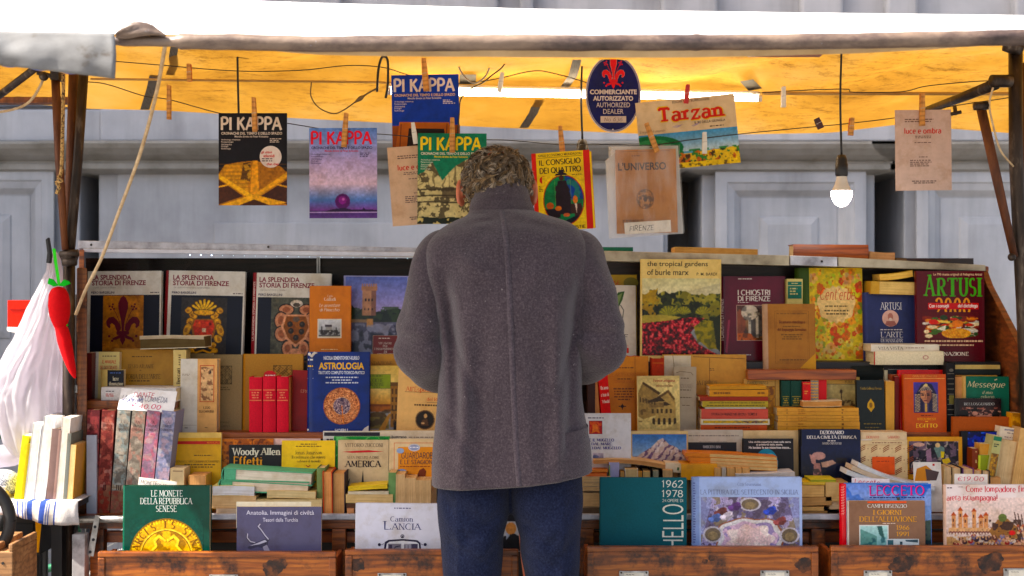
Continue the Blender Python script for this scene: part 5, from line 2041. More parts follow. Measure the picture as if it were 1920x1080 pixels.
def pyramid(p):
 p.a[:] = (16, 13, 20)
 p.poly([(.0, .66), (.09, .56), (.30, .53), (.53, .515), (.90, .575), (1, .64), (1, 1), (0, 1)], (180, 112, 22))
 p.poly([(.09, .565), (.40, .53), (.44, .86), (.02, .67)], (206, 140, 34)); p.poly([(.58, .53), (.90, .585), (.90, .66), (.56, .86)], (168, 104, 24)); p.poly([(.5, .515), (.57, .515), (.59, .88), (.46, .88)], (228, 150, 24))
 p.poly([(.36, .54), (.47, .53), (.46, .74), (.32, .72)], (84, 54, 18)); p.blotch(30, .5, (216, 160, 60), (p.x > .33) & (p.x < .47) & (p.y < .74) & (p.y > .545), .8)
 p.put((np.sin(p.y * 150) > .5) & (p.y > .54) & (p.y < .84) & (abs(p.x - .53) > .07), (140, 84, 16), .45)
 p.poly([(0, .72), (.36, .90), (0, .99)], (70, 36, 20)); p.poly([(1, .72), (.62, .90), (1, .99)], (64, 32, 20)); p.poly([(.26, 1), (.48, .91), (.74, 1)], (64, 32, 16))
 p.poly([(0, .66), (0, .71), (.46, .93), (.5, .89)], (240, 178, 60)); p.poly([(1, .64), (1, .70), (.52, .93), (.5, .89)], (226, 158, 44)); p.poly([(.02, 1), (.48, .89), (.54, .93), (.3, 1)], (240, 172, 50)); p.poly([(1, .97), (.56, .89), (.5, .93), (.76, 1)], (232, 164, 48))
 p.line([(0, .80), (.16, .775)], .012, (226, 160, 50)); p.line([(1, .80), (.86, .775)], .012, (216, 150, 44))
 p.speck(44, .2)


def sunset(p):
 p.vgrad((96, 132, 200), (176, 158, 206), 0, .35); p.vgrad((176, 158, 206), (212, 182, 202), .35, .62); p.vgrad((212, 182, 202), (86, 122, 190), .62, .80); p.vgrad((86, 122, 190), (120, 60, 140), .8, .92); p.vgrad((66, 40, 110), (96, 60, 130), .92, 1)
 n = p.n(4)[..., None]
 p.a = p.a * (.9 + .2 * n)
 p.ell(.49, .815, .11, .085, (84, 18, 96)); p.ell(.49, .80, .06, .045, (150, 40, 150), .7); p.ell(.5, .79, .02, .014, (210, 120, 200), .8)
 p.poly([(.2, .93), (.35, .90), (.5, .885), (.62, .905), (.78, .905), (.8, .88), (.83, .905), (1, .91), (1, .93)], (40, 22, 60))
 p.line([(0, .935), (1, .935)], .006, (190, 160, 210))


def cliffs(p):
 p.a[:] = (6, 118, 82)
 rock = [(0, .46), (.1, .42), (.17, .34), (.22, .32), (.3, .44), (.36, .52), (.45, .44), (.55, .36), (.68, .30), (.8, .26), (1, .24), (1, 1), (0, 1)]
 p.poly(rock, (206, 190, 132))
 m = p.a[..., 0] > 150
 q = p.n(18, 4); st = fbm(p.h, p.w, 6, 5, 2)
 p.put(m & (q > .56), (70, 60, 38), .85)
 p.put(m & (abs(np.sin((p.x * 3 + st) * 11)) < .25) & (p.y < .62), (96, 84, 52), .7)
 for y in (.62, .69, .76):
  p.put(m & (abs(p.y - y - .02 * (st - .5)) < .008), (52, 44, 28), .8)
 p.put(m & (p.x > .36) & (p.x < .6) & (p.y > .6) & (p.y < .72), (64, 52, 34), .7)
 p.put((p.y > .93 + .04 * (q - .5)), (26, 34, 22))
 p.blotch(20, .62, (200, 180, 110), p.y > .93)


def k_navy(cv):
 cv.pic(410, 212, 538, 385, lambda p: pyramid(p))
 kappa(cv, 410, 212, (226, 208, 190), (226, 208, 190), (214, 196, 180))
 cv.ell(507.5, 294, 20.5, 20.5, (222, 206, 196))
 cv.t("gli ultimi", 490, 283, 510, 289, (200, 40, 30), 'sans', .03); cv.t("atlantidi", 494, 289.5, 515, 295, (200, 40, 30), 'sans', .03)
 cv.tiny(491, 296, 519, 304, 2, (70, 60, 60)); cv.t("chan chan", 500, 305, 523, 310, (200, 40, 30), 'sans', .03)


def k_purple(cv):
 cv.pic(580, 240, 707, 409, sunset)
 kappa(cv, 579, 239, (232, 26, 48), (34, 26, 60), (60, 50, 90), (200, 40, 60))


def k_blue(cv):
 cv.rect(735, 235, 862, 290, (150, 78, 34))
 cv.poly([(749, 228), (842, 230), (850, 290), (738, 290)], (186, 104, 46))
 cv.poly([(766, 240), (832, 242), (840, 290), (760, 290)], (34, 20, 16))
 for u in (752, 838):
  cv.line([(u, 232), (u - 4, 286)], 1, (120, 60, 24))
 kappa(cv, 735, 140, (226, 210, 200), (226, 190, 150), (214, 206, 206))


def k_green(cv):
 cv.pic(783, 250, 912, 420, cliffs)
 kappa(cv, 784, 250, (240, 206, 20), (226, 220, 196), (206, 214, 190), (240, 210, 40))


MAG = dict(t=.004, lean=0, hard=False, name='magazine', cat='magazine', group=HM, page=(214, 204, 190))
book('dark navy magazine hanging from the wire, golden stepped pyramid on its cover', (410, 212, 538, 385), 4.40, c=(20, 18, 28), art=k_navy, **MAG)
book('lilac magazine hanging from the wire, dark purple ball under a misty sky', (580, 240, 707, 409), 4.40, c=(150, 150, 200), art=k_purple, roll=.2, **MAG)
book('bright blue magazine pegged highest, brown wooden gate on its lower half', (735, 140, 861, 290), 4.46, c=(14, 56, 168), art=k_blue, roll=1, **MAG)
book('green magazine hanging behind the man\'s head, pale rocky cliffs on its cover', (783, 250, 912, 420), 4.39, c=(10, 120, 84), art=k_green, roll=-.3, **MAG)


def luce(x, y):
 def f(cv):
  cv.tiny(x + 18, y + 16, x + 88, y + 24, 2, (110, 80, 70), 3)
  cv.t("luce e ombra", x + 17, y + 34, x + 86, y + 45, (206, 44, 34), 'cond')
  cv.tiny(x + 26, y + 48, x + 78, y + 54, 2, (110, 84, 76), 4, 'c'); cv.tiny(x + 36, y + 60, x + 68, y + 63, 1, (110, 84, 76), 4)
  cv.tiny(x + 44, y + 87, x + 60, y + 90, 1, (110, 84, 76)); cv.tiny(x + 27, y + 93, x + 80, y + 107, 4, (110, 84, 76), 7)
  cv.tiny(x + 30, y + 132, x + 76, y + 139, 2, (90, 70, 66), 9, 'c')
 return f


book('plain pinkish booklet with a red title, hanging alone at the far right', (1679, 206, 1784, 357), 4.40, c=(206, 178, 164), art=luce(1679, 206), roll=.6, **MAG)
book('plain pinkish booklet hanging tilted, half behind the green magazine', (731, 273, 836, 421), 4.42, c=(214, 178, 146), art=luce(731, 273), roll=4.2, **MAG)
for i, (lab, a) in enumerate((('wooden peg on the dark navy magazine', (477, 183, 247, 9, PEGWOOD, 2)), ('wooden peg on the lilac magazine', (647, 212, 276, 10, PEGWOOD, -4)),
        ('wooden peg on the bright blue magazine', (797, 109, 171, 11, PEGWOOD, 5, 4.45)), ('wooden peg on the green magazine', (848, 221, 286, 10, PEGWOOD, 0, 4.382)),
        ('wooden peg on the yellow and red paperback', (1053, 236, 300, 10, PEGWOOD, 5)), ('orange wooden peg holding the plastic sleeve, leaning over', (1222, 229, 287, 10, PEGWOOD, 21, 4.37)),
        ('wooden peg on the pinkish booklet at the far right', (1729, 175, 236, 10, PEGWOOD, 0)), ('empty wooden peg on the wire left of the navy magazine', (317, 160, 224, 8, PEGWOOD, 0, 4.40)))):
 peg(lab, *a)
peg('small red and tan peg on the high wire near the left end', 355, 120, 153, 9, PEGWOOD, 2, 4.48, PEGRED)
peg('red and white peg on the tilted pinkish booklet', 777, 230, 270, 9, PEGCLEAR, 8, 4.40, PEGRED)
peg('red peg on top of the comic book with the green hill', 1288, 159, 194, 9, PEGRED, -6, 4.42)
peg('dark red peg turned sideways on the wire left of the lit bulb cord', 1535, 221, 242, 12, PEGDARK, 24, 4.41)
peg('red and tan peg on the wire right of the lit bulb cord', 1596, 221, 254, 10, PEGWOOD, -4, 4.40, PEGRED)
peg('clear white peg hanging from the twisted cable under the awning', 939, 136, 173, 9, PEGCLEAR, -9, 4.46)
peg('clear white peg clipped over the comic book with the green hill', 1321, 248, 288, 9, PEGCLEAR, 0, 4.385)
peg('clear white peg on the high wire under the yellow awning folds', 1469, 163, 201, 9, PEGCLEAR, 0, 4.47)


def quattro(cv):
 cv.rect(1000, 285, 1109, 432, (240, 200, 12))
 cv.rect(1000, 285, 1008.5, 432, (214, 40, 30)); cv.rect(1097, 285, 1109, 432, (214, 40, 30))
 cv.t("GIALLI ECONOMICI MONDADORI", 1013, 288, 1094, 292.5, (70, 40, 20), 'sans', .01)
 cv.rect(1011, 294.2, 1095, 294.9, (60, 40, 20))
 cv.t("IL CONSIGLIO", 1014, 298, 1092, 309, (36, 22, 14), 'cond'); cv.t("DEI QUATTRO", 1014, 313, 1092, 325, (36, 22, 14), 'cond')
 cv.ell(1020, 336, 7, 7, (214, 40, 30)); cv.t("2", 1017.6, 332, 1022.4, 340, (240, 200, 30), 'cond')
 cv.tiny(1074, 328, 1094, 340, 4, (120, 90, 20)); cv.tiny(1011, 346, 1020, 358, 4, (120, 90, 20))

 def scene_(p):
  p.a[:] = (14, 110, 60)
  p.rect(.55, 0, 1, .5, (30, 70, 140)); p.rect(.7, .1, 1, .4, (24, 60, 160), .6)
  p.blotch(7, .58, (40, 140, 80), True, .6)
  for u in (.3, .5, .68):
   p.line([(u, .1), (u, .6)], .006, (190, 200, 90), .5)
  p.poly([(.38, .1), (.58, .1), (.68, .45), (.66, .85), (.3, .85), (.3, .42)], (34, 22, 30))
  p.poly([(.30, .22), (.42, .16), (.42, .34), (.3, .3)], (38, 26, 32)); p.poly([(.62, .22), (.66, .3), (.6, .4)], (38, 26, 32))
  p.ell(.16, .60, .09, .07, (176, 84, 36)); p.poly([(.02, .66), (.3, .66), (.38, 1), (0, 1)], (26, 18, 30))
  p.ell(.36, .66, .08, .05, (206, 112, 50)); p.ell(.78, .5, .06, .08, (214, 120, 60)); p.poly([(.66, .58), (.92, .58), (.98, .9), (.66, .82)], (60, 34, 30))
  p.poly([(.76, .58), (.82, .58), (.8, .78)], (226, 206, 190)); p.rect(.4, .78, .75, .9, (20, 120, 70)); p.ell(.55, .8, .08, .04, (196, 100, 60))
  p.poly([(.5, .92), (.8, .82), (1, .86), (1, 1), (.5, 1)], (18, 20, 30))
  p.put(((p.x - .5) / .5) ** 2 + ((p.y - .5) / .52) ** 2 > 1, (240, 200, 12))
  p.ring(.5, .5, .49, .51, .02, (180, 40, 24))
 cv.pic(1018, 330, 1095, 422, scene_, 1.2)
 cv.poly([(1042, 329), (1066, 329), (1063, 325.5), (1059, 325), (1058, 319), (1050, 319), (1049, 325), (1044, 326)], (36, 24, 30))
 cv.ell(1054, 334, 4.6, 5, (70, 40, 34))
 cv.t("AGATHA CHRISTIE", 1020, 424, 1094, 430, (60, 30, 14), 'cond')


book('thick yellow and red paperback hanging beside the man, dark cloaked figure on it', (1001, 288, 1112, 431), 4.385, t=.018, c=(240, 200, 12), art=lambda cv: quattro(cv), roll=-3.2 * -1, lean=0, hard=False, page=(226, 140, 60), group=HM, name='paperback_book', yaw=-.16)


def universo(cv):
 cv.frame(1166, 283, 1258, 284, .6, (120, 80, 44))
 cv.tiny(1186, 290, 1202, 294, 1, (110, 72, 44)); cv.tiny(1220, 272, 1250, 278, 2, (90, 60, 40))
 cv.t("L'UNIVERSO", 1160, 304, 1250, 319, (34, 22, 26), 'sans', .022)

 def seal(p):
  p.a[:] = (176, 120, 70)
  p.blotch(9, .5, (86, 58, 40), ((p.x - .5) ** 2 + (p.y - .5) ** 2 < .21), .85)
  p.ring(.5, .5, .47, .47, .05, (110, 74, 48)); p.ell(.5, .5, .1, .14, (60, 40, 34))
 cv.pic(1193, 354, 1226, 392, seal)
 cv.tiny(1166, 411, 1206, 417, 2, (96, 62, 40))


ub = book('brown paper booklet inside the clear plastic sleeve, round seal on its cover', (1155, 280, 1269, 437), 4.40, t=.006, c=(180, 124, 74), art=universo, roll=1.4, lean=0, hard=False, name='booklet', cat='booklet', group=HM)
card('white handwritten paper strip FIRENZE inside the clear plastic sleeve', (1171, 415, 1258, 437), 4.392, (226, 216, 200), lambda cv: cv.t("FIRENZE", 1180, 421, 1226, 432, (40, 32, 36), 'hand'), roll=3.5, lean=0, name='paper_label', cat='label')
CLEAR, nt, b = new_mat('clear_plastic_sleeve')
b.inputs['Base Color'].default_value = (.86, .84, .82, 1)
b.inputs['Roughness'].default_value = .12
v = coords(nt)
nt.links.new(ramp(nt, noise_node(nt, coords(nt, (18, 1, 4)), 1.2, 4), [(.4, (.02, .02, .02, 1)), (.72, (.20, .20, .20, 1))]), b.inputs['Alpha'])
bump(nt, b, noise_node(nt, coords(nt, (20, 1, 5)), 1.3, 3), .6, .01)
rows = []
for i in range(21):
 t = i / 20
 rows.append([P(1135 + 8 * t + (139 + 2 * t) * j / 20 + (0 if j or i > 3 else (3 - i) * 7), 273 + (174 - 8 * j / 20) * t - 2 * j / 20 + (10 - i * 3 if j == 0 and i < 3 else 0), 4.380 - .004 * math.sin(t * 3 + j * .3) + .003 * nz(i * .3, j * .3)) for j in range(21)])
mb = MB(); mb.grid(rows, flip=True)
o = mb.build('plastic_sleeve', CLEAR, None, smooth=True)
MILKY, nt, b = new_mat('milky_sleeve_back')
b.inputs['Base Color'].default_value = (.72, .71, .70, 1)
b.inputs['Roughness'].default_value = .25
b.inputs['Alpha'].default_value = .55
mb = MB(); mb.grid([[p + Vector((0, .036, 0)) for p in r] for r in rows], flip=True)
mb.build('back_sheet', MILKY, o, smooth=True)
o.modifiers.new('thick', 'SOLIDIFY').thickness = .0012
tag(o, 'clear plastic sleeve pegged to the wire round the brown booklet', 'sleeve', None)


def comic(cv):
 x0, y0, x1, y1 = 1197, 184, 1383, 314

 def land(p):
  p.a[:] = (92, 158, 196)
  p.vgrad((74, 146, 196), (186, 206, 214), 0, .55)
  p.ell(.1, .42, .34, .38, (20, 110, 60)); p.ell(.12, .34, .2, .2, (60, 150, 90)); p.ell(.2, .55, .12, .2, (40, 120, 70))
  p.poly([(0, .62), (.5, .6), (1, .52), (1, 1), (0, 1)], (226, 190, 60))
  p.blotch(8, .55, (40, 120, 50), (p.y > .5) & (p.y < .84), .9)
  p.blotch(6, .6, (196, 96, 40), (p.y > .55) & (p.y < .86), .9)
  p.blotch(14, .66, (30, 26, 16), p.y > .55, .8)
  p.rect(0, .86, 1, 1, (232, 196, 50)); p.blotch(12, .6, (60, 46, 20), p.y > .88, .7)
 cv.pic(x0, 246, x1, y1, land)
 cv.t("Tarzan", 1238 - 2, 197 - 2, 1362 + 2, 226 + 2, (226, 186, 40), 'slab')
 cv.t("Tarzan", 1238, 197, 1362, 226, (206, 34, 22), 'slab')
 cv.t("EDGAR RICE BURROUGHS", 1266, 187, 1336, 191.5, (80, 54, 40), 'sans', .01)
 cv.t("IL RE DELLA GIUNGLA", 1304, 229, 1362, 233.5, (70, 50, 40), 'sans', .02)
 cv.tiny(1332, 239, 1358, 243, 1, (70, 50, 40)); cv.t("Il segno del serpente", 1200, 238, 1248, 243.5, (90, 64, 50), 'lserif')
 for i in range(7):
  cv.line([(1262 + 3 * i + (24 if i > 3 else 0), 236 + (i % 3)), (1272 + 3 * i + (24 if i > 3 else 0), 232 + (i % 3))], .4, (150, 130, 170))


book('wide comic book hanging tilted under the tube, red title over a green hill', (1197, 184, 1383, 314), 4.435, t=.004, c=(214, 190, 152), art=comic, roll=5.6, lean=0, hard=False, name='comic_book', cat='comic', group=HM)

# the dealer's enamel plate
SIGN = attr_mat('enamel_plate', .2, .94, 8, .02, .3)
mb = MB()
cx, cy = 1150, 176
cv = Cover(mb, 0, 0, 4.47 / F)
org = P(0, 0, 4.47)
pts = [(52 * sgnpow(math.cos(2 * math.pi * i / 64), .95), 72 * math.sin(2 * math.pi * i / 64)) for i in range(64)]
mb.prism([(u * 4.47 / F, -w * 4.47 / F) for u, w in pts], 0, .003, (190, 186, 196))
cv = Cover(mb, 1150, 176, 4.47 / F)
cv.poly([(cx + u * .965, cy + w * .975) for u, w in pts], (26, 28, 96)); cv.poly([(cx + u * .945, cy + w * .958) for u, w in pts], (196, 192, 206)); cv.poly([(cx + u * .93, cy + w * .947) for u, w in pts], (22, 24, 88))


def lily(cv, cx, cy, k, c, edge=None):
 """the florentine lily: centre petal, two curling side petals, stamens and foot"""
 def q(pts):
  return [(cx + a * k, cy + b * k) for a, b in pts]
 for s in (-1, 1):
  pt = [(3 * s, 10), (5 * s, 2), (9 * s, -5), (15 * s, -10), (22 * s, -9), (26 * s, -3), (25 * s, 4), (21 * s, 8), (19 * s, 6), (20 * s, 2), (17 * s, 0), (13 * s, 3), (11 * s, 9), (8 * s, 14)]
  if edge: cv.line(q(pt + [pt[0]]), .9 * k * .35, edge)
  for a, b, c_, d in ((0, 1, 12, 13), (1, 2, 11, 12), (2, 3, 10, 11), (3, 4, 9, 10), (4, 5, 8, 9), (5, 6, 7, 8)):
   cv.poly(q([pt[a], pt[b], pt[c_], pt[d]]), c)
  st = [(3 * s, 8), (7 * s, -6), (12 * s, -17), (17 * s, -24)]
  cv.line(q(st), .45 * k, c)
  for dx, dy in ((0, 0), (-4, -1), (3, 3), (1, -4), (-2, 4)):
   cv.ell(cx + (17 * s + dx) * k, cy + (-25 + dy) * k, 1.6 * k, 1.6 * k, c, 10)
  ft = [(2 * s, 16), (9 * s, 20), (16 * s, 23), (15 * s, 26), (9 * s, 25), (4 * s, 23)]
  cv.poly(q(ft), c)
  for dx, dy in ((22, 20), (17, 27)):
   cv.ell(cx + dx * s * k * .95, cy + dy * k, 2 * k, 2 * k, c, 10)
 pet = [(0, -42), (4, -39), (7.5, -31), (7.5, -23), (5, -13), (2.5, -2), (1.5, 12), (-1.5, 12), (-2.5, -2), (-5, -13), (-7.5, -23), (-7.5, -31), (-4, -39)]
 if edge: cv.line(q(pet + [pet[0]]), .35 * k, edge)
 cv.poly(q(pet), c)
 cv.poly(q([(-9, 12), (9, 12), (10, 15), (9, 18), (-9, 18), (-10, 15)]), c)
 cv.poly(q([(-3, 18), (3, 18), (4, 26), (0, 34), (-4, 26)]), c)


lily(cv, 1150, 139, .82, (216, 30, 36), (222, 180, 170))
for i, (w, a, b_, bo) in enumerate((("COMMERCIANTE", 1106, 1194, .035), ("AUTORIZZATO", 1112, 1187, .035), ("AUTHORIZED", 1118, 1181, 0), ("DEALER", 1131, 1169, 0))):
 cv.t(w, a, 168 + 12.2 * i, b_, 177 + 12.2 * i, (212, 200, 200), 'sans', bo)
cv.rect(1126, 218, 1174, 230, (200, 184, 172)); cv.t("N° 636", 1133, 220, 1167, 228, (110, 96, 90), 'hand')
cv.ell(1149, 243, 1.4, 1.4, (220, 216, 216), 12)
o = mb.build('dealer_sign', SIGN, None, Matrix.Translation(P(1150, 176, 4.47)))
tag(o, 'dark blue oval dealer plate with a red lily hanging under the awning', 'sign')
mb = MB(); mb.tube([P(1150, 100, 4.47), P(1150, 108, 4.47)], .002, 6)
mb.build('hanger', STEEL, o, Matrix.Translation(-P(1150, 176, 4.47)))

# strips tucked under the rolled hem
mb = MB(); x0, x1 = P(1306, 0, 3.9).x, P(1407, 0, 3.9).x
z0, z1 = P(0, 105, 3.9).z, P(0, 84, 3.9).z
mb.box(0, x1 - x0, 0, .004, 0, z1 - z0, (222, 198, 150))
cv = Cover(mb, 1306, 105, 3.9 / F); cv.t("L. 150 cad.", 1334, 88, 1400, 99, (60, 46, 40), 'hand')
tag(mb.build('price_strip', PRINT, None, Matrix.Translation((x0, 3.9, z0))), 'beige handwritten card peeping out under the rolled awning hem', 'price card')
mb = MB(); mb.box(P(1406, 0, 3.95).x, P(1543, 0, 3.95).x, 3.95, 3.99, P(0, 103, 3.95).z, P(0, 84, 3.95).z)
tag(mb.build('wooden_batten', RED_WOOD, None, bevel=.002), 'reddish wooden batten showing under the rolled awning hem', 'batten')
# ------------------------------------------------------------------ top tier
T3 = 675.5


def lily_pic(p):
 p.a[:] = (178, 112, 30)
 p.speck(8, .25); p.blotch(22, .64, (140, 80, 24), True, .6)


def splendida(x, y, w, h, sub, art2):
 def f(cv):
  s = w / 133.0
  cv.t("LA SPLENDIDA", x + 6 * s, y + 7, x + 79 * s, y + 16.5, (128, 32, 52), 'sans', .028)
  cv.t("STORIA DI FIRENZE", x + 6 * s, y + 17.5, x + 106 * s, y + 27, (128, 32, 52), 'sans', .028)
  cv.t(sub, x + 8 * s, y + 29, x + 30 * s + len(sub), y + 33, (130, 110, 100), 'ital')
  cv.t("PIERO BARGELLINI", x + 5 * s, y + 38, x + 48 * s, y + 42.5, (40, 34, 66), 'sans', .02)
  cv.tiny(x + 114 * s, y + 39, x + 131 * s, y + 43, 1, (100, 90, 90))
  cv.rect(x + 4 * s, y + 45, x + 132 * s, y + 190, (14, 18, 34))
  art2(cv)
 return f


def a1(cv):
 cv.pic(191, 554, 267, 662, lily_pic)
 lily(cv, 229, 606, 1.22, (96, 20, 36))


def crest(p):
 p.a[:] = (46, 42, 40); p.speck(5, .2)
 g, d = (222, 160, 40), (96, 56, 14)
 for s in (-1, 1):
  for (cx, cy, rx, ry, ro) in ((.22, .42, .10, .07, 30), (.14, .55, .07, .11, -20), (.18, .70, .09, .06, 40), (.26, .30, .10, .05, -40), (.16, .22, .07, .05, 20), (.3, .82, .09, .05, -30), (.24, .90, .07, .04, 10)):
   x = .5 + s * (.5 - cx)
   p.ell(x, cy, rx + .012, ry + .012, d, 1, ro * s); p.ell(x, cy, rx, ry, g, 1, ro * s)
   p.ell(x + .02 * s, cy + .01, rx * .5, ry * .4, (150, 92, 22), .8, ro * s)
 for i in range(-3, 4):
  a = i * .33
  p.line([(.5, .26), (.5 + .30 * math.sin(a), .26 - .22 * math.cos(a))], .035, d); p.line([(.5, .26), (.5 + .29 * math.sin(a), .26 - .21 * math.cos(a))], .024, (240, 190, 60))
 p.ell(.5, .26, .24, .06, d); p.ell(.5, .255, .22, .045, g)
 p.poly([(.28, .36), (.72, .36), (.78, .5), (.72, .68), (.5, .84), (.28, .68), (.22, .5)], (150, 90, 20))
 p.poly([(.31, .39), (.69, .39), (.74, .5), (.68, .66), (.5, .80), (.32, .66), (.26, .5)], (206, 54, 28))
 p.rect(.47, .52, .55, .59, (232, 200, 160)); p.ell(.64, .45, .03, .025, (110, 24, 24)); p.ell(.38, .46, .06, .05, (226, 96, 50), .6)
 p.line([(.2, .9), (.35, .94), (.5, .9), (.65, .94), (.8, .9)], .02, g)
 p.speck(34, .28)


def medici(p):
 p.a[:] = (74, 74, 62); p.speck(6, .3); p.blotch(18, .6, (96, 92, 70), True, .5)
 for s in (-1, 1):
  for (cx, cy, rx, ry) in ((.30, .20, .14, .08), (.20, .38, .12, .13), (.22, .60, .13, .12), (.34, .84, .10, .12)):
   x = .5 + s * (.5 - cx)
   p.ell(x, cy, rx + .02, ry + .02, (30, 22, 20)); p.ell(x, cy, rx, ry, (196, 132, 96)); p.ell(x, cy, rx * .55, ry * .55, (150, 86, 56))
 p.ell(.5, .10, .12, .06, (206, 190, 170)); p.ell(.5, .12, .07, .035, (70, 60, 50))
 p.poly([(.28, .28), (.72, .28), (.80, .48), (.7, .68), (.5, .82), (.3, .68), (.2, .48)], (214, 150, 110))
 p.poly([(.31, .31), (.69, .31), (.75, .48), (.66, .66), (.5, .77), (.34, .66), (.25, .48)], (130, 70, 20))
 p.blotch(12, .55, (170, 100, 30), (abs(p.x - .5) < .2) & (p.y > .34) & (p.y < .66), .6)
 for x, y in ((.38, .44), (.62, .44), (.40, .55), (.61, .56), (.5, .66)):
  p.ell(x, y, .055, .048, (36, 30, 24)); p.ell(x - .01, y - .01, .02, .018, (70, 60, 50))
 p.ell(.5, .36, .07, .045, (96, 76, 60))
 p.poly([(.4, .84), (.6, .84), (.66, 1), (.34, 1)], (200, 136, 100)); p.speck(36, .22)


SP = 'large white illustrated history volumes'
WH = (216, 208, 194)
book('large white history volume with a wine-red lily on an ochre panel', (161, 508, 300, 665), 4.60, .024, WH, splendida(163, 508, 135, 157, "Guelfi, Uomini e Dame", a1), T3, group=SP, roll=.4, spc=(130, 24, 30))
book('large white history volume with a golden scrolled coat of arms on black', (305, 508, 456, 665), 4.60, .024, WH, splendida(314, 509, 140, 157, "Da capitale di Granducato a capitale di Regno", lambda cv: cv.pic(338, 558, 424, 668, crest, 1.2)), T3, group=SP, roll=1.2 * -.8, sp=7, spc=(130, 24, 30))
book('large white history volume with a stone shield of round balls, behind the orange book', (470, 512, 618, 668), 4.60, .024, WH, splendida(477, 513, 138, 157, "Dal Duca d'Atene a Cosimo I", lambda cv: cv.pic(507, 558, 602, 672, medici, 1.2)), T3, group=SP, roll=-.8, sp=8, spc=(140, 26, 34),
  sart=lambda cv: cv.t("LA SPLENDIDA STORIA DI FIRENZE", 472, 528, 476, 640, (220, 190, 180), 'sans', .02, vert=1))


def orange_small(cv):
 c = (236, 222, 200)
 cv.t("Carlo", 613, 553, 623, 557, c, 'lserif'); cv.t("Collodi", 607, 558, 629, 564, c, 'serif'); cv.t("Le avventure", 598, 569, 637, 576, c, 'ital'); cv.t("di Pinocchio", 599, 577.5, 636, 584, c, 'ital')

 def ph(p):
  p.vgrad((206, 206, 210), (150, 150, 150)); p.rect(.3, .28, .62, .42, (60, 50, 60)); p.rect(.32, .42, .6, .8, (150, 146, 140)); p.blotch(9, .5, (40, 38, 40), p.y > .6, .9); p.rect(.12, .4, .18, .9, (44, 40, 40)); p.rect(.78, .45, .84, .9, (50, 46, 44)); p.rect(0, .9, 1, 1, (90, 86, 84))
 cv.rect(595, 598, 640, 634, (220, 206, 180)); cv.pic(597, 600, 638, 631, ph)
 cv.tiny(602, 654, 634, 657, 1, (230, 200, 150))


book('orange slipcased book with a small grey photo, in front of the stone shield volume', (580, 536, 657, 661), 4.555, .02, (204, 112, 14), orange_small, 677, lean=3)


def castle(p):
 p.vgrad((92, 104, 176), (150, 140, 196), 0, .36); p.vgrad((150, 140, 196), (176, 150, 190), .36, .5)
 p.poly([(0, .40), (.1, .36), (.2, .44), (.3, .40), (.5, .45), (.7, .42), (.85, .40), (1, .44), (1, .62), (0, .62)], (22, 30, 22)); p.blotch(14, .56, (44, 60, 30), (p.y > .38) & (p.y < .6), .8)
 p.rect(.28, .15, .50, .5, (186, 132, 96)); p.rect(.42, .15, .5, .5, (130, 86, 70)); p.rect(.26, .12, .52, .18, (172, 118, 84))
 for i in range(7): p.rect(.265 + .037 * i, .09, .285 + .037 * i, .12, (172, 118, 84))
 for i in range(3): p.rect(.32 + .05 * i, .28, .345 + .05 * i, .31, (40, 26, 24)); p.rect(.31 + .06 * i, .40, .33 + .06 * i, .43, (40, 26, 24))
 p.vgrad((86, 84, 108), (40, 42, 58), .58, 1); p.rect(0, .545, .4, .585, (150, 120, 84)); p.rect(.35, .54, .46, .64, (196, 140, 80))
 q = fbm(p.h, p.w, 9, 4, 4); st = np.sin((p.y * 50 + q * 9))
 p.put((p.y > .6) & (q > .52), (150, 150, 170), .7); p.put((p.y > .6) & (q < .42), (24, 26, 40), .7)


def castle_art(cv):
 cv.pic(646, 519, 762, 666, castle)
 cv.rect(699, 629, 762, 668, (112, 24, 18)); cv.frame(699, 629, 762, 668, .5, (190, 150, 120))
 c = (226, 206, 190)
 cv.tiny(710, 633, 732, 636, 1, c)
 for i, (w, a, b_) in enumerate((("SEI LAVORI", 710, 734), ("PER", 718, 727), ("L'INGRANDIMENTO", 702, 746), ("DI", 720, 726), ("FIRENZE", 707, 738))):
  cv.t(w, a, 641.5 + 5.4 * i - (i == 4) * .5, b_, 645.5 + 5.4 * i + (i == 4), c, 'serif')


book('landscape-photo book with a castle tower above a river, next to the man\'s sleeve', (643, 517, 775, 666), 4.61, .022, (150, 146, 190), castle_art, T3, roll=-.4, gloss=True)


def radish(cv):
 cv.t("ESE", 1146, 526, 1164, 534, (206, 60, 20), 'bserif'); cv.ell(1184, 530, 14, 10, (120, 110, 30))


book('olive cookbook sleeve behind the white radish book, beside the man', (1128, 515, 1195, 668), 4.62, .02, (188, 150, 40), radish, T3)


def radish2(cv):
 cv.poly([(1152, 560), (1160, 548), (1172, 546), (1168, 562), (1158, 582), (1152, 590)], (60, 90, 40)); cv.poly([(1156, 556), (1168, 549), (1160, 572)], (120, 140, 80))
 cv.line([(1153, 541), (1154, 556)], 1, (50, 46, 40)); cv.ell(1153, 541, 3.4, 3.4, (60, 56, 50)); cv.ell(1153, 541, 1.8, 1.8, (210, 196, 180))
 cv.line([(1164, 572), (1170, 582), (1168, 596), (1160, 604)], 1, (110, 106, 96)); cv.ell(1158, 590, 6, 10, (206, 44, 60)); cv.ell(1156, 592, 2, 4, (236, 150, 150))
 cv.t("F", 1170, 627, 1178, 636, (90, 80, 80), 'cond'); cv.t("li", 1168, 647, 1179, 662, (226, 50, 30), 'cond')


book('white cookbook with a green leaf and radish, peeping out right of the man', (1120, 535, 1193, 668), 4.585, .022, (214, 202, 186), radish2, 676)


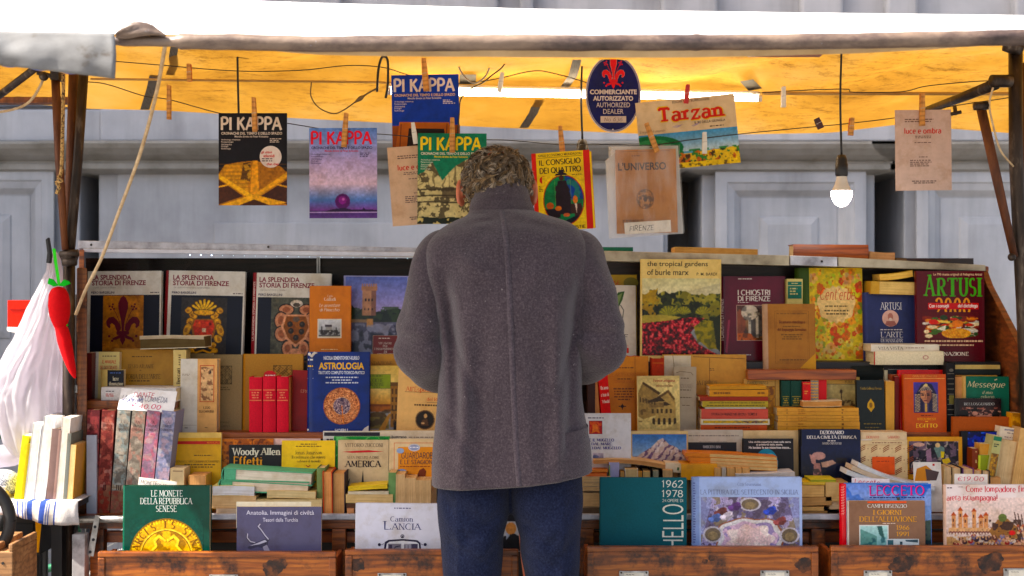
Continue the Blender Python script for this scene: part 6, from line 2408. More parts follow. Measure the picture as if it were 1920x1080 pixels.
def garden(p):
 p.vgrad((206, 196, 140), (226, 214, 168), 0, .3)
 p.poly([(.6, .16), (1, .06), (1, .32), (.5, .3)], (176, 166, 130), .6)
 q = fbm(p.h, p.w, 9, 3, 4)
 top = .10 + .22 * fbm(p.h, p.w, 5, 41, 4) - .05 * (p.x < .2)
 m = (p.y > top) & (p.y < .58)
 p.put(m, (66, 74, 26)); p.put(m & (q > .55), (120, 112, 34)); p.put(m & (q < .47), (26, 30, 14)); p.put(m & (fbm(p.h, p.w, 26, 8, 2) > .58), (40, 48, 18)); p.put(m & (p.y < .34) & (fbm(p.h, p.w, 22, 18, 2) > .6), (150, 140, 50)); p.put(m & (p.x < .22) & (q > .46), (176, 134, 36), .8)
 for cx, cy, r in ((.34, .42, .12), (.53, .40, .09), (.78, .41, .10)):
  for i in range(15):
   a = -2.9 + i * .19
   p.line([(cx, cy + .06), (cx + r * math.cos(a), cy + .06 + r * 1.0 * math.sin(a))], .010, (104 + 50 * (i % 2), 104 + 40 * (i % 2), 36))
 p.poly([(0, .48), (.25, .47), (.5, .5), (.3, .58), (0, .6)], (170, 150, 60))
 p.poly([(0, .58), (.3, .55), (.62, .50), (.80, .51), (.7, .60), (.62, .7), (.72, .85), (.92, .96), (1, 1), (0, 1)], (104, 10, 22))
 w = p.n(36, 3); red = (p.a[..., 0] > 95) & (p.a[..., 1] < 20)
 p.put(red & (w > .54), (176, 24, 40)); p.put(red & (w < .40), (48, 6, 14)); p.put(red & (w > .64), (216, 90, 90))
 p.poly([(.66, .62), (.8, .54), (1, .56), (1, .92), (.84, .9), (.7, .78)], (140, 124, 30)); p.blotch(20, .55, (84, 84, 20), (p.x > .62) & (p.y > .55) & (p.y < .92) & (p.a[..., 1] > 80), .8)
 p.poly([(.9, .52), (1, .46), (1, .95), (.95, .9)], (30, 36, 16))


def tropical(cv):
 cv.pic(1204, 522, 1351, 667, garden)
 c = (44, 40, 30)
 cv.t("the tropical gardens", 1213, 490, 1327, 502, c, 'sans', .012); cv.t("of burle marx", 1213, 505, 1291, 516, c, 'sans', .012); cv.t("P. M. BARDI", 1306, 511, 1344, 516.5, c, 'sans', .01)


book('tall garden book with a cream title band and red flower beds', (1202, 486, 1352, 668), 4.53, .02, (226, 196, 120), tropical, 678, lean=0, roll=-.2, gloss=True)


def chiostri(cv):
 cv.tiny(1386, 521, 1412, 525, 1, (226, 206, 196))
 cv.t("I CHIOSTRI", 1385, 543, 1446, 554, (226, 212, 200), 'cond'); cv.t("DI FIRENZE", 1385, 555, 1446, 565, (226, 212, 200), 'cond'); cv.tiny(1385, 566, 1406, 568.5, 1, (220, 200, 190))

 def ph(p):
  p.vgrad((170, 130, 90), (120, 76, 40)); p.rect(0, 0, .2, 1, (140, 76, 50)); p.ell(.55, .2, .3, .3, (84, 60, 50)); p.rect(.3, .25, 1, .9, (84, 76, 70)); p.ell(.3, .2, .2, .22, (214, 196, 170))
  for x in (.26, .44, .86): p.rect(x, .2, x + .07, .92, (214, 200, 176)); p.rect(x - .03, .2, x + .1, .27, (196, 180, 150))
  p.poly([(0, .8), (.3, .8), (.5, 1), (0, 1)], (210, 100, 34)); p.blotch(8, .6, (40, 34, 30), True, .5)
 cv.rect(1382, 572, 1460, 639, (190, 150, 130)); cv.pic(1383, 573, 1462, 638, ph); cv.tiny(1383, 664, 1408, 667, 1, (226, 206, 196))
 cv.poly([(1360, 660), (1366, 600), (1370, 600), (1364, 662)], (150, 50, 70))


book('maroon cloister book with a small arcade photo, behind the tan dictionary', (1349, 518, 1475, 668), 4.58, .03, (98, 12, 32), chiostri, 676, sp=12, spc=(84, 14, 32), gloss=True,
  sart=lambda cv: cv.t("I CHIOSTRI DI FIRENZE", 1352, 560, 1358, 638, (214, 190, 186), 'sans', .01, vert=1))
slab('narrow green-labelled spine between the maroon book and the yellow flowered book', (1475, 523, 1505, 676), 4.57, .08, 'up_spine', (196, 180, 110), art=lambda cv: (cv.rect(1477, 528, 1503, 560, (10, 96, 78)), cv.rect(1477, 535, 1503, 536, (190, 180, 120)), cv.tiny(1481, 539, 1499, 554, 3, (190, 180, 120)), cv.tiny(1484, 530, 1496, 533, 1, (190, 180, 120))))


def flowers(p):
 p.a[:] = (222, 190, 60)
 r = random.Random(5)
 for i in range(150):
  x, y = r.random(), r.random()
  c = r.choice(((232, 160, 60), (226, 116, 50), (240, 206, 90), (206, 196, 60), (150, 160, 50), (236, 180, 100), (214, 84, 40), (232, 200, 70)))
  s = r.uniform(.03, .075)
  for k in range(5):
   a = k * 1.257 + i
   p.ell(x + s * .8 * math.cos(a), y + s * .55 * math.sin(a), s * .6, s * .42, tuple(v * r.uniform(.85, 1.08) for v in c))
  p.ell(x, y, s * .35, s * .25, (196, 120, 30))
 p.put(((p.x - .5) / .36) ** 2 + ((p.y - .40) / .20) ** 2 + .10 * np.sin(np.arctan2(p.y - .4, p.x - .5) * 11) < 1, (234, 196, 128))


def erbe(cv):
 cv.pic(1521, 503, 1619, 673, flowers, 1.1)
 cv.t("Cent'erbe", 1540, 540, 1606, 563, (206, 52, 26), 'ital'); cv.tiny(1549, 572, 1592, 577, 1, (110, 90, 50)); cv.tiny(1546, 580, 1596, 592, 2, (110, 90, 50), 3, 'c')


book('yellow book covered in orange flowers with a green spine', (1495, 502, 1620, 674), 4.60, .05, (222, 190, 60), erbe, 676, sp=25, spc=(60, 84, 16))


def tan_dic(cv):
 cv.frame(1454, 583, 1518, 681, .6, (110, 70, 24)); cv.frame(1457, 586, 1515, 678, .4, (130, 84, 34))
 c = (96, 42, 20)
 cv.tiny(1458, 587, 1514, 590, 1, (110, 74, 30)); cv.t("Dizionario etimologico", 1462, 601, 1511, 608, c, 'bserif'); cv.tiny(1469, 611, 1502, 614, 1, (110, 74, 30)); cv.t("del linguaggio fiorentino", 1459, 615, 1513, 622, c, 'bserif')
 cv.tiny(1464, 626, 1508, 638, 3, (110, 74, 30), 2, 'c'); cv.tiny(1462, 673, 1512, 677, 1, (110, 74, 30))
 cv.poly([(1530, 662), (1500, 690), (1530, 692)], (196, 140, 40))


book('tan old dictionary with a framed title, leaning on the wooden ledge', (1432, 570, 1530, 692), 4.49, .03, (160, 106, 46), tan_dic, 692, sp=9, spc=(176, 140, 110), hard=False)


def artusi_b(cv):
 c = (214, 208, 204)
 cv.t("ARTUSI", 1652, 567, 1693, 581, c, 'serif'); cv.ell(1671.5, 597, 15.5, 15.5, (214, 168, 150)); cv.ell(1671.5, 594, 5, 7, (176, 112, 96)); cv.poly([(1661, 609), (1664, 602), (1679, 602), (1683, 609), (1672, 612.5)], (160, 100, 90)); cv.ell(1671.5, 599, 3, 3, (220, 196, 180))
 cv.tiny(1652, 617, 1693, 620, 1, c); cv.t("L'ARTE", 1652, 622, 1694, 633, c, 'serif'); cv.t("DI MANGIAR", 1652, 635, 1694, 642, c, 'serif'); cv.t("BENE", 1654, 644, 1692, 654, c, 'serif')


book('worn navy cookbook with a round portrait, under the yellowed thick paperback', (1621, 548, 1718, 655), 4.56, .03, (44, 50, 92), artusi_b, 678, sp=8, spc=(44, 50, 96))
slab('thick yellowed paperback lying on top of the navy cookbook', (1633, 527, 1723, 551), 4.55, .10, 'flat_tail', (196, 150, 60), (226, 190, 110), roll=-1.5, spw=16)
slab('torn yellow pamphlet on the thick yellowed paperback in the top tier', (1650, 514, 1713, 526), 4.56, .09, 'flat_fore', (232, 176, 60), (236, 190, 84), roll=7, curl=-.003)


def food(p):
 p.a[:] = (88, 20, 24)
 r = random.Random(3)
 for i in range(90):
  x, y = r.uniform(.04, .96), r.uniform(.2, .92)
  if abs(x - .5) > .5 * (1.3 - abs(y - .6)): continue
  c = r.choice(((196, 40, 24), (60, 90, 30), (214, 150, 60), (226, 200, 150), (40, 60, 24), (206, 110, 40), (200, 190, 170), (120, 40, 30)))
  p.ell(x, y, r.uniform(.04, .1), r.uniform(.04, .09), c); p.ell(x - .02, y - .02, .02, .015, tuple(min(255, v * 1.5) for v in c), .7)
 p.ell(.6, .82, .26, .2, (206, 124, 34)); p.blotch(20, .5, (232, 170, 70), ((p.x - .6) / .26) ** 2 + ((p.y - .82) / .2) ** 2 < 1, .8); p.ell(.62, .45, .10, .14, (226, 120, 40)); p.ell(.2, .38, .09, .1, (206, 36, 24)); p.ell(.38, .22, .07, .1, (40, 60, 30)); p.poly([(.25, .3), (.5, .36), (.48, .44), (.3, .4)], (232, 200, 90)); p.poly([(.24, .66), (.42, .5), (.4, .72)], (226, 220, 190))


def artusi_r(cv):
 cv.t("Le 790 ricette originali di Pellegrino Artusi", 1752, 512, 1843, 518, (236, 190, 150), 'sans', .012)
 for i, (ch, a, b_, t) in enumerate((("A", 1733, 1756, 514), ("R", 1757, 1777, 521), ("T", 1778, 1797, 521), ("U", 1798, 1818, 521), ("S", 1818, 1832, 521), ("I", 1833, 1843, 521))):
  cv.t(ch, a, t, b_, 556, (72, 160, 36), 'bserif');
 for i, ch in enumerate("2000"):
  cv.t(ch, 1754 + 17.3 * i, 558, 1769 + 17.3 * i, 592, (226, 140, 24), 'bserif')
 cv.pic(1730, 585, 1836, 634, food, 1.1)
 cv.rect(1741, 568, 1836, 580, (196, 24, 26)); cv.t("Con i consigli", 1743, 570, 1780, 578.5, (240, 226, 214), 'cond'); cv.t("del dietologo", 1797, 570, 1834, 578.5, (240, 226, 214), 'cond')
 cv.tiny(1734, 637, 1843, 643, 1, (226, 180, 140)); cv.tiny(1752, 645, 1826, 650, 1, (226, 180, 140), 5); cv.t("LA NAZIONE", 1752, 660, 1816, 667, (236, 216, 196), 'bserif')


book('maroon cookbook with tall green lettering over a pile of food', (1720, 508, 1847, 678), 4.508, .026, (84, 12, 22), artusi_r, 678, lean=2, gloss=True)
slab('white paperback lying above the white-spined book in the top tier, title printed on its spine', (1633, 646, 1761, 659), 4.46, .10, 'flat_spine', (218, 206, 184), art=lambda cv: (cv.t("VITA VISTA", 1646, 650, 1694, 655.5, (60, 46, 40), 'serif'), cv.tiny(1698, 651, 1734, 654, 1, (150, 110, 90))))
slab('thick white-spined hardback lying under the white paperback, small red emblem', (1638, 659, 1769, 684), 4.45, .12, 'flat_spine', (222, 206, 170), hard=True, art=lambda cv: (cv.ell(1735, 670, 5.5, 4, (190, 130, 120)), cv.ell(1735, 670, 3.5, 2.5, (222, 206, 170)), cv.rect(1638, 659, 1640, 684, (180, 40, 30))))

# resting on top of the case
TOPG = 'books lying on top of the case'
slab('thin green book on top of the case beside the man\'s shoulder', (1112, 463, 1187, 470.5), 4.60, .10, 'flat_spine', (26, 90, 72), group=TOPG, roll=-.4)
slab('slim cream album lying on top of the case above the garden book', (1265, 463, 1421, 476), 4.60, .10, 'flat_fore', (222, 180, 96), (196, 150, 80), group=TOPG, roll=-1.6, curl=.001)
slab('upright-edged red-brown box file on top of the case below the lit bulb', (1487, 458, 1628, 485), 4.60, .09, 'flat_spine', (140, 44, 16), group=TOPG, hard=True, mat=RED_WOOD, roll=-.4)
slab('tan unbound booklet lying on the case right of the red-brown box file', (1629, 471, 1678, 487), 4.61, .10, 'flat_fore', (206, 156, 96), (200, 150, 100), group=TOPG, roll=-3, curl=-.002)
slab('small dark booklet at the right end on top of the case', (1680, 483, 1700, 489), 4.61, .05, 'flat_fore', (60, 46, 36), (120, 96, 70), group=TOPG, roll=-2)

# ------------------------------------------------------------------ middle tier, left of the man
YB, YF = 4.465, 4.41      # back and front of the middle shelf
B2 = 811
slab('dark red spine in the shade at the left end of the middle shelf', (163, 662, 172, 750), 4.37, .10, 'up_spine', (80, 20, 20))


def manuale(cv):
 cv.tiny(190, 666, 216, 671, 1, (150, 130, 90)); cv.t("IL MANUALE", 190, 675, 216, 682, (206, 50, 30), 'cond'); cv.t("DEL GOCCIOLATO", 186, 686, 218, 693, (206, 50, 30), 'cond')


book('pale manual with an orange-red title and a grey spine lettered in red', (165, 660, 222, 748), 4.40, .026, (220, 200, 130), manuale, 750, sp=18, spc=(176, 172, 160), hard=False,
  sart=lambda cv: (cv.t("IL MANUALE DEL", 172, 684, 178, 744, (176, 60, 56), 'sans', .01, vert=1), cv.tiny(169, 665, 181, 671, 2, (80, 70, 90))))


def luce_b(cv):
 cv.rect(201, 694, 232, 728, (24, 24, 34)); cv.tiny(206, 698, 226, 701, 1, (90, 120, 190)); cv.t("luce e", 211, 706, 222, 714, (230, 216, 180), 'bserif'); cv.t("illuminazione", 204, 716, 231, 723, (230, 216, 180), 'bserif')


book('small black-labelled booklet standing in front of the pale manual', (187, 693, 232, 728), 4.37, .02, (216, 184, 110), luce_b, 750, sp=14, spc=(216, 184, 110), hard=False, lean=2)


def testo(cv):
 c = (70, 46, 16)
 cv.tiny(244, 668, 282, 671, 1, c); cv.t("TESTO ATLANTE", 237, 684, 286, 691, c, 'serif'); cv.tiny(259, 694, 264, 696, 1, c); cv.t("STORIA DELL'ARTE", 228, 702, 299, 711, c, 'serif'); cv.tiny(240, 713, 279, 717, 1, c)


book('brownish art atlas behind the white lying book, title in dark capitals', (221, 656, 323, 750), 4.42, .02, (172, 126, 50), testo, 808, hard=False)
slab('white hardback lying under the handwritten price card, its spine to the front', (190, 726, 330, 752), 4.33, .10, 'flat_spine', (212, 206, 200), hard=True, roll=-.6, art=lambda cv: (cv.tiny(199, 732, 216, 735, 1, (60, 50, 60)), cv.tiny(199, 737, 216, 744, 2, (190, 80, 70), 3)))
card('handwritten price card €40,00 lying over the six marbled volumes', (221, 728, 327, 771), 4.262, (222, 218, 216), lambda cv: (
 cv.t("DANTE", 246, 733, 286, 745, (190, 70, 90), 'hand'), cv.t("LA DIVINA COMMEDIA", 226, 740, 312, 753, (90, 90, 110), 'hand'), cv.t("6 VOLUMI", 227, 746, 266, 757, (50, 50, 130), 'hand'), cv.t("€ 40,00", 246, 756, 302, 767, (206, 40, 90), 'hand')), roll=-4, lean=25, yaw=0)
slab('narrow cream spine standing between the brownish atlas and the white-spined book', (325, 656, 349, 808), 4.40, .06, 'up_spine', (212, 186, 120), art=lambda cv: (cv.t("Benozzi Beccari", 331, 690, 338, 755, (60, 40, 30), 'bserif', vert=1), cv.tiny(335, 664, 340, 686, 5, (110, 90, 60))))


def camera_rossa(cv):
 cv.frame(374, 685, 401, 754, 1.2, (190, 40, 30)); cv.pic(376, 688, 399, 751, lambda p: (p.a.__setitem__(slice(None), (222, 176, 124)), p.blotch(12, .58, (120, 76, 50), True, .8), p.ell(.75, .16, .06, .07, (40, 26, 30))))
 cv.t("IL SOGNO", 381, 762, 394, 767, (70, 40, 24), 'cond'); cv.t("DELLA CAMERA ROSSA", 373, 769, 401, 774, (70, 40, 24), 'cond'); cv.tiny(384, 801, 389, 803, 1, (90, 60, 30))


book('boxed book with a white spine and a pale orange side framed in red', (338, 673, 406, 808), 4.392, .05, (224, 168, 104), lambda cv: (camera_rossa(cv), cv.rect(338, 673, 369.5, B2, (216, 206, 190)), cv.tiny(341, 701, 362, 705, 2, (150, 130, 120)), cv.rect(338.5, 797, 368.5, 797.6, (160, 140, 120)), cv.tiny(346, 801, 354, 804, 1, (120, 100, 90))), B2, lean=2)


def emblem(x, y, w, h, c):
 def fn(p):
  p.a[:] = c
  q = np.sin(p.x * 40) * np.sin(p.y * 44) + (p.n(10, 2) - .5) * 2
  p.put(q > .1, shade(c, .55))
  p.rect(0, 0, 1, .03, shade(c, .5)); p.rect(0, .97, 1, 1, shade(c, .5)); p.rect(0, 0, .03, 1, shade(c, .5)); p.rect(.97, 0, 1, 1, shade(c, .5))
 return lambda cv: cv.pic(x, y, x + w, y + h, fn)


def grey_b(cv):
 emblem(405, 686, 29, 35, (140, 118, 78))(cv); cv.tiny(404, 725, 433, 733, 2, (100, 84, 56)); cv.t("San Romano", 404, 789, 430, 794, (84, 70, 50), 'ital'); cv.t("Casa Editrice", 404, 796, 431, 801, (84, 70, 50), 'ital')


book('plain grey-brown cloth volume with a square stamped emblem, behind the boxed book', (395, 665, 453, 810), YB, .02, (142, 120, 82), grey_b, 808, mat=CLOTHB, lean=3)
book('wide ochre cloth volume with a square stamped emblem behind the three red books', (453, 664, 567, 812), YB, .02, (170, 122, 56), emblem(511, 685, 36, 36, (168, 124, 60)), 808, mat=CLOTHB, lean=3, sp=6, spc=(176, 116, 40))
for x0, x1, y0, lab in ((467, 491.5, 707, 'left one of three matching bright red volumes'), (493, 517, 706, 'middle one of three matching bright red volumes, red tab above it'), (519, 541, 706, 'right one of three matching bright red volumes')):
 slab(lab, (x0, y0, x1, 812), 4.40, .09, 'up_spine', (206, 20, 44), hard=True, group='three red volumes', art=lambda cv, x0=x0, x1=x1: (cv.rect(x0 + 1, 730, x1 - 1, 732, (226, 120, 90)), cv.rect(x0 + 1, 749.5, x1 - 1, 751.5, (226, 120, 90)), cv.tiny(x0 + 5, 734, x1 - 5, 748, 3, (226, 130, 100), 2, 'c')))
slab('thin tan-edged book squeezed against the right red volume', (541, 708, 545, 812), 4.41, .08, 'up_fore', (150, 80, 40), (190, 120, 60))
mb = MB(); mb.prism([(.0 + a * YF / F, b_ * YF / F) for a, b_ in ((-12, -8), (-11, 4), (-4, 8), (4, 8), (11, 4), (12, -8))], 0, .0015, (190, 24, 30))
cv = Cover(mb, 506, 703, 4.415 / F); cv.tiny(497, 702, 516, 706, 1, (226, 200, 190))
tag(mb.build('paper_tab', PRINT, None, Matrix.Translation(P(506, 703, 4.415))), 'rounded red paper tab showing above the middle red volume', 'tab')
book('dark red leaning book behind the blue astrology book', (546, 695, 600, 812), 4.44, .025, (140, 18, 18), lambda cv: cv.t("EPICA", 563, 731, 584, 737, (206, 150, 120), 'lserif'), B2, roll=-2.2, lean=3)


def zodiac(p):
 p.a[:] = (12, 40, 110)
 w = fbm(p.h, p.w, 9, 5, 4); q = np.sin(w * 34 + np.hypot(p.x - .5, p.y - .5) * 40)
 d = np.hypot(p.x - .5, p.y - .5)
 p.put(d < .5, (206, 124, 76)); p.put((d < .5) & (q > .6), (96, 46, 30), .85); p.put((d < .5) & (q < -.7), (232, 170, 120), .8)
 p.put(d < .23, (96, 76, 96), .75); p.put((d < .24) & (q > .3), (50, 40, 70), .8); p.put((d < .24) & (q < -.6), (190, 170, 170), .8)
 p.put(abs(d - .49) < .012, (150, 80, 50)); p.put(abs(d - .24) < .006, (226, 170, 120)); p.line([(.5, .5), (.55, .95)], .012, (222, 120, 50))


def astro(cv):
 cv.t("NICOLA SEMENTOVSKY-KURILO", 606, 668, 673, 675, (206, 210, 222), 'sans', .03); cv.t("ASTROLOGIA", 597, 680, 682, 693, (232, 176, 20), 'sans', .03); cv.t("TRATTATO COMPLETO TEORICO-PRATICO", 596, 696, 683, 702, (206, 210, 222), 'sans', .02)
 for i in range(3): cv.tiny(610 + (i == 1) * 12, 706 + 5 * i, 671 - (i == 1) * 12, 710.5 + 5 * i, 1, (190, 196, 214), i)
 cv.pic(606, 727, 675, 796, zodiac, 1.3); cv.t("HOERLI", 628, 804, 652, 810, (206, 210, 222), 'sans', .04)
 cv.poly([(588, 659.5), (580, 668), (584, 671), (590, 664), (595, 662)], (206, 196, 186)); cv.poly([(691, 798), (683, 803), (679, 808), (691, 808)], (200, 190, 180))


book('worn blue astrology book with a round copper zodiac wheel', (574, 660, 692, 812), 4.405, .034, (10, 40, 116), astro, B2, sp=14, spc=(10, 40, 110), lean=3, gloss=True,
  sart=lambda cv: (cv.tiny(576, 672, 586, 678, 1, (200, 206, 220)), cv.tiny(576, 684, 586, 690, 1, (230, 180, 30)), cv.rect(575, 692, 587, 693, (160, 170, 210)), cv.rect(575, 709, 587, 710, (160, 170, 210)), cv.ell(577, 806, 2, 2, (206, 200, 196)), cv.ell(579, 664, 3, 3, (206, 200, 196))))


def firenze_st(p):
 p.vgrad((206, 170, 84), (226, 196, 116), 0, .35); p.vgrad((226, 196, 116), (190, 130, 50), .35, .62)
 p.rect(.66, .28, 1, .96, (140, 96, 40)); p.rect(.64, .26, 1, .32, (96, 66, 30))
 for i in range(4):
  for j in range(3): p.rect(.70 + .11 * j, .36 + .13 * i, .75 + .11 * j, .44 + .13 * i, (70, 46, 22))
 p.rect(0, .62, .66, .72, (150, 84, 34)); p.rect(0, .60, .66, .63, (110, 56, 24)); p.ell(.25, .80, .3, .08, (80, 60, 30)); p.rect(0, .80, .62, .98, (110, 96, 44)); p.blotch(9, .56, (60, 44, 22), p.y > .68, .7); p.ell(.84, .95, .08, .08, (30, 24, 20)); p.poly([(.3, 1), (.62, .74), (.68, .76), (.5, 1)], (170, 120, 50))


def cicciche(cv):
 cv.pic(692, 686, 752, 806, firenze_st); cv.rect(690, 702, 732, 729, (130, 150, 36)); cv.frame(690, 702, 732, 729, .7, (80, 90, 20)); cv.tiny(693, 704, 717, 707, 1, (60, 60, 24))
 cv.t("CICCICHE", 686, 710, 718, 717, (50, 50, 24), 'serif'); cv.t("FIORENTINE", 684, 718, 720, 724, (50, 50, 24), 'serif'); cv.tiny(700, 725, 712, 727.5, 1, (60, 60, 24))


book('golden street-scene paperback with a green title label, behind the blue astrology book', (680, 686, 752, 808), 4.44, .02, (206, 170, 84), cicciche, 809, hard=False, lean=3)
book('ochre book whose top line of print shows above the golden street scene', (690, 664, 752, 808), 4.475, .02, (186, 134, 56), lambda cv: cv.t("FONDAZIONE", 684, 678, 735, 685, (80, 56, 24), 'lserif'), 808, lean=3)


def expo(cv):
 c = (206, 66, 36)
 cv.t("All'Esposizione", 759, 726, 830, 737, c, 'serif'); cv.rect(758, 735.5, 830, 736.2, (90, 60, 40)); cv.t("del Risorgimento", 800, 745, 862, 753, c, 'serif'); cv.rect(800, 754, 850, 754.6, (90, 60, 40)); cv.tiny(777, 757, 830, 763, 1, (90, 66, 40))

 def port(p):
  d = np.hypot(p.x - .5, p.y - .5); p.a[:] = (226, 178, 112); p.put(d < .5, (34, 26, 20)); p.ell(.52, .3, .09, .12, (196, 150, 96)); p.poly([(.36, .5), (.62, .44), (.7, .8), (.3, .8)], (84, 56, 34)); p.ell(.4, .68, .1, .05, (206, 160, 110)); p.put(abs(d - .47) < .02, (120, 84, 50))
 cv.pic(780, 769, 816, 805, port)


book('pale apricot booklet with an oval portrait, half hidden behind the coat', (745, 692, 836, 808), 4.41, .014, (226, 178, 112), expo, B2, hard=False, roll=-2.0, lean=3)
slab('narrow book lying askew across the tops of the atlas, dark speckled edge', (263, 633, 385, 655), 4.40, .09, 'flat_fore', (222, 206, 176), (92, 74, 40), roll=1.6, bt=.002)
mb = MB(); mb.grid([[P(262 + 120 * u, 628 + 4 * abs(u - .5) + 6 * v, 4.395 - .02 * (1 - v)) for u in [i / 10 for i in range(11)]] for v in (0, .5, 1)], (214, 200, 176))
o = mb.build('loose_page', PRINT, None); o.modifiers.new('thick', 'SOLIDIFY').thickness = .001
tag(o, 'loose page folded on the narrow speckle-edged book', 'page')
book('ochre book leaning behind the white lying book, its top just visible', (213, 653, 330, 700), 4.46, .016, (196, 140, 66), None, 808, lean=2, hard=False)
book('brownish-grey folder lying behind the boxed book with the white spine', (340, 663, 398, 700), 4.47, .016, (150, 126, 80), None, 808, lean=2, hard=False)

# ------------------------------------------------------------------ the six marbled volumes
DV = [((104, 40, 44), (76, 24, 26), (140, 60, 58)), ((128, 56, 50), (90, 34, 30), (166, 88, 74)), ((124, 132, 128), (96, 82, 70), (160, 148, 132)), ((136, 126, 112), (106, 94, 84), (156, 112, 98)), ((150, 110, 130), (120, 100, 116), (176, 96, 112)), ((136, 134, 160), (106, 112, 138), (166, 140, 152))]
DL = ['dark red marbled volume beside the white board, first of the six', 'red-brown marbled volume, second of the six, a patch of sun on its top', 'grey-green marbled volume third of the six, right of the red-brown one', 'greyish tan marbled volume between the grey-green and the pink one', 'pink marbled volume beside the lavender one', 'lavender-blue marbled volume, last of the six at the right']
for i in range(6):
 x0 = (160, 181, 206, 231, 257, 283)[i]
 w = (24, 25, 25.5, 26, 26, 27)[i]
 base, lo_, hi = DV[i]

 def sp_art(cv, x0=x0, w=w, base=base, lo_=lo_, hi=hi, i=i):
  def fn(p):
   p.seed = 20 + i * 50
   p.a[:] = base
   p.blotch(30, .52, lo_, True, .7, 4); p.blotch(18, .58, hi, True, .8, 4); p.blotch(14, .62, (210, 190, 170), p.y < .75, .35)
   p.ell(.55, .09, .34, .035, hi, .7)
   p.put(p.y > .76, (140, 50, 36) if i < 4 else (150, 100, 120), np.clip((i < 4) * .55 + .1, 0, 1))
   p.blotch(22, .56, (120, 96, 70), p.y > .70, .6)
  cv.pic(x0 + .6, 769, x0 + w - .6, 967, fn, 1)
  c = (60, 34, 34) if i > 1 else (84, 40, 34)
  cx = x0 + w / 2
  cv.t("LA", cx - 4, 787, cx + 4, 792, c, 'serif'); cv.t("DIVINA", cx - 8, 794, cx + 8, 799, c, 'serif'); cv.t("COMMEDIA", cx - 11, 801, cx + 11, 806, c, 'serif')
  cv.t(("I", "II", "III", "IV", "V", "VI")[i], cx - 1 - i % 3 * 2.2, 908, cx + 2 + i % 3 * 2.2, 918, (50, 24, 20), 'serif')
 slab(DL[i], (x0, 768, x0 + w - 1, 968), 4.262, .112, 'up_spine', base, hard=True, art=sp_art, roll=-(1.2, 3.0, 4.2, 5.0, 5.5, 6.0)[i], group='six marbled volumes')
# ------------------------------------------------------------------ middle tier, right of the man
book('orange-tan arts booklet with a small black ornament, beside the red tilted spine', (1128, 668, 1216, 806), 4.455, .014, (206, 128, 40), lambda cv: (
 cv.tiny(1155, 688, 1188, 692, 1, (110, 60, 20)), cv.t("LE ARTI FIORENTINE", 1143, 699, 1212, 706, (176, 84, 40), 'lserif'), cv.tiny(1158, 709, 1184, 713, 1, (110, 60, 20)), cv.t("LIBRO DI STUDIO", 1153, 713, 1190, 718, (186, 90, 40), 'lserif'), cv.tiny(1150, 727, 1190, 752, 5, (120, 66, 24), 4, 'c'),
 cv.ell(1167, 762, 3, 3, (50, 30, 20)), cv.line([(1160, 762), (1174, 762)], .8, (50, 30, 20)), cv.line([(1167, 757), (1167, 768)], .8, (50, 30, 20)), cv.line([(1191, 668), (1191, 806)], .5, (150, 86, 26)), cv.line([(1150, 669), (1158, 666.5), (1166, 669), (1174, 666.5), (1182, 669), (1190, 667), (1199, 669)], .6, (190, 60, 24))), 809, hard=False, lean=2, page=(206, 150, 80))
slab('bright red spine tilted against the orange-tan arts booklet', (1128, 696, 1146, 780), 4.40, .09, 'up_spine', (214, 26, 24), hard=True, roll=5, art=lambda cv: (cv.t("Un anno", 1130, 724, 1145, 731, (240, 210, 190), 'bserif'), cv.t("a tirar di", 1130, 737, 1145, 744, (240, 210, 190), 'bserif'), cv.t("Wimbl", 1131, 750, 1145, 757, (240, 210, 190), 'bserif'), cv.rect(1128.5, 702, 1145.5, 703, (240, 150, 130))))
slab('tan page block of a book next to the tilted red spine', (1118, 702, 1127, 809), 4.42, .08, 'up_fore', (196, 120, 60), (216, 160, 96), roll=4)
slab('dark brown spine in the gap between the coat and the tilted red spine', (1103, 690, 1116, 809), 4.42, .09, 'up_spine', (58, 34, 30))
slab('red leather spine in the gap beside the tan folder', (1222, 672, 1245, 808), 4.45, .07, 'up_spine', (170, 50, 26), hard=True, art=lambda cv: cv.rect(1223, 680, 1244, 681, (206, 120, 60)))


def palazzo_pic(p):
 p.vgrad((226, 200, 130), (214, 184, 110))
 p.poly([(.0, .28), (.12, .06), (.5, .30), (.5, .70), (0, .82)], (150, 118, 62)); p.poly([(.12, .06), (.55, .28), (.5, .32), (.1, .10)], (76, 54, 28))
 p.poly([(.46, .36), (.74, .22), (.90, .40), (.92, .86), (.4, .84)], (176, 142, 78)); p.poly([(.46, .36), (.74, .22), (.90, .40), (.86, .42), (.72, .28), (.5, .40)], (96, 70, 36))
 p.poly([(.22, .44), (.52, .35), (.66, .44), (.26, .47)], (62, 44, 24)); p.poly([(.46, .50), (.66, .45), (.80, .52), (.5, .54)], (62, 44, 24))
 p.rect(.26, .47, .62, .56, (130, 100, 54))
 for i in range(6): p.rect(.04 + .07 * i, .36 + .02 * i, .065 + .07 * i, .46 + .01 * i, (70, 52, 28))
 for i in range(5):
  p.rect(.33 + .11 * i, .59, .38 + .11 * i, .68, (74, 54, 28)); x = .34 + .13 * i; p.rect(x, .80, x + .06, .90, (56, 40, 22)); p.ell(x + .03, .80, .03, .03, (56, 40, 22))
 p.poly([(0, .74), (.3, .86), (.62, 1), (0, 1)], (206, 180, 112)); p.poly([(.6, 1), (1, .84), (1, 1)], (190, 160, 96)); p.blotch(9, .6, (80, 58, 30), (p.y > .3) & (p.y < .84) & (p.x < .3), .6); p.speck(30, .15)


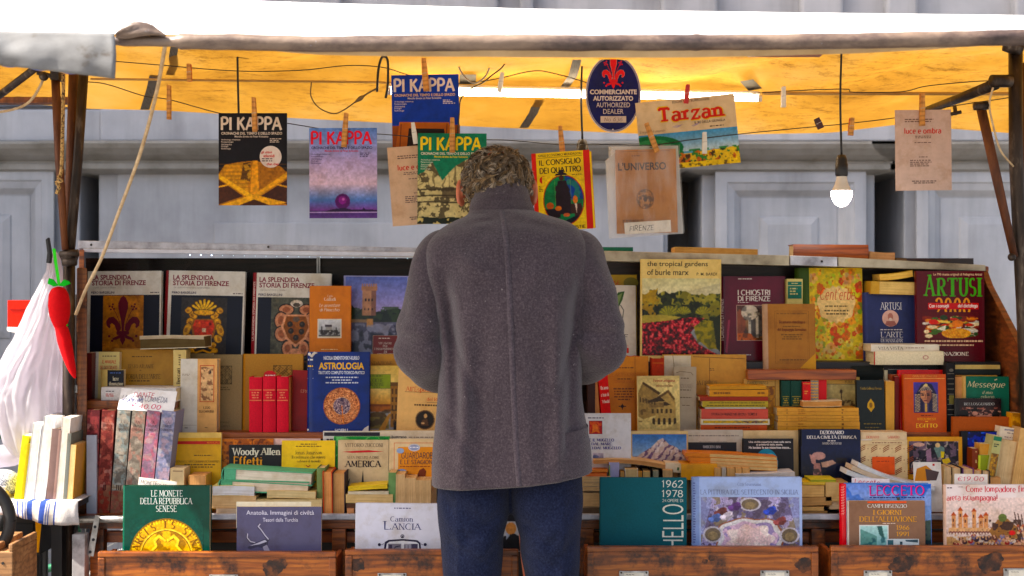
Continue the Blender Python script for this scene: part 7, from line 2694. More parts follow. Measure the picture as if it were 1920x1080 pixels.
def artigiana(cv):
 cv.pic(1197, 710, 1274, 806, palazzo_pic); cv.t("Firenze artigiana", 1226, 711, 1266, 718, (176, 70, 60), 'cond'); cv.t("nella storia e in Dante", 1231, 721, 1262, 726, (150, 80, 50), 'cond')


book('sepia booklet with an old palace photograph, in front of the orange-tan booklet', (1195, 705, 1275, 808), 4.40, .006, (214, 186, 120), artigiana, B2, hard=False, lean=3, roll=.4)
book('tan cloth-tied portfolio with a pale left flap and the words DA FIRENZE', (1243, 665, 1400, 780), 4.475, .016, (196, 142, 66), lambda cv: (
 cv.rect(1246, 667, 1296, 780, (212, 196, 166)), cv.line([(1331, 672), (1331, 780)], .5, (110, 76, 34)), cv.t("DA FIRENZE", 1304, 714, 1346, 722, (90, 62, 34), 'serif'), cv.tiny(1330, 690, 1346, 696, 2, (120, 84, 40)), cv.line([(1300, 669), (1398, 673)], .6, (120, 84, 40)), cv.line([(1262, 666), (1266, 700)], .5, (140, 110, 70))), 808, hard=False, lean=2)
book('narrow grey worn booklet with a rounded top, next to the sepia palace booklet', (1264, 688, 1306, 808), 4.42, .02, (166, 148, 122), lambda cv: (cv.line([(1268, 700), (1276, 697), (1296, 699), (1300, 704)], .6, (120, 100, 76)), cv.tiny(1277, 708, 1292, 712, 1, (110, 90, 70)), cv.t("DIZIONARIO", 1274, 721, 1298, 728, (120, 96, 80), 'lserif'), cv.tiny(1276, 730, 1296, 734, 1, (110, 90, 70)), cv.tiny(1276, 744, 1298, 748, 1, (110, 90, 70)), cv.tiny(1280, 759, 1294, 762, 1, (110, 90, 70))), B2, hard=False, roll=-1)
# flat stack of slim volumes
ST = 'flat stack of slim volumes right of the grey booklet'
for lab, x0, y0, x1, y1, c, a in (
  ('orange-red volume at the bottom of the slim stack', 1314, 797, 1438, 808, (196, 80, 40), lambda cv: cv.tiny(1340, 800, 1406, 804, 1, (90, 30, 20))),
  ('white-edged picture volume second from the bottom of the slim stack', 1314, 786, 1443, 796.5, (216, 200, 170), lambda cv: cv.pic(1318, 788.5, 1440, 793.5, lambda p: (p.a.__setitem__(slice(None), (206, 160, 50)), p.blotch(2, .5, (90, 60, 70), p.x > .5, .9), p.blotch(2, .56, (120, 110, 60), True, .7)))),
  ('thick salmon-pink volume in the slim stack, black print on its spine', 1315, 767, 1440, 785.5, (196, 84, 70), lambda cv: cv.t("STORIA DI FIRENZE NEI SECOLI - TOMO II", 1334, 774, 1419, 779, (70, 24, 24), 'sans', .02)),
  ('yellow-green volume above the salmon-pink one in the slim stack', 1317, 752, 1440, 763, (176, 150, 50), lambda cv: (cv.tiny(1330, 754, 1434, 757, 1, (70, 60, 24)), cv.tiny(1325, 759, 1434, 762, 1, (84, 70, 24)))),
  ('thin white booklet between the yellow-green and salmon-pink volumes', 1322, 763.5, 1436, 766.5, (206, 196, 176), None),
  ('thin reddish volume under the ochre one on the slim stack', 1312, 744, 1440, 751.5, (150, 44, 24), None),
  ('ochre volume lying near the top of the slim stack', 1330, 731, 1440, 743.5, (206, 136, 40), lambda cv: (cv.tiny(1338, 734, 1369, 741, 1, (130, 80, 20)), cv.tiny(1420, 734, 1434, 741, 1, (130, 80, 20)))),
  ('loose curling ochre booklet topmost on the slim stack', 1330, 724, 1436, 730.5, (200, 140, 50), None)):
 slab(lab, (x0, y0, x1, y1), 4.392, .08, 'flat_spine', c, art=a, group=ST, roll=.5 if 'topmost' in lab else 0, curl=.0012 if 'topmost' in lab else 0)


def biagi(cv):
 cv.tiny(1402, 715, 1450, 716, 1, (120, 90, 50)); cv.t("GUIDO BIAGI", 1402, 715, 1441, 721, (110, 84, 50), 'serif')
 cv.pic(1400, 724, 1453, 806, lambda p: (p.a.__setitem__(slice(None), (190, 130, 44)), p.blotch(12, .54, (120, 70, 40), p.y < .35, .8), p.blotch(9, .56, (222, 170, 50), p.y > .3, .8), p.blotch(16, .6, (150, 90, 30), True, .6)))
 cv.line([(1454, 712), (1454, 806)], .7, (140, 96, 40))


book('gold-patterned book behind the slim stack, author name along its top edge', (1396, 711, 1462, 806), 4.455, .016, (206, 160, 84), biagi, 809, hard=False, lean=2)
for x0, x1, lab in ((1465, 1481.5, 'left of two dark green spines on the ochre paperback stack'), (1482.5, 1503, 'right of two dark green spines on the ochre paperback stack')):
 slab(lab, (x0, 714, x1, 764), 4.44, .05, 'up_spine', (22, 62, 50), hard=True, group='two dark green spines', art=lambda cv, x0=x0, x1=x1: (cv.rect(x0 + 2, 743, x1 - 2, 744, (176, 150, 60)), cv.tiny(x0 + 3, 746, x1 - 3, 757, 3, (176, 150, 60), 2, 'c'), cv.rect(x0 + 2, 759, x1 - 2, 760, (176, 150, 60))))
slab('short red spine with gold print beside the dark green spines', (1505, 716, 1520, 764), 4.43, .05, 'up_spine', (206, 24, 26), art=lambda cv: (cv.tiny(1508, 732, 1518, 740, 2, (230, 150, 80)), cv.rect(1506, 719, 1519, 720, (230, 150, 80))))
slab('red and gold zigzag spine between two plain red ones', (1519, 701, 1535, 756), 4.45, .05, 'up_spine', (206, 40, 26), art=lambda cv: cv.pic(1519.5, 701.5, 1534.5, 755.5, lambda p: p.put(np.sin(p.y * 62 + 2.6 * np.abs(np.sin(p.x * 9.4))) > .2, (226, 160, 70)), 1.4))
slab('plain red spine beside the zigzag one', (1535.5, 701, 1550, 756), 4.45, .05, 'up_spine', (200, 20, 28), art=lambda cv: cv.tiny(1540, 704, 1549, 706, 1, (230, 160, 120)))


def york(cv):
 cv.t("YORICK", 1583, 712, 1606, 719, (110, 84, 56), 'serif')
 cv.rect(1550, 720, 1604, 721, (110, 84, 50))
 cv.pic(1551, 721, 1604, 765, lambda p: (p.vgrad((190, 170, 110), (176, 150, 90)), p.line([(.5, .2), (.52, .7)], .016, (70, 50, 30)), p.ell(.5, .3, .05, .08, (70, 50, 30)), p.blotch(7, .5, (90, 64, 34), p.y > .66, .9), p.rect(0, .9, 1, 1, (84, 60, 34))))


book('cream book with a small monument drawing, behind the ochre paperback stack', (1546, 707, 1612, 768), 4.475, .016, (214, 172, 90), york, 808, hard=False, lean=2, roll=-.5)
PB = 'ochre paperback stack in the middle of the right shelf'
for lab, x0, y0, x1, y1, md in (
  ('ochre paperback second from the bottom of the wide paperback stack', 1459, 779, 1611, 790.5, 'flat_spine'), ('ochre paperback at the bottom of the wide paperback stack', 1458, 791, 1612, 808, 'flat_spine'),
  ('tan paperback third from the bottom of the wide paperback stack', 1457, 765, 1610, 778.5, 'flat_spine')):
 slab(lab, (x0, y0, x1, y1), 4.392, .09, md, (212, 150, 66), art=lambda cv, y0=y0, y1=y1: (cv.tiny(1475, y0 + 1, 1476.5, y1 - 1, 2, (120, 76, 30)), cv.tiny(1496, y0 + 2, 1513, y1 - 1, 3, (176, 112, 44)), cv.tiny(1578, y0 + 1, 1583, y1 - 1, 2, (120, 76, 30)), cv.rect(1457, (y0 + y1) / 2 - .3, 1611, (y0 + y1) / 2 + .3, (170, 112, 46))), group=PB)
slab('thin white-covered pamphlet lying crooked on the wide paperback stack', (1505, 752, 1579, 763), 4.395, .08, 'flat_fore', (222, 200, 160), (206, 140, 70), roll=1, curl=-.0015)


def guida(cv):
 cv.t("Guida Galleria Firenze", 1615, 726, 1655, 731, (176, 140, 60), 'serif'); cv.poly([(1634, 748), (1640, 756), (1641, 764), (1636, 770), (1634, 773), (1632, 770), (1627, 764), (1628, 756)], (196, 146, 30)); cv.ell(1634, 760, 3, 5, (120, 84, 20)); cv.tiny(1620, 793, 1653, 797, 1, (120, 96, 40)); cv.tiny(1622, 800, 1650, 804, 1, (110, 90, 40))


book('black guidebook with a small golden lily, right of the wide paperback stack', (1608, 713, 1660, 808), 4.40, .02, (22, 26, 24), guida, B2, gloss=True)
slab('tan paper-covered spine right of the black guidebook', (1661, 715, 1677, 808), 4.405, .08, 'up_spine', (206, 150, 70))
slab('dark red book edge between the tan spine and the red covers', (1678, 706, 1686, 809), 4.43, .08, 'up_spine', (120, 28, 22))
slab('low red-brown spine between the tan spine and the Egypt book', (1670, 702, 1684, 808), 4.46, .06, 'up_spine', (150, 66, 34))
slab('black box file lying under the white-spined hardback at the right', (1597, 686, 1656, 715), 4.50, .08, 'flat_spine', (22, 26, 22), hard=True)
slab('dark grey volume behind the red covers, pale label on its end', (1657, 690, 1772, 720), 4.49, .06, 'flat_spine', (30, 28, 30), art=lambda cv: (cv.rect(1658, 694, 1664, 712, (200, 186, 150)), cv.rect(1665, 692, 1740, 692.8, (150, 146, 140))))
book('bright red cover standing just behind the orange Egypt book', (1686, 694, 1771, 812), 4.44, .016, (214, 22, 20), None, B2, sp=5, spc=(220, 20, 24), gloss=True)


def pharaoh(p):
 p.a[:] = (64, 50, 120); p.vgrad((70, 60, 140), (60, 46, 90), 0, 1)
 p.poly([(.12, .35), (.3, .08), (.5, .02), (.74, .06), (.92, .35), (.96, .98), (.04, .98)], (36, 32, 60))
 for i in range(13): p.line([(.06, .42 + .045 * i), (.26, .40 + .045 * i)], .012, (206, 176, 130)); p.line([(.78, .38 + .045 * i), (.96, .42 + .045 * i)], .012, (206, 176, 130))
 for i in range(7): p.line([(.5, .04), (.22 + .09 * i, .30)], .012, (206, 180, 140))
 p.poly([(.28, .28), (.72, .26), (.74, .5), (.62, .68), (.44, .68), (.28, .5)], (196, 132, 96)); p.poly([(.52, .27), (.72, .26), (.74, .5), (.62, .68), (.54, .68)], (140, 86, 70))
 for x in (.37, .6): p.ell(x, .42, .07, .022, (30, 22, 30)); p.line([(x - .07, .37), (x + .06, .36)], .012, (40, 28, 40))
 p.line([(.49, .4), (.47, .52)], .014, (120, 74, 60)); p.ell(.49, .60, .08, .02, (110, 50, 50)); p.poly([(.4, .68), (.6, .68), (.62, .98), (.4, .98)], (60, 50, 80)); p.rect(.46, .7, .54, .98, (196, 150, 80)); p.ell(.52, .1, .06, .05, (222, 190, 120))


def egitto(cv):
 cv.rect(1697, 709.5, 1773, 710.5, (226, 160, 90)); cv.t("EVVIVA DEL PASSATO", 1713, 704, 1758, 708, (226, 160, 90), 'serif')
 cv.pic(1714, 717, 1760, 774, pharaoh, 1.4); cv.tiny(1727, 778, 1749, 781, 1, (90, 30, 16)); cv.t("RITROVAMENTI", 1720, 783.5, 1755, 788, (240, 180, 60), 'serif'); cv.tiny(1735, 789, 1740, 792, 1, (240, 180, 60)); cv.t("EGITTO", 1718, 794, 1758, 802, (240, 190, 70), 'bserif')


book('orange book with a pharaoh mask and the word EGITTO', (1694, 702, 1775, 813), 4.40, .02, (196, 78, 16), egitto, B2, sp=3, spc=(176, 70, 20), lean=3)
slab('black leather spine with raised bands beside the orange Egypt book', (1774, 680, 1791, 815), 4.42, .09, 'up_spine', (20, 18, 20), hard=True, art=lambda cv: ([cv.rect(1776, 700 + 9.6 * i, 1788, 701 + 9.6 * i, (120, 112, 96)) for i in range(9)], cv.rect(1779, 741, 1788, 757, (110, 100, 46)), cv.ell(1783, 694, 4, 3, (96, 90, 80))))
slab('pale-topped dark volume lying above the green herb book', (1788, 683, 1876, 703), 4.47, .07, 'flat_spine', (34, 40, 38), art=lambda cv: (cv.rect(1789, 684, 1875, 692, (206, 176, 104))))
slab('tan volume lying behind the green herb book', (1789, 703.5, 1870, 722), 4.465, .07, 'flat_spine', (206, 150, 66))
slab('stack-end of pale orange pages left of the green herb book', (1790, 706, 1811, 760), 4.43, .06, 'up_fore', (196, 130, 70), (206, 140, 80))


def herb(cv):
 c = (222, 206, 160)
 cv.t("Messegue", 1815, 715, 1886, 730, c, 'ital', .0); cv.line([(1866, 713), (1871, 711)], 1, c); cv.t("il mio", 1843, 733, 1862, 739, c, 'ital'); cv.t("erbario", 1840, 741, 1865, 747, c, 'ital')


book('green herb book with looping cream lettering at the right end', (1806, 706, 1893, 800), 4.415, .02, (4, 96, 70), herb, B2, sp=6, spc=(206, 160, 90), lean=3, roll=-.5)


def crowd(p):
 p.a[:] = (34, 20, 22); p.vgrad((30, 18, 20), (90, 50, 44), .25, 1)
 r = random.Random(8)
 for i in range(60):
  x, y = r.random(), r.uniform(.46, 1)
  p.ell(x, y, .05, .06, r.choice(((196, 130, 110), (150, 84, 70), (214, 160, 140), (60, 30, 30)))); p.ell(x, y - .04, .045, .04, (26, 16, 18), .7)
 p.ell(.1, .78, .12, .2, (20, 14, 16)); p.ell(.36, .62, .09, .10, (18, 12, 14)); p.ell(.37, .78, .07, .12, (206, 140, 116)); p.ell(.6, .94, .22, .08, (206, 140, 116)); p.ell(.88, .85, .1, .2, (24, 16, 18))


def bello(cv):
 cv.pic(1800, 748, 1877, 783, crowd, 1.3); cv.t("BELLOSGUARDO", 1808, 755, 1865, 760, (190, 186, 180), 'serif')


book('dark paperback with a crowd photograph standing before the green herb book', (1790, 747, 1878, 784), 4.398, .012, (26, 22, 24), bello, B2, sp=6, spc=(20, 18, 20), hard=False, lean=2, gloss=True)

# ------------------------------------------------------------------ lower row standing on the table
YC, BC = 4.30, 957.5
book('ochre manual with a red stripe across its top, right of the marbled volumes', (318, 812, 413, 909), 4.315, .014, (214, 160, 44), lambda cv: (
 cv.rect(318, 812, 413, 822, (224, 186, 104)), cv.rect(325, 828, 411, 834, (190, 40, 30)), cv.t("MANUALI", 386, 829, 410, 833, (226, 120, 60), 'sans', .03), cv.tiny(362, 853, 396, 857, 1, (110, 80, 30)), cv.t("NUOVI DELL'ARTE GRAMMATICA RAPPRES", 326, 864, 411, 868, (90, 66, 24), 'serif'), cv.tiny(338, 870, 409, 879, 2, (100, 76, 30), 4, 'c')), BC, hard=False, lean=4)
book('orange-brown marbled book behind the black title with white and orange lettering', (413, 823, 512, 900), 4.335, .016, (150, 70, 22), lambda cv: cv.pic(414, 824, 511, 900, lambda p: (p.a.__setitem__(slice(None), (156, 78, 24)), p.blotch(9, .52, (206, 116, 40), True, .8), p.blotch(13, .6, (90, 40, 16), True, .8))), BC, lean=3, hard=False)


def woody(cv):
 cv.t("Woody Allen", 433, 840, 525, 858, (216, 206, 186), 'bserif'); cv.t("Effetti", 437, 856, 491, 874, (230, 150, 26), 'bserif')


book('black book with large white and orange serif lettering behind the two green hardbacks', (428, 835, 528, 900), 4.318, .014, (24, 22, 24), woody, BC, hard=False, lean=4)
book('white and pink booklet edge behind the yellow book', (508, 823, 600, 850), 4.345, .010, (226, 186, 176), None, BC, lean=2, hard=False)
book('yellow novel with plain dark print above the two green hardbacks', (527, 827, 627, 890), 4.31, .018, (236, 190, 10), lambda cv: (
 cv.tiny(550, 832, 605, 840, 2, (120, 90, 20), 3, 'c'), cv.t("Jonas Jonasson", 552, 846, 603, 853, (80, 60, 20), 'serif'), cv.t("Il centenario che voleva", 546, 855, 609, 861, (80, 60, 20), 'serif'), cv.t("salvare il mondo", 556, 863, 600, 868, (80, 60, 20), 'serif'), cv.line([(573, 873), (577, 876), (581, 873)], .8, (190, 60, 20))), BC, hard=False, lean=4)
book('white album with a black-edged top behind the green book', (605, 809, 716, 840), 4.35, .012, (206, 200, 190), lambda cv: (cv.rect(607, 811, 714, 818, (40, 34, 44)), cv.tiny(612, 822, 624, 828, 1, (60, 50, 60))), BC, lean=2, hard=False)
book('bright green patterned book behind the beige AMERICA book', (625, 819, 730, 900), 4.325, .012, (20, 136, 50), lambda cv: cv.pic(626, 820, 729, 900, lambda p: (p.a.__setitem__(slice(None), (22, 140, 52)), p.blotch(7, .56, (120, 190, 110), True, .8), p.blotch(9, .6, (10, 90, 36), True, .8))), BC, lean=3, hard=False)


def america(cv):
 c = (70, 50, 40)
 cv.t("VITTORIO ZUCCONI", 645, 832, 717, 839, c, 'serif'); cv.poly([(640, 848), (660, 846.5), (690, 845), (719, 847.5), (692, 849), (660, 850)], (200, 30, 40)); cv.t("SI FA PRESTO A DIRE", 650, 856, 711, 861, c, 'serif'); cv.t("AMERICA", 645, 864, 715, 877, (50, 36, 36), 'bserif')
 for x in (648, 680, 716):
  cv.poly([(680 + (x - 680) * .75, 881 + abs(x - 680) * .5), (680 + (x - 680) * 1.0 + 3, 921), (680 + (x - 680) * 1.1 - 4, 921)], (40, 34, 34))


book('beige book headed AMERICA with black spikes along its foot', (633, 826, 728, 922), 4.30, .016, (206, 180, 140), america, BC, hard=False, lean=4)
book('wide white magazine behind the orange wardrobe book, tiny print at its top', (712, 808, 816, 850), 4.345, .008, (214, 196, 170), lambda cv: (cv.t("buttrano", 734, 817, 762, 822, (40, 34, 34), 'sans', .03), cv.tiny(766, 819, 812, 822, 1, (120, 100, 90))), BC, lean=2, hard=False)


def guarda(cv):
 cv.frame(738, 831, 812, 920, 1, (214, 96, 24)); cv.rect(746, 839, 812, 906, (226, 140, 30)); cv.ell(776, 840, 11, 7, (206, 200, 206)); cv.ell(776, 840, 9, 5, (150, 160, 196)); cv.tiny(768, 838, 784, 842, 1, (230, 230, 236))
 cv.t("GUARDAROBA", 752, 849, 818, 861, (50, 30, 60), 'futura'); cv.t("E LE STAGIONI", 750, 863, 812, 871, (50, 30, 60), 'futura'); cv.tiny(750, 874, 806, 877, 1, (150, 60, 20)); cv.ell(753, 886, 10, 6, (130, 150, 190)); cv.ell(750, 846, 7, 5, (150, 170, 206))
 cv.poly([(780, 895), (786, 882), (794, 878), (799, 884), (797, 897)], (120, 50, 20)); cv.ell(769, 893, 4, 4, (140, 60, 30))


book('orange and cream wardrobe book beside the coat hem', (729, 824, 818, 896), 4.30, .016, (226, 196, 150), guarda, BC, hard=False, lean=4)

# the two green hardbacks and what lies under them
GH = 'two green hardbacks lying on paper stacks'
slab('upper of the two green hardbacks lying below the black title', (417, 877, 585, 902), 4.225, .13, 'flat_tail', (92, 166, 126), (226, 212, 190), hard=True, roll=-3.2, spw=24, group=GH, bt=.003)
slab('lower of the two green hardbacks lying on the paper stacks', (411, 899, 579, 922), 4.222, .14, 'flat_tail', (88, 162, 120), (226, 206, 180), hard=True, roll=-1.6, spw=24, group=GH, bt=.003)
slab('white-covered magazine under the lower green hardback', (398, 911, 477, 930), 4.215, .10, 'flat_fore', (206, 190, 120), (214, 212, 214), roll=-.6, curl=.002)
slab('tan page block under the white-covered magazine', (397, 930, 480, 953), 4.212, .10, 'flat_fore', (206, 160, 100), (214, 176, 124))
slab('pale page block at the bottom, left of the grey bull-head catalogue', (405, 953, 470, 969), 4.21, .10, 'flat_fore', (196, 160, 120), (216, 190, 160))
slab('thin tan paperback under the right end of the green hardbacks', (500, 920, 592, 934), 4.218, .10, 'flat_fore', (214, 176, 110), (222, 196, 140), roll=-1, curl=.001)
slab('pale paperback stacked low behind the grey bull-head catalogue', (478, 936, 604, 950), 4.215, .10, 'flat_fore', (200, 170, 110), (222, 196, 140))
slab('bundle of tan pages lowest behind the grey bull-head catalogue', (478, 950.5, 600, 968), 4.21, .10, 'flat_fore', (150, 110, 70), (196, 160, 110))
slab('green-spined worn book standing on end left of the two page blocks', (594, 877, 610, 966), 4.235, .10, 'up_spine', (110, 130, 76), hard=True)
slab('page block with orange boards standing on end', (606, 884, 624, 968), 4.215, .10, 'up_fore', (190, 70, 40), (222, 150, 84), hard=True, roll=1)
slab('page block with dark boards standing on end, right of the orange-boarded one', (623, 886, 647, 968), 4.22, .10, 'up_fore', (50, 40, 50), (206, 150, 90), hard=True)
slab('wide tan page block lying under the yellow leaf', (648, 927, 737, 943), 4.22, .10, 'flat_fore', (214, 180, 116), (222, 186, 124))
slab('thin white pamphlet under the yellow leaf', (652, 921, 729, 927), 4.218, .09, 'flat_fore', (222, 206, 176), (222, 206, 176))
slab('bright yellow folded leaf lying on the page blocks below AMERICA', (653, 913, 727, 921), 4.216, .08, 'flat_fore', (230, 196, 20), (226, 190, 40), roll=4, curl=.001)
slab('reddish-tan page block at the foot, beside the page blocks on end', (650, 953, 664, 969), 4.21, .08, 'flat_fore', (206, 130, 90), (216, 150, 100))
slab('dark page block lowest, left of the white truck book', (649, 943.5, 700, 953), 4.215, .09, 'flat_fore', (60, 40, 34), (90, 60, 44))
for x0, x1, y0, lab in ((727, 741, 886, 'green-white paperback leaning at the left of the four thick page blocks'), (741, 759, 889, 'first of the four thick page blocks beside the coat hem'), (759, 780, 896, 'second of the four thick page blocks, palest'), (780, 793, 900, 'third of the four thick page blocks, narrow'), (793, 808, 900, 'last of the four thick page blocks, touching the coat hem')):
 slab(lab, (x0, y0, x1, 966), 4.225, .10, 'up_spine' if 'green-white' in lab else 'up_fore', (110, 150, 90) if 'green-white' in lab else (206, 170, 120), (216, 176, 124), roll=-1 if 'green' in lab else 0)
slab('small cream paperback on end, left of the tan one in front of the ochre manual', (318, 878, 344, 960), 4.24, .08, 'up_spine', (212, 186, 140), roll=-1, art=lambda cv: cv.rect(323, 882, 341, 884, (150, 120, 90)))
slab('tan page block on end in front of the ochre manual', (354, 891, 386, 960), 4.24, .08, 'up_fore', (206, 150, 80), (206, 150, 90))
card('handwritten card MONETE behind the green coin book', (258, 899, 330, 925), 4.13, (214, 206, 200), lambda cv: (cv.t("MONETE", 262, 903, 294, 911, (50, 40, 40), 'hand'), cv.t("REP. SENESE", 290, 906, 326, 914, (50, 40, 40), 'hand')), roll=-7)

# ---- right of the man
def mugello(cv):
 c = (50, 40, 130)
 cv.tiny(1103, 783, 1133, 787, 1, (80, 70, 90)); cv.pic(1105, 790, 1130, 815, lambda p: (p.a.__setitem__(slice(None), (176, 34, 34)), p.blotch(4, .5, (214, 90, 50), True, .9), p.poly([(.3, .3), (.6, .25), (.7, .6), (.85, .95), (.5, .8), (.2, .95)], (226, 120, 60)), p.put((abs(p.x - .5) > .44) | (abs(p.y - .5) > .44), (120, 30, 50))))
 cv.t("STORIE IL MUGELLO", 1086, 823, 1152, 829, c, 'bserif'); cv.t("E DAL MARE:", 1103, 830.5, 1150, 836, c, 'bserif'); cv.t("MEDICI DAL MUGELLO", 1088, 838, 1165, 843.5, c, 'bserif')
 cv.pic(1112, 850, 1132, 860, lambda p: (p.vgrad((196, 180, 190), (120, 110, 130)), p.ell(.25, .7, .3, .3, (90, 90, 120))))


book('white book with a small red square picture and purple print, right of the coat', (1085, 776, 1184, 880), 4.27, .012, (216, 208, 206), mugello, 958, hard=False, lean=4)


def mountain(p):
 p.vgrad((60, 110, 180), (150, 180, 210), 0, .6)
 q = fbm(p.h, p.w, 7, 9, 4)
 p.poly([(0, .72), (.18, .5), (.34, .36), (.48, .16), (.56, .10), (.68, .28), (.8, .34), (1, .58), (1, 1), (0, 1)], (206, 176, 160))
 m = p.a[..., 0] > 195
 p.put(m & (np.sin((p.x * 1.6 + p.y) * 26 + q * 8) > .55), (96, 66, 96), .9); p.put(m & (q > .62), (232, 216, 206), .7)
 p.poly([(.05, 1), (.34, .52), (.40, .5), (.22, 1)], (90, 56, 96), .8); p.poly([(.5, 1), (.6, .8), (.78, .74), (.7, .88), (.62, 1)], (66, 40, 76), .9); p.poly([(0, 1), (0, .8), (.2, .7), (.1, 1)], (170, 130, 120))


book('book with a blue-sky mountain painting on its cover', (1184, 809, 1291, 885), 4.325, .014, (206, 170, 116), lambda cv: (cv.rect(1184, 809, 1291, 814, (220, 190, 130)), cv.pic(1186, 815, 1288, 884, mountain, 1.2)), BC, lean=3)
book('pale grey booklet with a black band, left of the black paperback', (1284, 807, 1394, 880), 4.335, .012, (184, 170, 150), lambda cv: (
 cv.tiny(1292, 816, 1386, 820, 1, (120, 106, 96)), cv.tiny(1312, 828, 1364, 830, 1, (130, 116, 104)), cv.rect(1290, 830, 1382, 870, (26, 24, 28)), cv.t("UMBERTO BINI", 1319, 836, 1352, 841, (214, 206, 200), 'serif')), BC, hard=False, lean=3)
book('cream folder behind the black paperback with three white lines', (1394, 808, 1502, 880), 4.345, .012, (216, 180, 130), None, BC, hard=False, lean=2)


def civilta(cv):
 c = (222, 206, 196)
 for i, (w, a, b_) in enumerate((("Una civiltà superiore visse sulla terra", 1405, 1484), ("ai primordi della storia.", 1419, 1469), ("Ha lasciato le sue misteriose tracce...", 1405, 1484))):
  cv.t(w, a, 827.5 + 5 * i, b_, 832 + 5 * i, c, 'sans', .03)
 cv.ell(1438, 870, 22, 28, (10, 120, 146)); cv.ell(1433, 880, 12, 16, (20, 84, 110)); cv.ell(1446, 856, 8, 6, (60, 160, 180))


book('black paperback with three white lines of print and a teal shape', (1393, 823, 1489, 890), 4.31, .014, (26, 22, 26), civilta, BC, hard=False, lean=3, sp=3, spc=(20, 18, 20))


def etrusca(cv):
 c = (226, 214, 206)
 cv.t("DIZIONARIO", 1539, 808, 1584, 815, c, 'bserif'); cv.t("DELLA CIVILTÀ ETRUSCA", 1514, 816, 1608, 823.5, c, 'bserif'); cv.tiny(1553, 826, 1568, 829, 1, c); cv.t("MAURO CRISTOFANI", 1543, 830, 1579, 834, c, 'serif')
 cv.pic(1503, 838, 1613, 900, lambda p: (p.vgrad((22, 30, 62), (14, 18, 34)), p.ell(.3, .28, .12, .12, (190, 140, 130)), p.poly([(.14, .22), (.18, .5), (.26, .58), (.24, .3)], (196, 140, 130)), p.poly([(.22, .5), (.32, .5), (.36, .9), (.2, .9)], (170, 116, 106)), p.poly([(.34, .48), (.54, .4), (.6, .5), (.44, .62), (.36, .62)], (196, 150, 126)), p.rect(.6, .34, .78, .5, (30, 26, 30)), p.blotch(7, .6, (40, 36, 40), p.y > .6, .7)), 1.2)


book('dark navy dictionary with a pale terracotta figure and white serif title', (1500, 806, 1615, 905), 4.30, .03, (20, 28, 60), etrusca, BC, lean=3, sp=5, spc=(14, 14, 22), gloss=True)
slab('white spine with red print lying above the patterned beige book', (1614, 810, 1700, 826), 4.32, .06, 'flat_spine', (220, 190, 150), art=lambda cv: (cv.t("DONATO", 1624, 817, 1648, 822, (206, 110, 90), 'bserif'), cv.t("SABATO", 1664, 817, 1686, 822, (206, 110, 90), 'bserif'), cv.rect(1614, 824, 1634, 826, (236, 230, 226))))


def pattern(cv):
 for j in range(4):
  for i in range(5):
   x, y = 1618 + 22.5 * i, 842 + 21 * j
   for k in range(3): cv.line([(x - 6, y - 3 + 3.4 * k + 3), (x, y - 4 + 3.4 * k), (x + 6, y - 9 + 3.4 * k + 2)], .7, (140, 70, 40))
   cv.ell(x + 11, y, 1, 1, (140, 70, 40), 8)
 cv.rect(1636, 857, 1678, 890, (230, 84, 16)); cv.tiny(1644, 864, 1670, 867, 1, (160, 50, 10)); cv.rect(1615, 827, 1700, 834, (216, 186, 140)); cv.tiny(1636, 829, 1692, 833, 1, (150, 110, 80))


book('beige book patterned with brown scrolls, orange label in its middle', (1613, 826, 1703, 890), 4.305, .016, (222, 190, 140), pattern, BC, hard=False, lean=3)


def cyclist(p):
 p.a[:] = (44, 38, 48); p.blotch(5, .54, (110, 84, 100), True, .8); p.blotch(8, .62, (190, 170, 150), True, .7); p.blotch(6, .6, (20, 20, 26), True, .9)
 p.ring(.17, .78, .13, .20, .10, (160, 150, 150)); p.ring(.17, .78, .14, .22, .05, (30, 26, 30)); p.line([(.17, .78), (.3, .5), (.36, .45)], .014, (30, 26, 30))
 p.poly([(.5, .2), (.62, .12), (.72, .2), (.7, .42), (.58, .5)], (96, 120, 110)); p.poly([(.64, .3), (.72, .32), (.70, .5), (.64, .5)], (206, 180, 40)); p.poly([(.66, .55), (.8, .5), (.84, .62), (.74, .7), (.72, .8)], (206, 170, 40)); p.ell(.58, .12, .05, .07, (206, 170, 120)); p.ell(.2, .1, .12, .06, (196, 150, 130)); p.poly([(.34, .3), (.44, .2), (.46, .6), (.36, .6)], (150, 110, 130))


book('book with a dark painting of a cyclist, gold edge at its right', (1702, 820, 1806, 890), 4.315, .02, (214, 150, 44), lambda cv: (cv.pic(1706, 828, 1799, 890, cyclist, 1.3)), BC, lean=3)
book('brown cardboard box front standing under the dark crowd paperback', (1787, 782, 1895, 828), 4.385 - .03, .02, (166, 76, 24), None, 958, lean=0, mat=CLOTHB)
book('black and cobalt blue book with curling blue strokes, under the brown box front', (1804, 809, 1874, 880), 4.325, .02, (14, 14, 22), lambda cv: cv.pic(1816, 811, 1874, 876, lambda p: (p.a.__setitem__(slice(None), (8, 30, 150)), p.put(np.sin(p.x * 16 + np.sin(p.y * 9) * 2) * np.sin(p.y * 13 + p.x * 4) > .35, (24, 90, 220)), p.blotch(5, .6, (10, 14, 60), True, .9))), BC, lean=2)

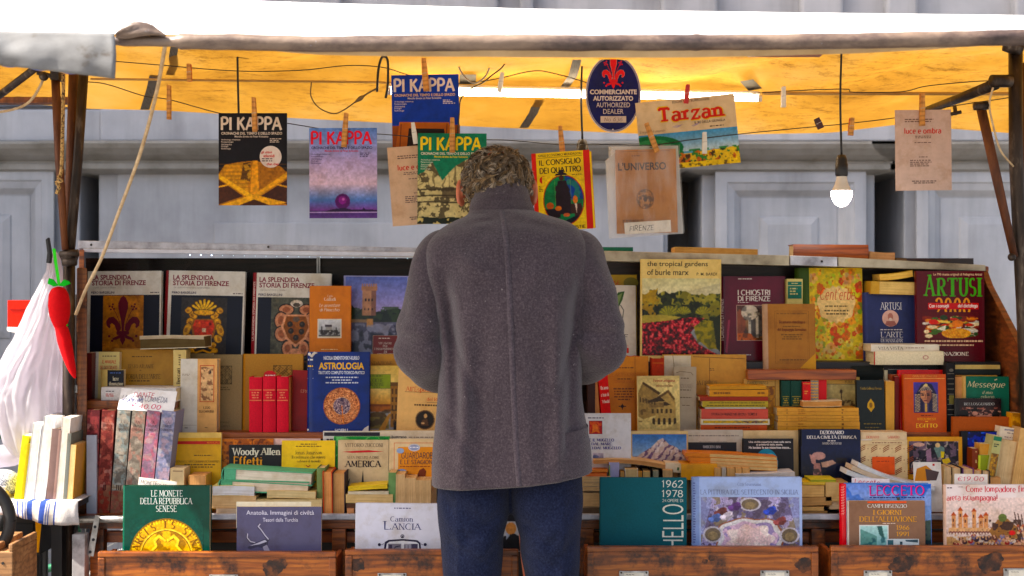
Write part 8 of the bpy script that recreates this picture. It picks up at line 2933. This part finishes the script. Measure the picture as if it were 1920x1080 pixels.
# leaning and lying odds at the right end
RE = 'worn books leaning together at the right end'
slab('gold-leaf covered book at the top right corner, tilted', (1893, 774, 1935, 905), 4.33, .05, 'up_spine', (206, 140, 40), roll=-2, art=lambda cv: cv.pic(1894, 775, 1934, 800, lambda p: (p.a.__setitem__(slice(None), (214, 150, 44)), p.blotch(5, .55, (150, 90, 24), True, .8))))
slab('white book with small print at its head, leaning at the right end', (1858, 798, 1893, 925), 4.31, .06, 'up_spine', (222, 206, 180), roll=-8, group=RE, art=lambda cv: (cv.t("ANTONIO", 1866, 801, 1886, 804.5, (90, 80, 130), 'sans', .03), cv.tiny(1872, 807, 1884, 810, 1, (130, 110, 110)), cv.tiny(1868, 815, 1884, 818, 1, (130, 110, 110))))
slab('thick cream page block leaning right of the floral spine', (1862, 822, 1892, 925), 4.27, .08, 'up_fore', (206, 190, 160), (214, 180, 130), roll=-9, group=RE)
slab('narrow spine with a green top and floral foot, leaning at the right end', (1848, 815, 1864, 905), 4.255, .07, 'up_spine', (176, 170, 110), roll=-10, group=RE, art=lambda cv: (cv.rect(1848.5, 816, 1863.5, 824, (40, 110, 76)), cv.pic(1849, 848, 1863, 892, lambda p: (p.a.__setitem__(slice(None), (170, 120, 50)), p.blotch(8, .5, (96, 66, 40), True, .8), p.blotch(10, .6, (210, 160, 60), True, .8))), cv.tiny(1851, 829, 1861, 837, 2, (50, 60, 50)), cv.rect(1849, 892, 1863, 900, (120, 160, 110))))
slab('tan page block leaning furthest right on the table', (1894, 800, 1918, 925), 4.26, .08, 'up_fore', (190, 150, 100), (214, 166, 100), roll=-9, group=RE)
slab('ochre page block cut by the right picture edge', (1918, 830, 1950, 940), 4.25, .08, 'up_fore', (190, 130, 80), (206, 150, 84), roll=-8, group=RE)
slab('small reddish-brown spine in front of the cobalt book', (1823, 841, 1834, 885), 4.27, .05, 'up_spine', (120, 50, 26), art=lambda cv: (cv.rect(1829, 846, 1831, 848, (214, 180, 120)), cv.rect(1829, 862, 1831, 868, (214, 180, 120))))
slab('tan carton piece standing in front of the cobalt book', (1836, 832, 1864, 858), 4.28, .05, 'up_spine', (206, 146, 66), roll=-2)
slab('lime green book end in front of the cobalt book', (1834, 853, 1862, 885), 4.265, .06, 'up_spine', (130, 140, 20), roll=-1, art=lambda cv: cv.rect(1834, 854, 1838, 885, (190, 196, 60)))
for x0, x1, y0, lab, c in ((1768, 1783, 874, 'tall pale page block on end, left of the black-bound one', (206, 176, 126)), (1784, 1803, 876, 'black-bound page block on end behind the price card', (30, 24, 30)), (1805, 1826, 878, 'purple-bound page block on end behind the price card', (110, 60, 110)), (1827, 1840, 881, 'narrow page block on end right of the purple-bound one', (206, 150, 90)), (1841, 1856, 882, 'dark-topped page block on end, last behind the price card', (50, 40, 44))):
 slab(lab, (x0, y0, x1, 966), 4.235, .09, 'up_fore', c, (220, 180, 130), hard='bound' in lab or 'dark' in lab, roll=-2 if 'tall' in lab else 0)
slab('small carton block at the foot right of the page blocks', (1857, 895, 1876, 960), 4.24, .08, 'up_fore', (206, 150, 90), (206, 146, 84))

# bent white magazines sliding over the table
BM = 'white magazines bent over the page blocks at the right'
for lab, x0, y0, L, rl, cu, yy in (('uppermost of the bent white magazines', 1607, 866, 152, -17.5, -.012, 4.205), ('middle one of the bent white magazines, beige-edged', 1596, 872, 150, -15.5, -.010, 4.202), ('lowest of the bent white magazines', 1586, 880, 158, -13, -.010, 4.199)):
 slab(lab, (x0, y0, x0 + L, y0 + 9), yy, .08, 'flat_fore', (214, 210, 214) if 'middle' not in lab else (206, 180, 150), (222, 218, 216) if 'middle' not in lab else (214, 186, 156), roll=rl, curl=cu, group=BM)
book('white booklet with an orange and brown picture lying against the page blocks', (1716, 868, 1768, 905), 4.215, .004, (220, 208, 196), lambda cv: (cv.poly([(1717, 903), (1722, 880), (1740, 874), (1752, 884), (1746, 903)], (196, 120, 24)), cv.poly([(1738, 880), (1764, 886), (1758, 902), (1740, 902)], (80, 60, 56)), cv.rect(1752, 871, 1756, 875, (190, 40, 30))), 960, hard=False, lean=8)

# odds between the coat and the teal book
slab('bent tan booklet lying across the small books right of the coat', (1113, 862, 1248, 870), 4.245, .09, 'flat_fore', (216, 170, 110), (206, 140, 80), roll=-4, curl=.008)
slab('orange booklet under the bent tan booklet', (1100, 881, 1140, 886), 4.228, .08, 'flat_fore', (220, 120, 40), (224, 130, 50), roll=1)
slab('red-orange booklet under the orange one beside the coat', (1098, 887, 1138, 893), 4.226, .08, 'flat_fore', (206, 70, 30), (222, 116, 50), roll=.5)
slab('lilac-white spine on end behind the teal book', (1142, 867, 1161, 966), 4.235, .08, 'up_spine', (176, 166, 196), art=lambda cv: cv.rect(1142, 872, 1144, 960, (120, 150, 40)))
for x0, x1, y0, c, pg, lab in ((1163, 1171, 884, (150, 90, 40), (206, 150, 80), 'thin ochre page block behind the teal book'), (1172, 1196, 879, (216, 206, 190), (222, 180, 120), 'pale page block with a white board behind the teal book'), (1196, 1204, 884, (190, 120, 40), (206, 140, 50), 'ochre page block squeezed between pale ones behind the teal book'), (1204, 1221, 882, (40, 28, 30), (224, 176, 104), 'page block with dark boards behind the middle of the teal book'), (1222, 1233, 882, (90, 90, 70), (150, 140, 110), 'greyish paper bundle behind the teal book'), (1242, 1262, 881, (70, 40, 30), (206, 156, 100), 'page block behind the year numbers of the teal book')):
 slab(lab, (x0, y0, x1, 966), 4.225, .09, 'up_fore', c, pg, hard='dark' in lab, roll=-1.5 if 'greyish' in lab else 0)
slab('large amber cardboard folder end right above the teal book', (1277, 870, 1345, 900), 4.23, .09, 'flat_spine', (222, 150, 50), roll=0)
slab('white-labelled pale box end left of the amber folder', (1246, 867, 1290, 884), 4.25, .06, 'flat_spine', (222, 196, 160), roll=-5, art=lambda cv: cv.rect(1269, 874, 1273, 880, (60, 90, 40)))
for i, (x0, y0, x1, y1) in enumerate(((1090, 894, 1145, 904), (1088, 904.5, 1145, 912), (1090, 912.5, 1140, 921), (1088, 924, 1140, 950), (1090, 951, 1140, 966))):
 slab(('thin pale page block topmost in the stack between coat and teal book', 'second page block in the stack between coat and teal book', 'third page block in the stack, above the thick one beside the teal book', 'thick cream page block in the stack between coat and teal book', 'dark lowest block in the stack between coat and teal book')[i], (x0, y0, x1, y1), 4.215, .10, 'flat_fore', (196, 160, 120), (220, 176, 120) if i < 4 else (110, 90, 70))
# string-worn bundles in front of the black paperback
OB = 'worn orange pamphlets lying in a fan before the black paperback'
for i, (x0, y0, L, rl) in enumerate(((1285, 849, 172, -2.6), (1290, 857, 168, -2.4), (1294, 864, 164, -2.2), (1300, 871, 158, -2.0))):
 slab(('topmost worn orange pamphlet in the fan', 'second worn orange pamphlet in the fan', 'third worn orange pamphlet in the fan', 'lowest worn orange pamphlet in the fan')[i], (x0, y0, x0 + L, y0 + 7.2), 4.25 - i * .002, .09, 'flat_tail', (212, 120, 34), (222, 178, 112), roll=rl, spw=46 - i * 4, group=OB, curl=.0015)
for x0, x1, lab in ((1340, 1352, 'first small page block below the fan of orange pamphlets'), (1353, 1362, 'second small page block below the fan, greyish'), (1363, 1378, 'third small page block below the fan, widest'), (1379, 1391, 'fourth small page block below the fan'), (1392, 1406, 'last small page block below the fan of orange pamphlets')):
 slab(lab, (x0, 877, x1, 966), 4.22, .09, 'up_fore', (190, 140, 80), (214, 156, 90) if 'greyish' not in lab else (190, 170, 150))
slab('navy album end behind the blue ceiling-painting book', (1347 - 30, 872, 1342, 966), 4.235, .07, 'up_spine', (24, 26, 46))
slab('wide white album lying on top behind the blue ceiling-painting book', (1380, 889, 1491, 897), 4.20, .09, 'flat_fore', (206, 200, 200), (196, 180, 170), roll=1.8, curl=-.001)
slab('beige book lying left behind the blue ceiling-painting book', (1330, 890, 1400, 968), 4.235, .05, 'flat_fore', (196, 160, 110), (206, 170, 120))
for lab, x0, y0, x1, y1, c, pg in (('yellow-topped booklet on the page blocks below the navy dictionary', 1520, 899, 1568, 904, (214, 190, 30), (150, 150, 40)), ('thin yellow booklet left, below the navy dictionary', 1505, 904, 1548, 909, (222, 180, 30), (214, 170, 60)), ('thick page block right below the navy dictionary', 1548, 904, 1590, 940, (196, 150, 90), (220, 176, 110)), ('page block under the thin yellow booklet', 1503, 910, 1546, 932, (190, 140, 80), (216, 166, 96)), ('ragged brown pamphlet bundle below the page blocks', 1503, 933, 1560, 949, (150, 100, 50), (190, 140, 80)), ('tan page block at the foot left of the red-spined book', 1503, 950, 1545, 958, (190, 140, 80), (216, 166, 96)), ('lowest tan board left of the red-spined book', 1503, 958.5, 1552, 966, (150, 110, 60), (176, 130, 76)), ('pale page block beside the red-spined book', 1555, 918, 1580, 955, (206, 170, 120), (222, 190, 150))):
 slab(lab, (x0, y0, x1, y1), 4.205 if 'beside' not in lab else 4.212, .09, 'flat_fore', c, pg, roll=2 if 'ragged' in lab else 0)

# ------------------------------------------------------------------ front row standing in the drawers
YP, BP = 4.085, 1118


def coin(p):
 p.a[:] = (6, 62, 50)
 d = np.hypot(p.x - .5, (p.y - .78 * 1) * p.h / p.w * 1.0)
 cx, cy = .5, .5 * p.w / p.h
 dx, dy = p.x - .5, (p.y * p.h / p.w) - .5
 d = np.hypot(dx, dy); a = np.arctan2(dy, dx)
 p.put(d < .5, (206, 150, 16)); p.put(abs(d - .485) < .015, (130, 90, 16)); p.put((abs(d - .46) < .02) & (np.sin(a * 70) > 0), (236, 196, 60)); p.put(abs(d - .35) < .008, (236, 200, 80)); p.put(abs(d - .335) < .006, (110, 74, 10))
 q = p.n(9, 3)
 p.put((d < .33) & (q > .52), (226, 176, 40), .8); p.put((d < .33) & (q < .44), (140, 96, 12), .8)
 for s in (-1, 1):
  xs = [(0.02, .30), (.10, .24), (.16, .30), (.14, .38), (.20, .44), (.24, .52)]
  k = p.w / p.h
  p.line([(.5 + s * x * 1.0 + .01, y * k) for x, y in xs], .022, (120, 80, 10)); p.line([(.5 + s * x * 1.0, y * k - .004) for x, y in xs], .018, (240, 200, 70))
 p.speck(50, .12)


def monete(cv):
 c = (206, 212, 206)
 for i, (w, a, b_) in enumerate((("LE MONETE", 281, 341), ("DELLA REPUBBLICA", 261, 360), ("SENESE", 291, 330))):
  cv.t(w, a, 920 + 14.3 * i, b_, 932 + 14.3 * i, c, 'serif')
 cv.pic(242, 973, 380, 1111, coin, 1.2)
 for i, ch in enumerate("ARCIS IS SENA"):
  if ch == ' ': continue
  a = R(-166 + 12.7 * i)
  r_ = 58
  x, y = 311 + r_ * math.cos(a), 1042 + r_ * math.sin(a)
  if y < 1036:
   vs_ = stroke_text(ch, 'bserif')
   ca, sa = math.cos(a + math.pi / 2), math.sin(a + math.pi / 2)
   for vv, ff in vs_:
    cv.k += 1
    cv.mb.add([cv._p(x + (u - .3) * 13 * ca + (w_ - .5) * 13 * sa, y + (u - .3) * 13 * sa - (w_ - .5) * 13 * ca) for u, w_ in vv], ff, (120, 78, 8), 0)
   cv.k -= len(vs_) - 1


book('green book with a large gold coin standing in the left drawer', (227, 912, 392, 1033), YP, .03, (4, 62, 48), monete, BP, lean=2, sp=5, spc=(6, 80, 60), gloss=True)


def bull(cv):
 c = (214, 210, 222)
 cv.t("Anatolia. Immagini di civiltà", 461, 958, 588, 968.5, c, 'sans'); cv.t("Tesori dalla Turchia", 492, 972, 558, 979, c, 'sans')
 k, h = (60, 58, 78), (176, 172, 190)
 cv.line([(504, 1014), (497, 1006), (490, 996), (484, 990), (485, 983)], 2.2, k); cv.line([(503, 1012), (496, 1004), (489, 994), (483.5, 988), (487, 983)], 1, h)
 cv.line([(482, 1020), (470, 1018), (463, 1010), (462, 1001)], 2, k); cv.line([(478, 1018), (469, 1016), (463, 1009), (463.5, 1001)], .9, h)
 cv.poly([(464, 1026), (472, 1022), (484, 1016), (496, 1011), (503, 1014), (502, 1022), (494, 1028), (482, 1026), (470, 1030), (465, 1029)], k); cv.poly([(468, 1024), (484, 1018), (496, 1013), (500, 1016), (486, 1021)], h); cv.poly([(492, 1026), (500, 1022), (507, 1036), (496, 1036)], (150, 146, 166)); cv.ell(497, 1019, 1.4, 1.4, (30, 28, 40))


book('grey-violet catalogue with a bronze bull head, second in the front row', (443, 951, 602, 1033), YP, .014, (84, 80, 108), bull, BP, lean=2, hard=False, gloss=True)
card('cream paper edge standing behind the grey-violet bull-head catalogue', (443, 941, 583, 990), 4.105, (222, 212, 186), lambda cv: None, lean=2, name='paper_sheet', cat='paper')


def truck(cv):
 c = (34, 30, 96)
 cv.tiny(738, 952, 769, 956, 1, (90, 86, 120)); cv.t("Camion", 731, 969, 774, 979, c, 'serif'); cv.t("L", 717, 978, 732, 994, c, 'serif'); cv.t("ANCIA", 732, 982, 790, 994, c, 'serif')
 k = (40, 36, 60)
 cv.poly([(719, 1034), (721, 1017), (728, 1013), (755, 1011), (782, 1013), (788, 1018), (790, 1034)], k); cv.poly([(723, 1034), (725, 1020), (730, 1016.5), (755, 1014.5), (780, 1016.5), (785, 1020), (786, 1034)], (210, 208, 214)); cv.rect(727, 1020, 752, 1034, (120, 116, 130)); cv.rect(757, 1020, 783, 1034, (150, 146, 156)); cv.rect(729, 1022, 735, 1034, (60, 54, 74)); cv.rect(771, 1020, 783, 1034, (70, 64, 84)); cv.line([(737, 1034), (741, 1026), (750, 1024)], .8, k); cv.line([(759, 1022), (759, 1032)], .5, k); cv.line([(765, 1022), (765, 1032)], .5, k)
 cv.ell(754, 1006, 3.6, 3.6, k, 16); cv.ell(754, 1006, 2.2, 2.2, (200, 196, 206), 14); cv.poly([(754, 1003.6), (756, 1008), (752, 1008)], k)
 for x in (711, 797): cv.ell(x, 1022 - (x > 750), 3, 3, k, 14); cv.line([(x + (4 if x < 750 else -4), 1022), (x + (9 if x < 750 else -8), 1020)], .5, k)


book('white truck book with a drawn cab front, standing beside the man\'s leg', (666, 945, 826, 1032), YP, .018, (206, 204, 216), truck, BP, lean=2, roll=-.5, gloss=True)
card('small picture card seen between the man\'s legs', (938, 960, 990, 1034), 4.10, (206, 196, 190), lambda cv: cv.pic(939, 961, 989, 1033, lambda p: (p.a.__setitem__(slice(None), (190, 190, 200)), p.ell(.38, .42, .2, .16, (206, 140, 80)), p.poly([(.1, .62), (.5, .55), (.9, .7), (1, 1), (0, 1)], (26, 26, 34)), p.poly([(.2, .5), (.34, .6), (.2, .72)], (170, 180, 210)), p.rect(0, 0, 1, .24, (30, 30, 40)))), lean=3, name='postcard', cat='postcard')


def teal(cv):
 c = (214, 212, 196)
 cv.t("1962", 1241, 900.5, 1281, 915, c, 'futura'); cv.t("1978", 1241, 919, 1281, 933, c, 'futura'); cv.t("24 OPERE DI", 1242, 936, 1281, 942, c, 'futura'); cv.t("SCHELLO", 1242, 946, 1282, 1061, c, 'futura', vert=1)


book('plain teal book with white numbers and sideways lettering, right of the man', (1126, 897, 1288, 1026), YP, .022, (0, 84, 92), teal, BP, lean=2, roll=-.3, mat=CLOTHB)


def ceiling(p):
 p.a[:] = (140, 130, 170)
 q = fbm(p.h, p.w, 4, 31, 4); r_ = fbm(p.h, p.w, 6, 77, 4)
 p.put(q > .54, (176, 160, 196), .8); p.put(q < .44, (96, 84, 116), .8); p.put(abs(q - .5) < .012, (206, 196, 206), .9); p.put(r_ > .62, (130, 112, 84), .8); p.put(r_ < .34, (80, 66, 84), .8); p.put(abs(r_ - .5) < .012, (70, 60, 84), .7)
 dx, dy = (p.x - .5) / .30, (p.y - .86) / .40
 w = np.abs(dx) ** 3.2 + np.abs(dy) ** 3.2 + .16 * np.sin(np.arctan2(dy, dx) * 8)
 p.put(w < 1.5, (150, 92, 70)); p.put(w < 1.28, (214, 206, 204)); p.put(w < .8, (150, 130, 170)); p.put((w < .8) & (q > .5), (206, 170, 190)); p.put(w < .42, (224, 190, 186)); p.put((w < .42) & (r_ > .52), (232, 210, 200))
 for cx, cy, rx, ry in ((.5, .14, .11, .13), (.12, .72, .10, .16), (.90, .74, .10, .16)):
  p.ell(cx, cy, rx, ry, (190, 180, 190)); p.ell(cx, cy, rx * .8, ry * .8, (110, 94, 76)); p.ell(cx, cy + .02, rx * .5, ry * .5, (140, 118, 84))
 for cx, cy, c in ((.20, .28, (110, 60, 60)), (.70, .26, (60, 76, 170)), (.34, .18, (96, 60, 120)), (.80, .46, (140, 70, 70)), (.14, .40, (90, 110, 170)), (.26, .36, (206, 190, 200))):
  for k in range(7):
   p.ell(cx + .04 * math.cos(k * 2.3), cy + .05 * math.sin(k * 1.7), .03, .04, tuple(v * (.8 + .1 * k % .5) for v in c))
 for x0, x1 in ((0, .12), (1, .88)): p.poly([(x0, 0), (x1, 0), (x0 + (x1 - x0) * .2, .7), (x0, .7)], (150, 160, 206), .6)
 p.speck(46, .16)


def pittura(cv):
 c = (70, 70, 110)
 cv.t("Citti Siracusano", 1384, 906, 1428, 912, c, 'lserif'); cv.t("LA PITTURA DEL SETTECENTO IN SICILIA", 1314, 919, 1498, 928, (84, 84, 116), 'lserif'); cv.pic(1315, 933, 1500, 1030, ceiling, 1.25)


book('pale blue book with a painted church ceiling on its cover', (1298, 896, 1505, 1025), YP, .026, (160, 176, 214), pittura, BP, lean=2, sp=14, spc=(130, 150, 196), gloss=True,
  sart=lambda cv: cv.tiny(1301, 905, 1306, 1020, 24, (90, 100, 150)))


def lecceto(cv):
 cv.pic(1588, 909, 1747, 1030, lambda p: (p.vgrad((40, 84, 180), (130, 160, 210), 0, .4), p.vgrad((130, 160, 210), (90, 130, 190), .4, 1), p.blotch(4, .56, (170, 180, 220), p.y < .6, .5), p.poly([(.8, .6), (1, .55), (1, 1), (.8, 1)], (60, 80, 70)), p.blotch(9, .55, (30, 50, 60), (p.x > .85) & (p.y > .6), .8)))
 cv.t("LECCETO", 1631, 912, 1736, 931, (60, 30, 110), 'serif'); cv.t("LECCETO", 1630, 911, 1735, 930, (226, 40, 120), 'serif'); cv.tiny(1632, 932, 1736, 936, 1, (40, 50, 110)); cv.ell(1686, 936, 3, 3, (80, 80, 60))


book('blue-sky book with pink serif title and a bright red spine', (1577, 908, 1748, 1026), YP + .012, .03, (90, 130, 200), lecceto, BP, lean=2, sp=11, spc=(214, 16, 30), gloss=True,
  sart=lambda cv: [cv.line([(1579.5, 915 + 5 * i), (1585, 912 + 5 * i), (1582, 916 + 5 * i)], .5, (240, 150, 140)) for i in range(11)])


def alluv(cv):
 c = (232, 160, 40)
 cv.rect(1628, 941, 1701, 944, (232, 84, 50)); cv.t("CAMPI BISENZIO", 1628, 946, 1702, 953, (226, 220, 210), 'serif'); cv.t("I GIORNI", 1638, 957, 1692, 966, c, 'serif'); cv.t("DELL'ALLUVIONE", 1612, 969, 1720, 979, c, 'serif'); cv.tiny(1656, 981, 1680, 983.5, 1, (226, 200, 180))
 cv.t("1966", 1682, 985, 1706, 994, c, 'serif'); cv.t("1991", 1682, 997, 1706, 1006, c, 'serif')
 cv.rect(1612, 985, 1667, 1040, (214, 214, 206)); cv.pic(1614, 987, 1665, 1040, lambda p: (p.vgrad((170, 206, 200), (96, 150, 150)), p.poly([(0, .1), (.6, .35), (.6, 1), (0, 1)], (90, 140, 130)), p.poly([(.62, 0), (.8, 0), (.9, .5), (.7, .3)], (40, 84, 80)), p.blotch(6, .56, (40, 90, 96), p.y > .4, .8)))
 cv.rect(1663, 1011, 1724, 1040, (200, 206, 206)); cv.rect(1665, 1013, 1676, 1040, (60, 100, 110)); cv.rect(1688, 1016, 1693, 1022, (50, 70, 80)); cv.poly([(1698, 1013), (1722, 1012), (1722, 1018), (1700, 1016)], (60, 80, 90))


book('brown flood-anniversary book in front of the blue-sky book, orange years 1966 and 1991', (1590, 940, 1736, 1026), YP - .012, .014, (132, 96, 74), alluv, BP, lean=2, sp=3, spc=(190, 180, 170), gloss=True, hard=False)


def battle(p):
 p.vgrad((222, 196, 186), (206, 176, 160)); p.rect(0, .46, 1, .52, (222, 206, 190), .5)
 r = random.Random(12)
 for i, (x, h) in enumerate(((.06, .3), (.14, .4), (.20, .28), (.30, .38), (.38, .26), (.44, .30))):
  p.rect(x, .66 - h, x + .05, .66, (206, 140, 90)); p.poly([(x - .01, .66 - h), (x + .025, .58 - h), (x + .06, .66 - h)], (176, 76, 46)); p.rect(x + .015, .72 - h, x + .03, .78 - h, (90, 50, 40))
 p.poly([(.03, .6), (.5, .6), (.54, .7), (.02, .7)], (214, 160, 110))
 for i in range(14): p.ell(.05 + .035 * i, .70, .02, .035, (120, 66, 60)); p.ell(.05 + .035 * i, .715, .012, .022, (224, 196, 176))
 p.poly([(0, .78), (.6, .76), (1, .72), (1, 1), (0, 1)], (190, 140, 90))
 p.poly([(.50, .66), (.60, .44), (.72, .42), (.84, .60), (.86, .80), (.55, .82)], (150, 100, 50)); p.ell(.66, .40, .05, .08, (96, 110, 50)); p.blotch(9, .55, (60, 36, 30), (p.x > .5) & (p.x < .88) & (p.y > .44), .9)
 for i in range(70):
  x, y = r.uniform(.1, 1), r.uniform(.76, 1)
  p.ell(x, y, .03, .04, r.choice(((150, 50, 50), (206, 150, 120), (120, 110, 140), (96, 50, 40), (214, 190, 170), (60, 40, 50)))); p.ell(x, y - .02, .012, .02, (206, 150, 110))
 p.ell(.77, .70, .04, .05, (206, 30, 30))
 for i in range(7): p.line([(.80 + .04 * i, .30 + .02 * (i % 3)), (.86 + .035 * i, .85)], .006, (70, 44, 36))
 for i in range(16): p.ell(.84 + .02 * (i % 8), .56 + .1 * (i // 8) + .02 * (i % 3), .018, .028, ((176, 90, 60), (110, 60, 60), (206, 160, 120))[i % 3])
 p.blotch(22, .66, (110, 66, 50), p.y > .5, .5)


def campagna(cv):
 cv.pic(1776, 934, 1936, 1028, battle, 1.2)
 c = (206, 44, 66)
 cv.tiny(1778, 914, 1788, 918, 1, (80, 50, 60)); cv.line([(1799, 914), (1808, 914)], .5, (120, 80, 90))
 cv.t("Come lompadore fira", 1813, 911, 1930, 926, c, 'gothic'); cv.t("arera isciampagna!", 1777, 928, 1872, 943, c, 'gothic')


book('cream book with a medieval battle painting and red gothic lettering, far right', (1772, 910, 1936, 1024), YP - .004, .02, (224, 206, 200), campagna, BP, lean=2, roll=0, gloss=True, sp=4, spc=(206, 170, 150))
card('handwritten price card €19,00 standing behind the battle painting book', (1790, 889, 1852, 930), 4.115, (222, 212, 204), lambda cv: cv.t("€19,00", 1796, 893, 1845, 903, (206, 40, 90), 'hand'), lean=3, roll=-1)
card('white card with pink handwriting behind the red-spined book', (1597, 897, 1668, 930), 4.135, (222, 212, 216), lambda cv: cv.t("Lecceto", 1602, 899, 1650, 911, (206, 30, 80), 'hand'), lean=3, roll=-2)

# ------------------------------------------------------------------ sunlit books on the side table
LS = 'sunlit books leaning on the side table'
for lab, x0, x1, y0, c, pg, md, rl in (
  ('yellow book at the left of the sunlit leaning row', 26, 39, 815, (220, 206, 60), (222, 216, 190), 'up_spine', -7.5), ('thin olive-yellow book in the sunlit leaning row', 38, 44, 830, (180, 160, 30), (222, 216, 190), 'up_spine', -7), ('thick white book right of the yellow ones in the sunlit row', 45, 62, 792, (224, 224, 222), (224, 222, 214), 'up_fore', -6.5), ('tallest white book in the sunlit leaning row', 62, 84, 779, (226, 224, 226), (224, 222, 218), 'up_fore', -7.5),
  ('brown-grey book between the white ones in the sunlit row', 86, 100, 803, (120, 96, 90), (206, 186, 170), 'up_spine', -5), ('narrow patterned book between the white ones in the sunlit row', 98, 104, 806, (150, 120, 110), (206, 190, 170), 'up_spine', -5), ('white book with rounded corners near the bookcase in the sunlit row', 103, 119, 782, (226, 222, 218), (222, 212, 200), 'up_fore', -5), ('grey-green book near the bookcase in the sunlit row', 118, 125, 812, (110, 112, 104), (190, 190, 180), 'up_spine', -4), ('tan book last in the sunlit row beside the bookcase', 124, 136, 833, (196, 140, 60), (222, 190, 130), 'up_fore', -4)):
 slab(lab, (x0, y0, x1, 939), 4.16, .13, md, c, pg, roll=rl, group=LS)
slab('white book lying beneath the tweed cap', (-16, 912, 11, 921), 4.17, .1, 'flat_fore', (214, 206, 200), (224, 214, 200), hard=True)
slab('green book under the white one beneath the tweed cap', (-18, 921.5, 11, 940), 4.165, .1, 'flat_spine', (140, 140, 80))
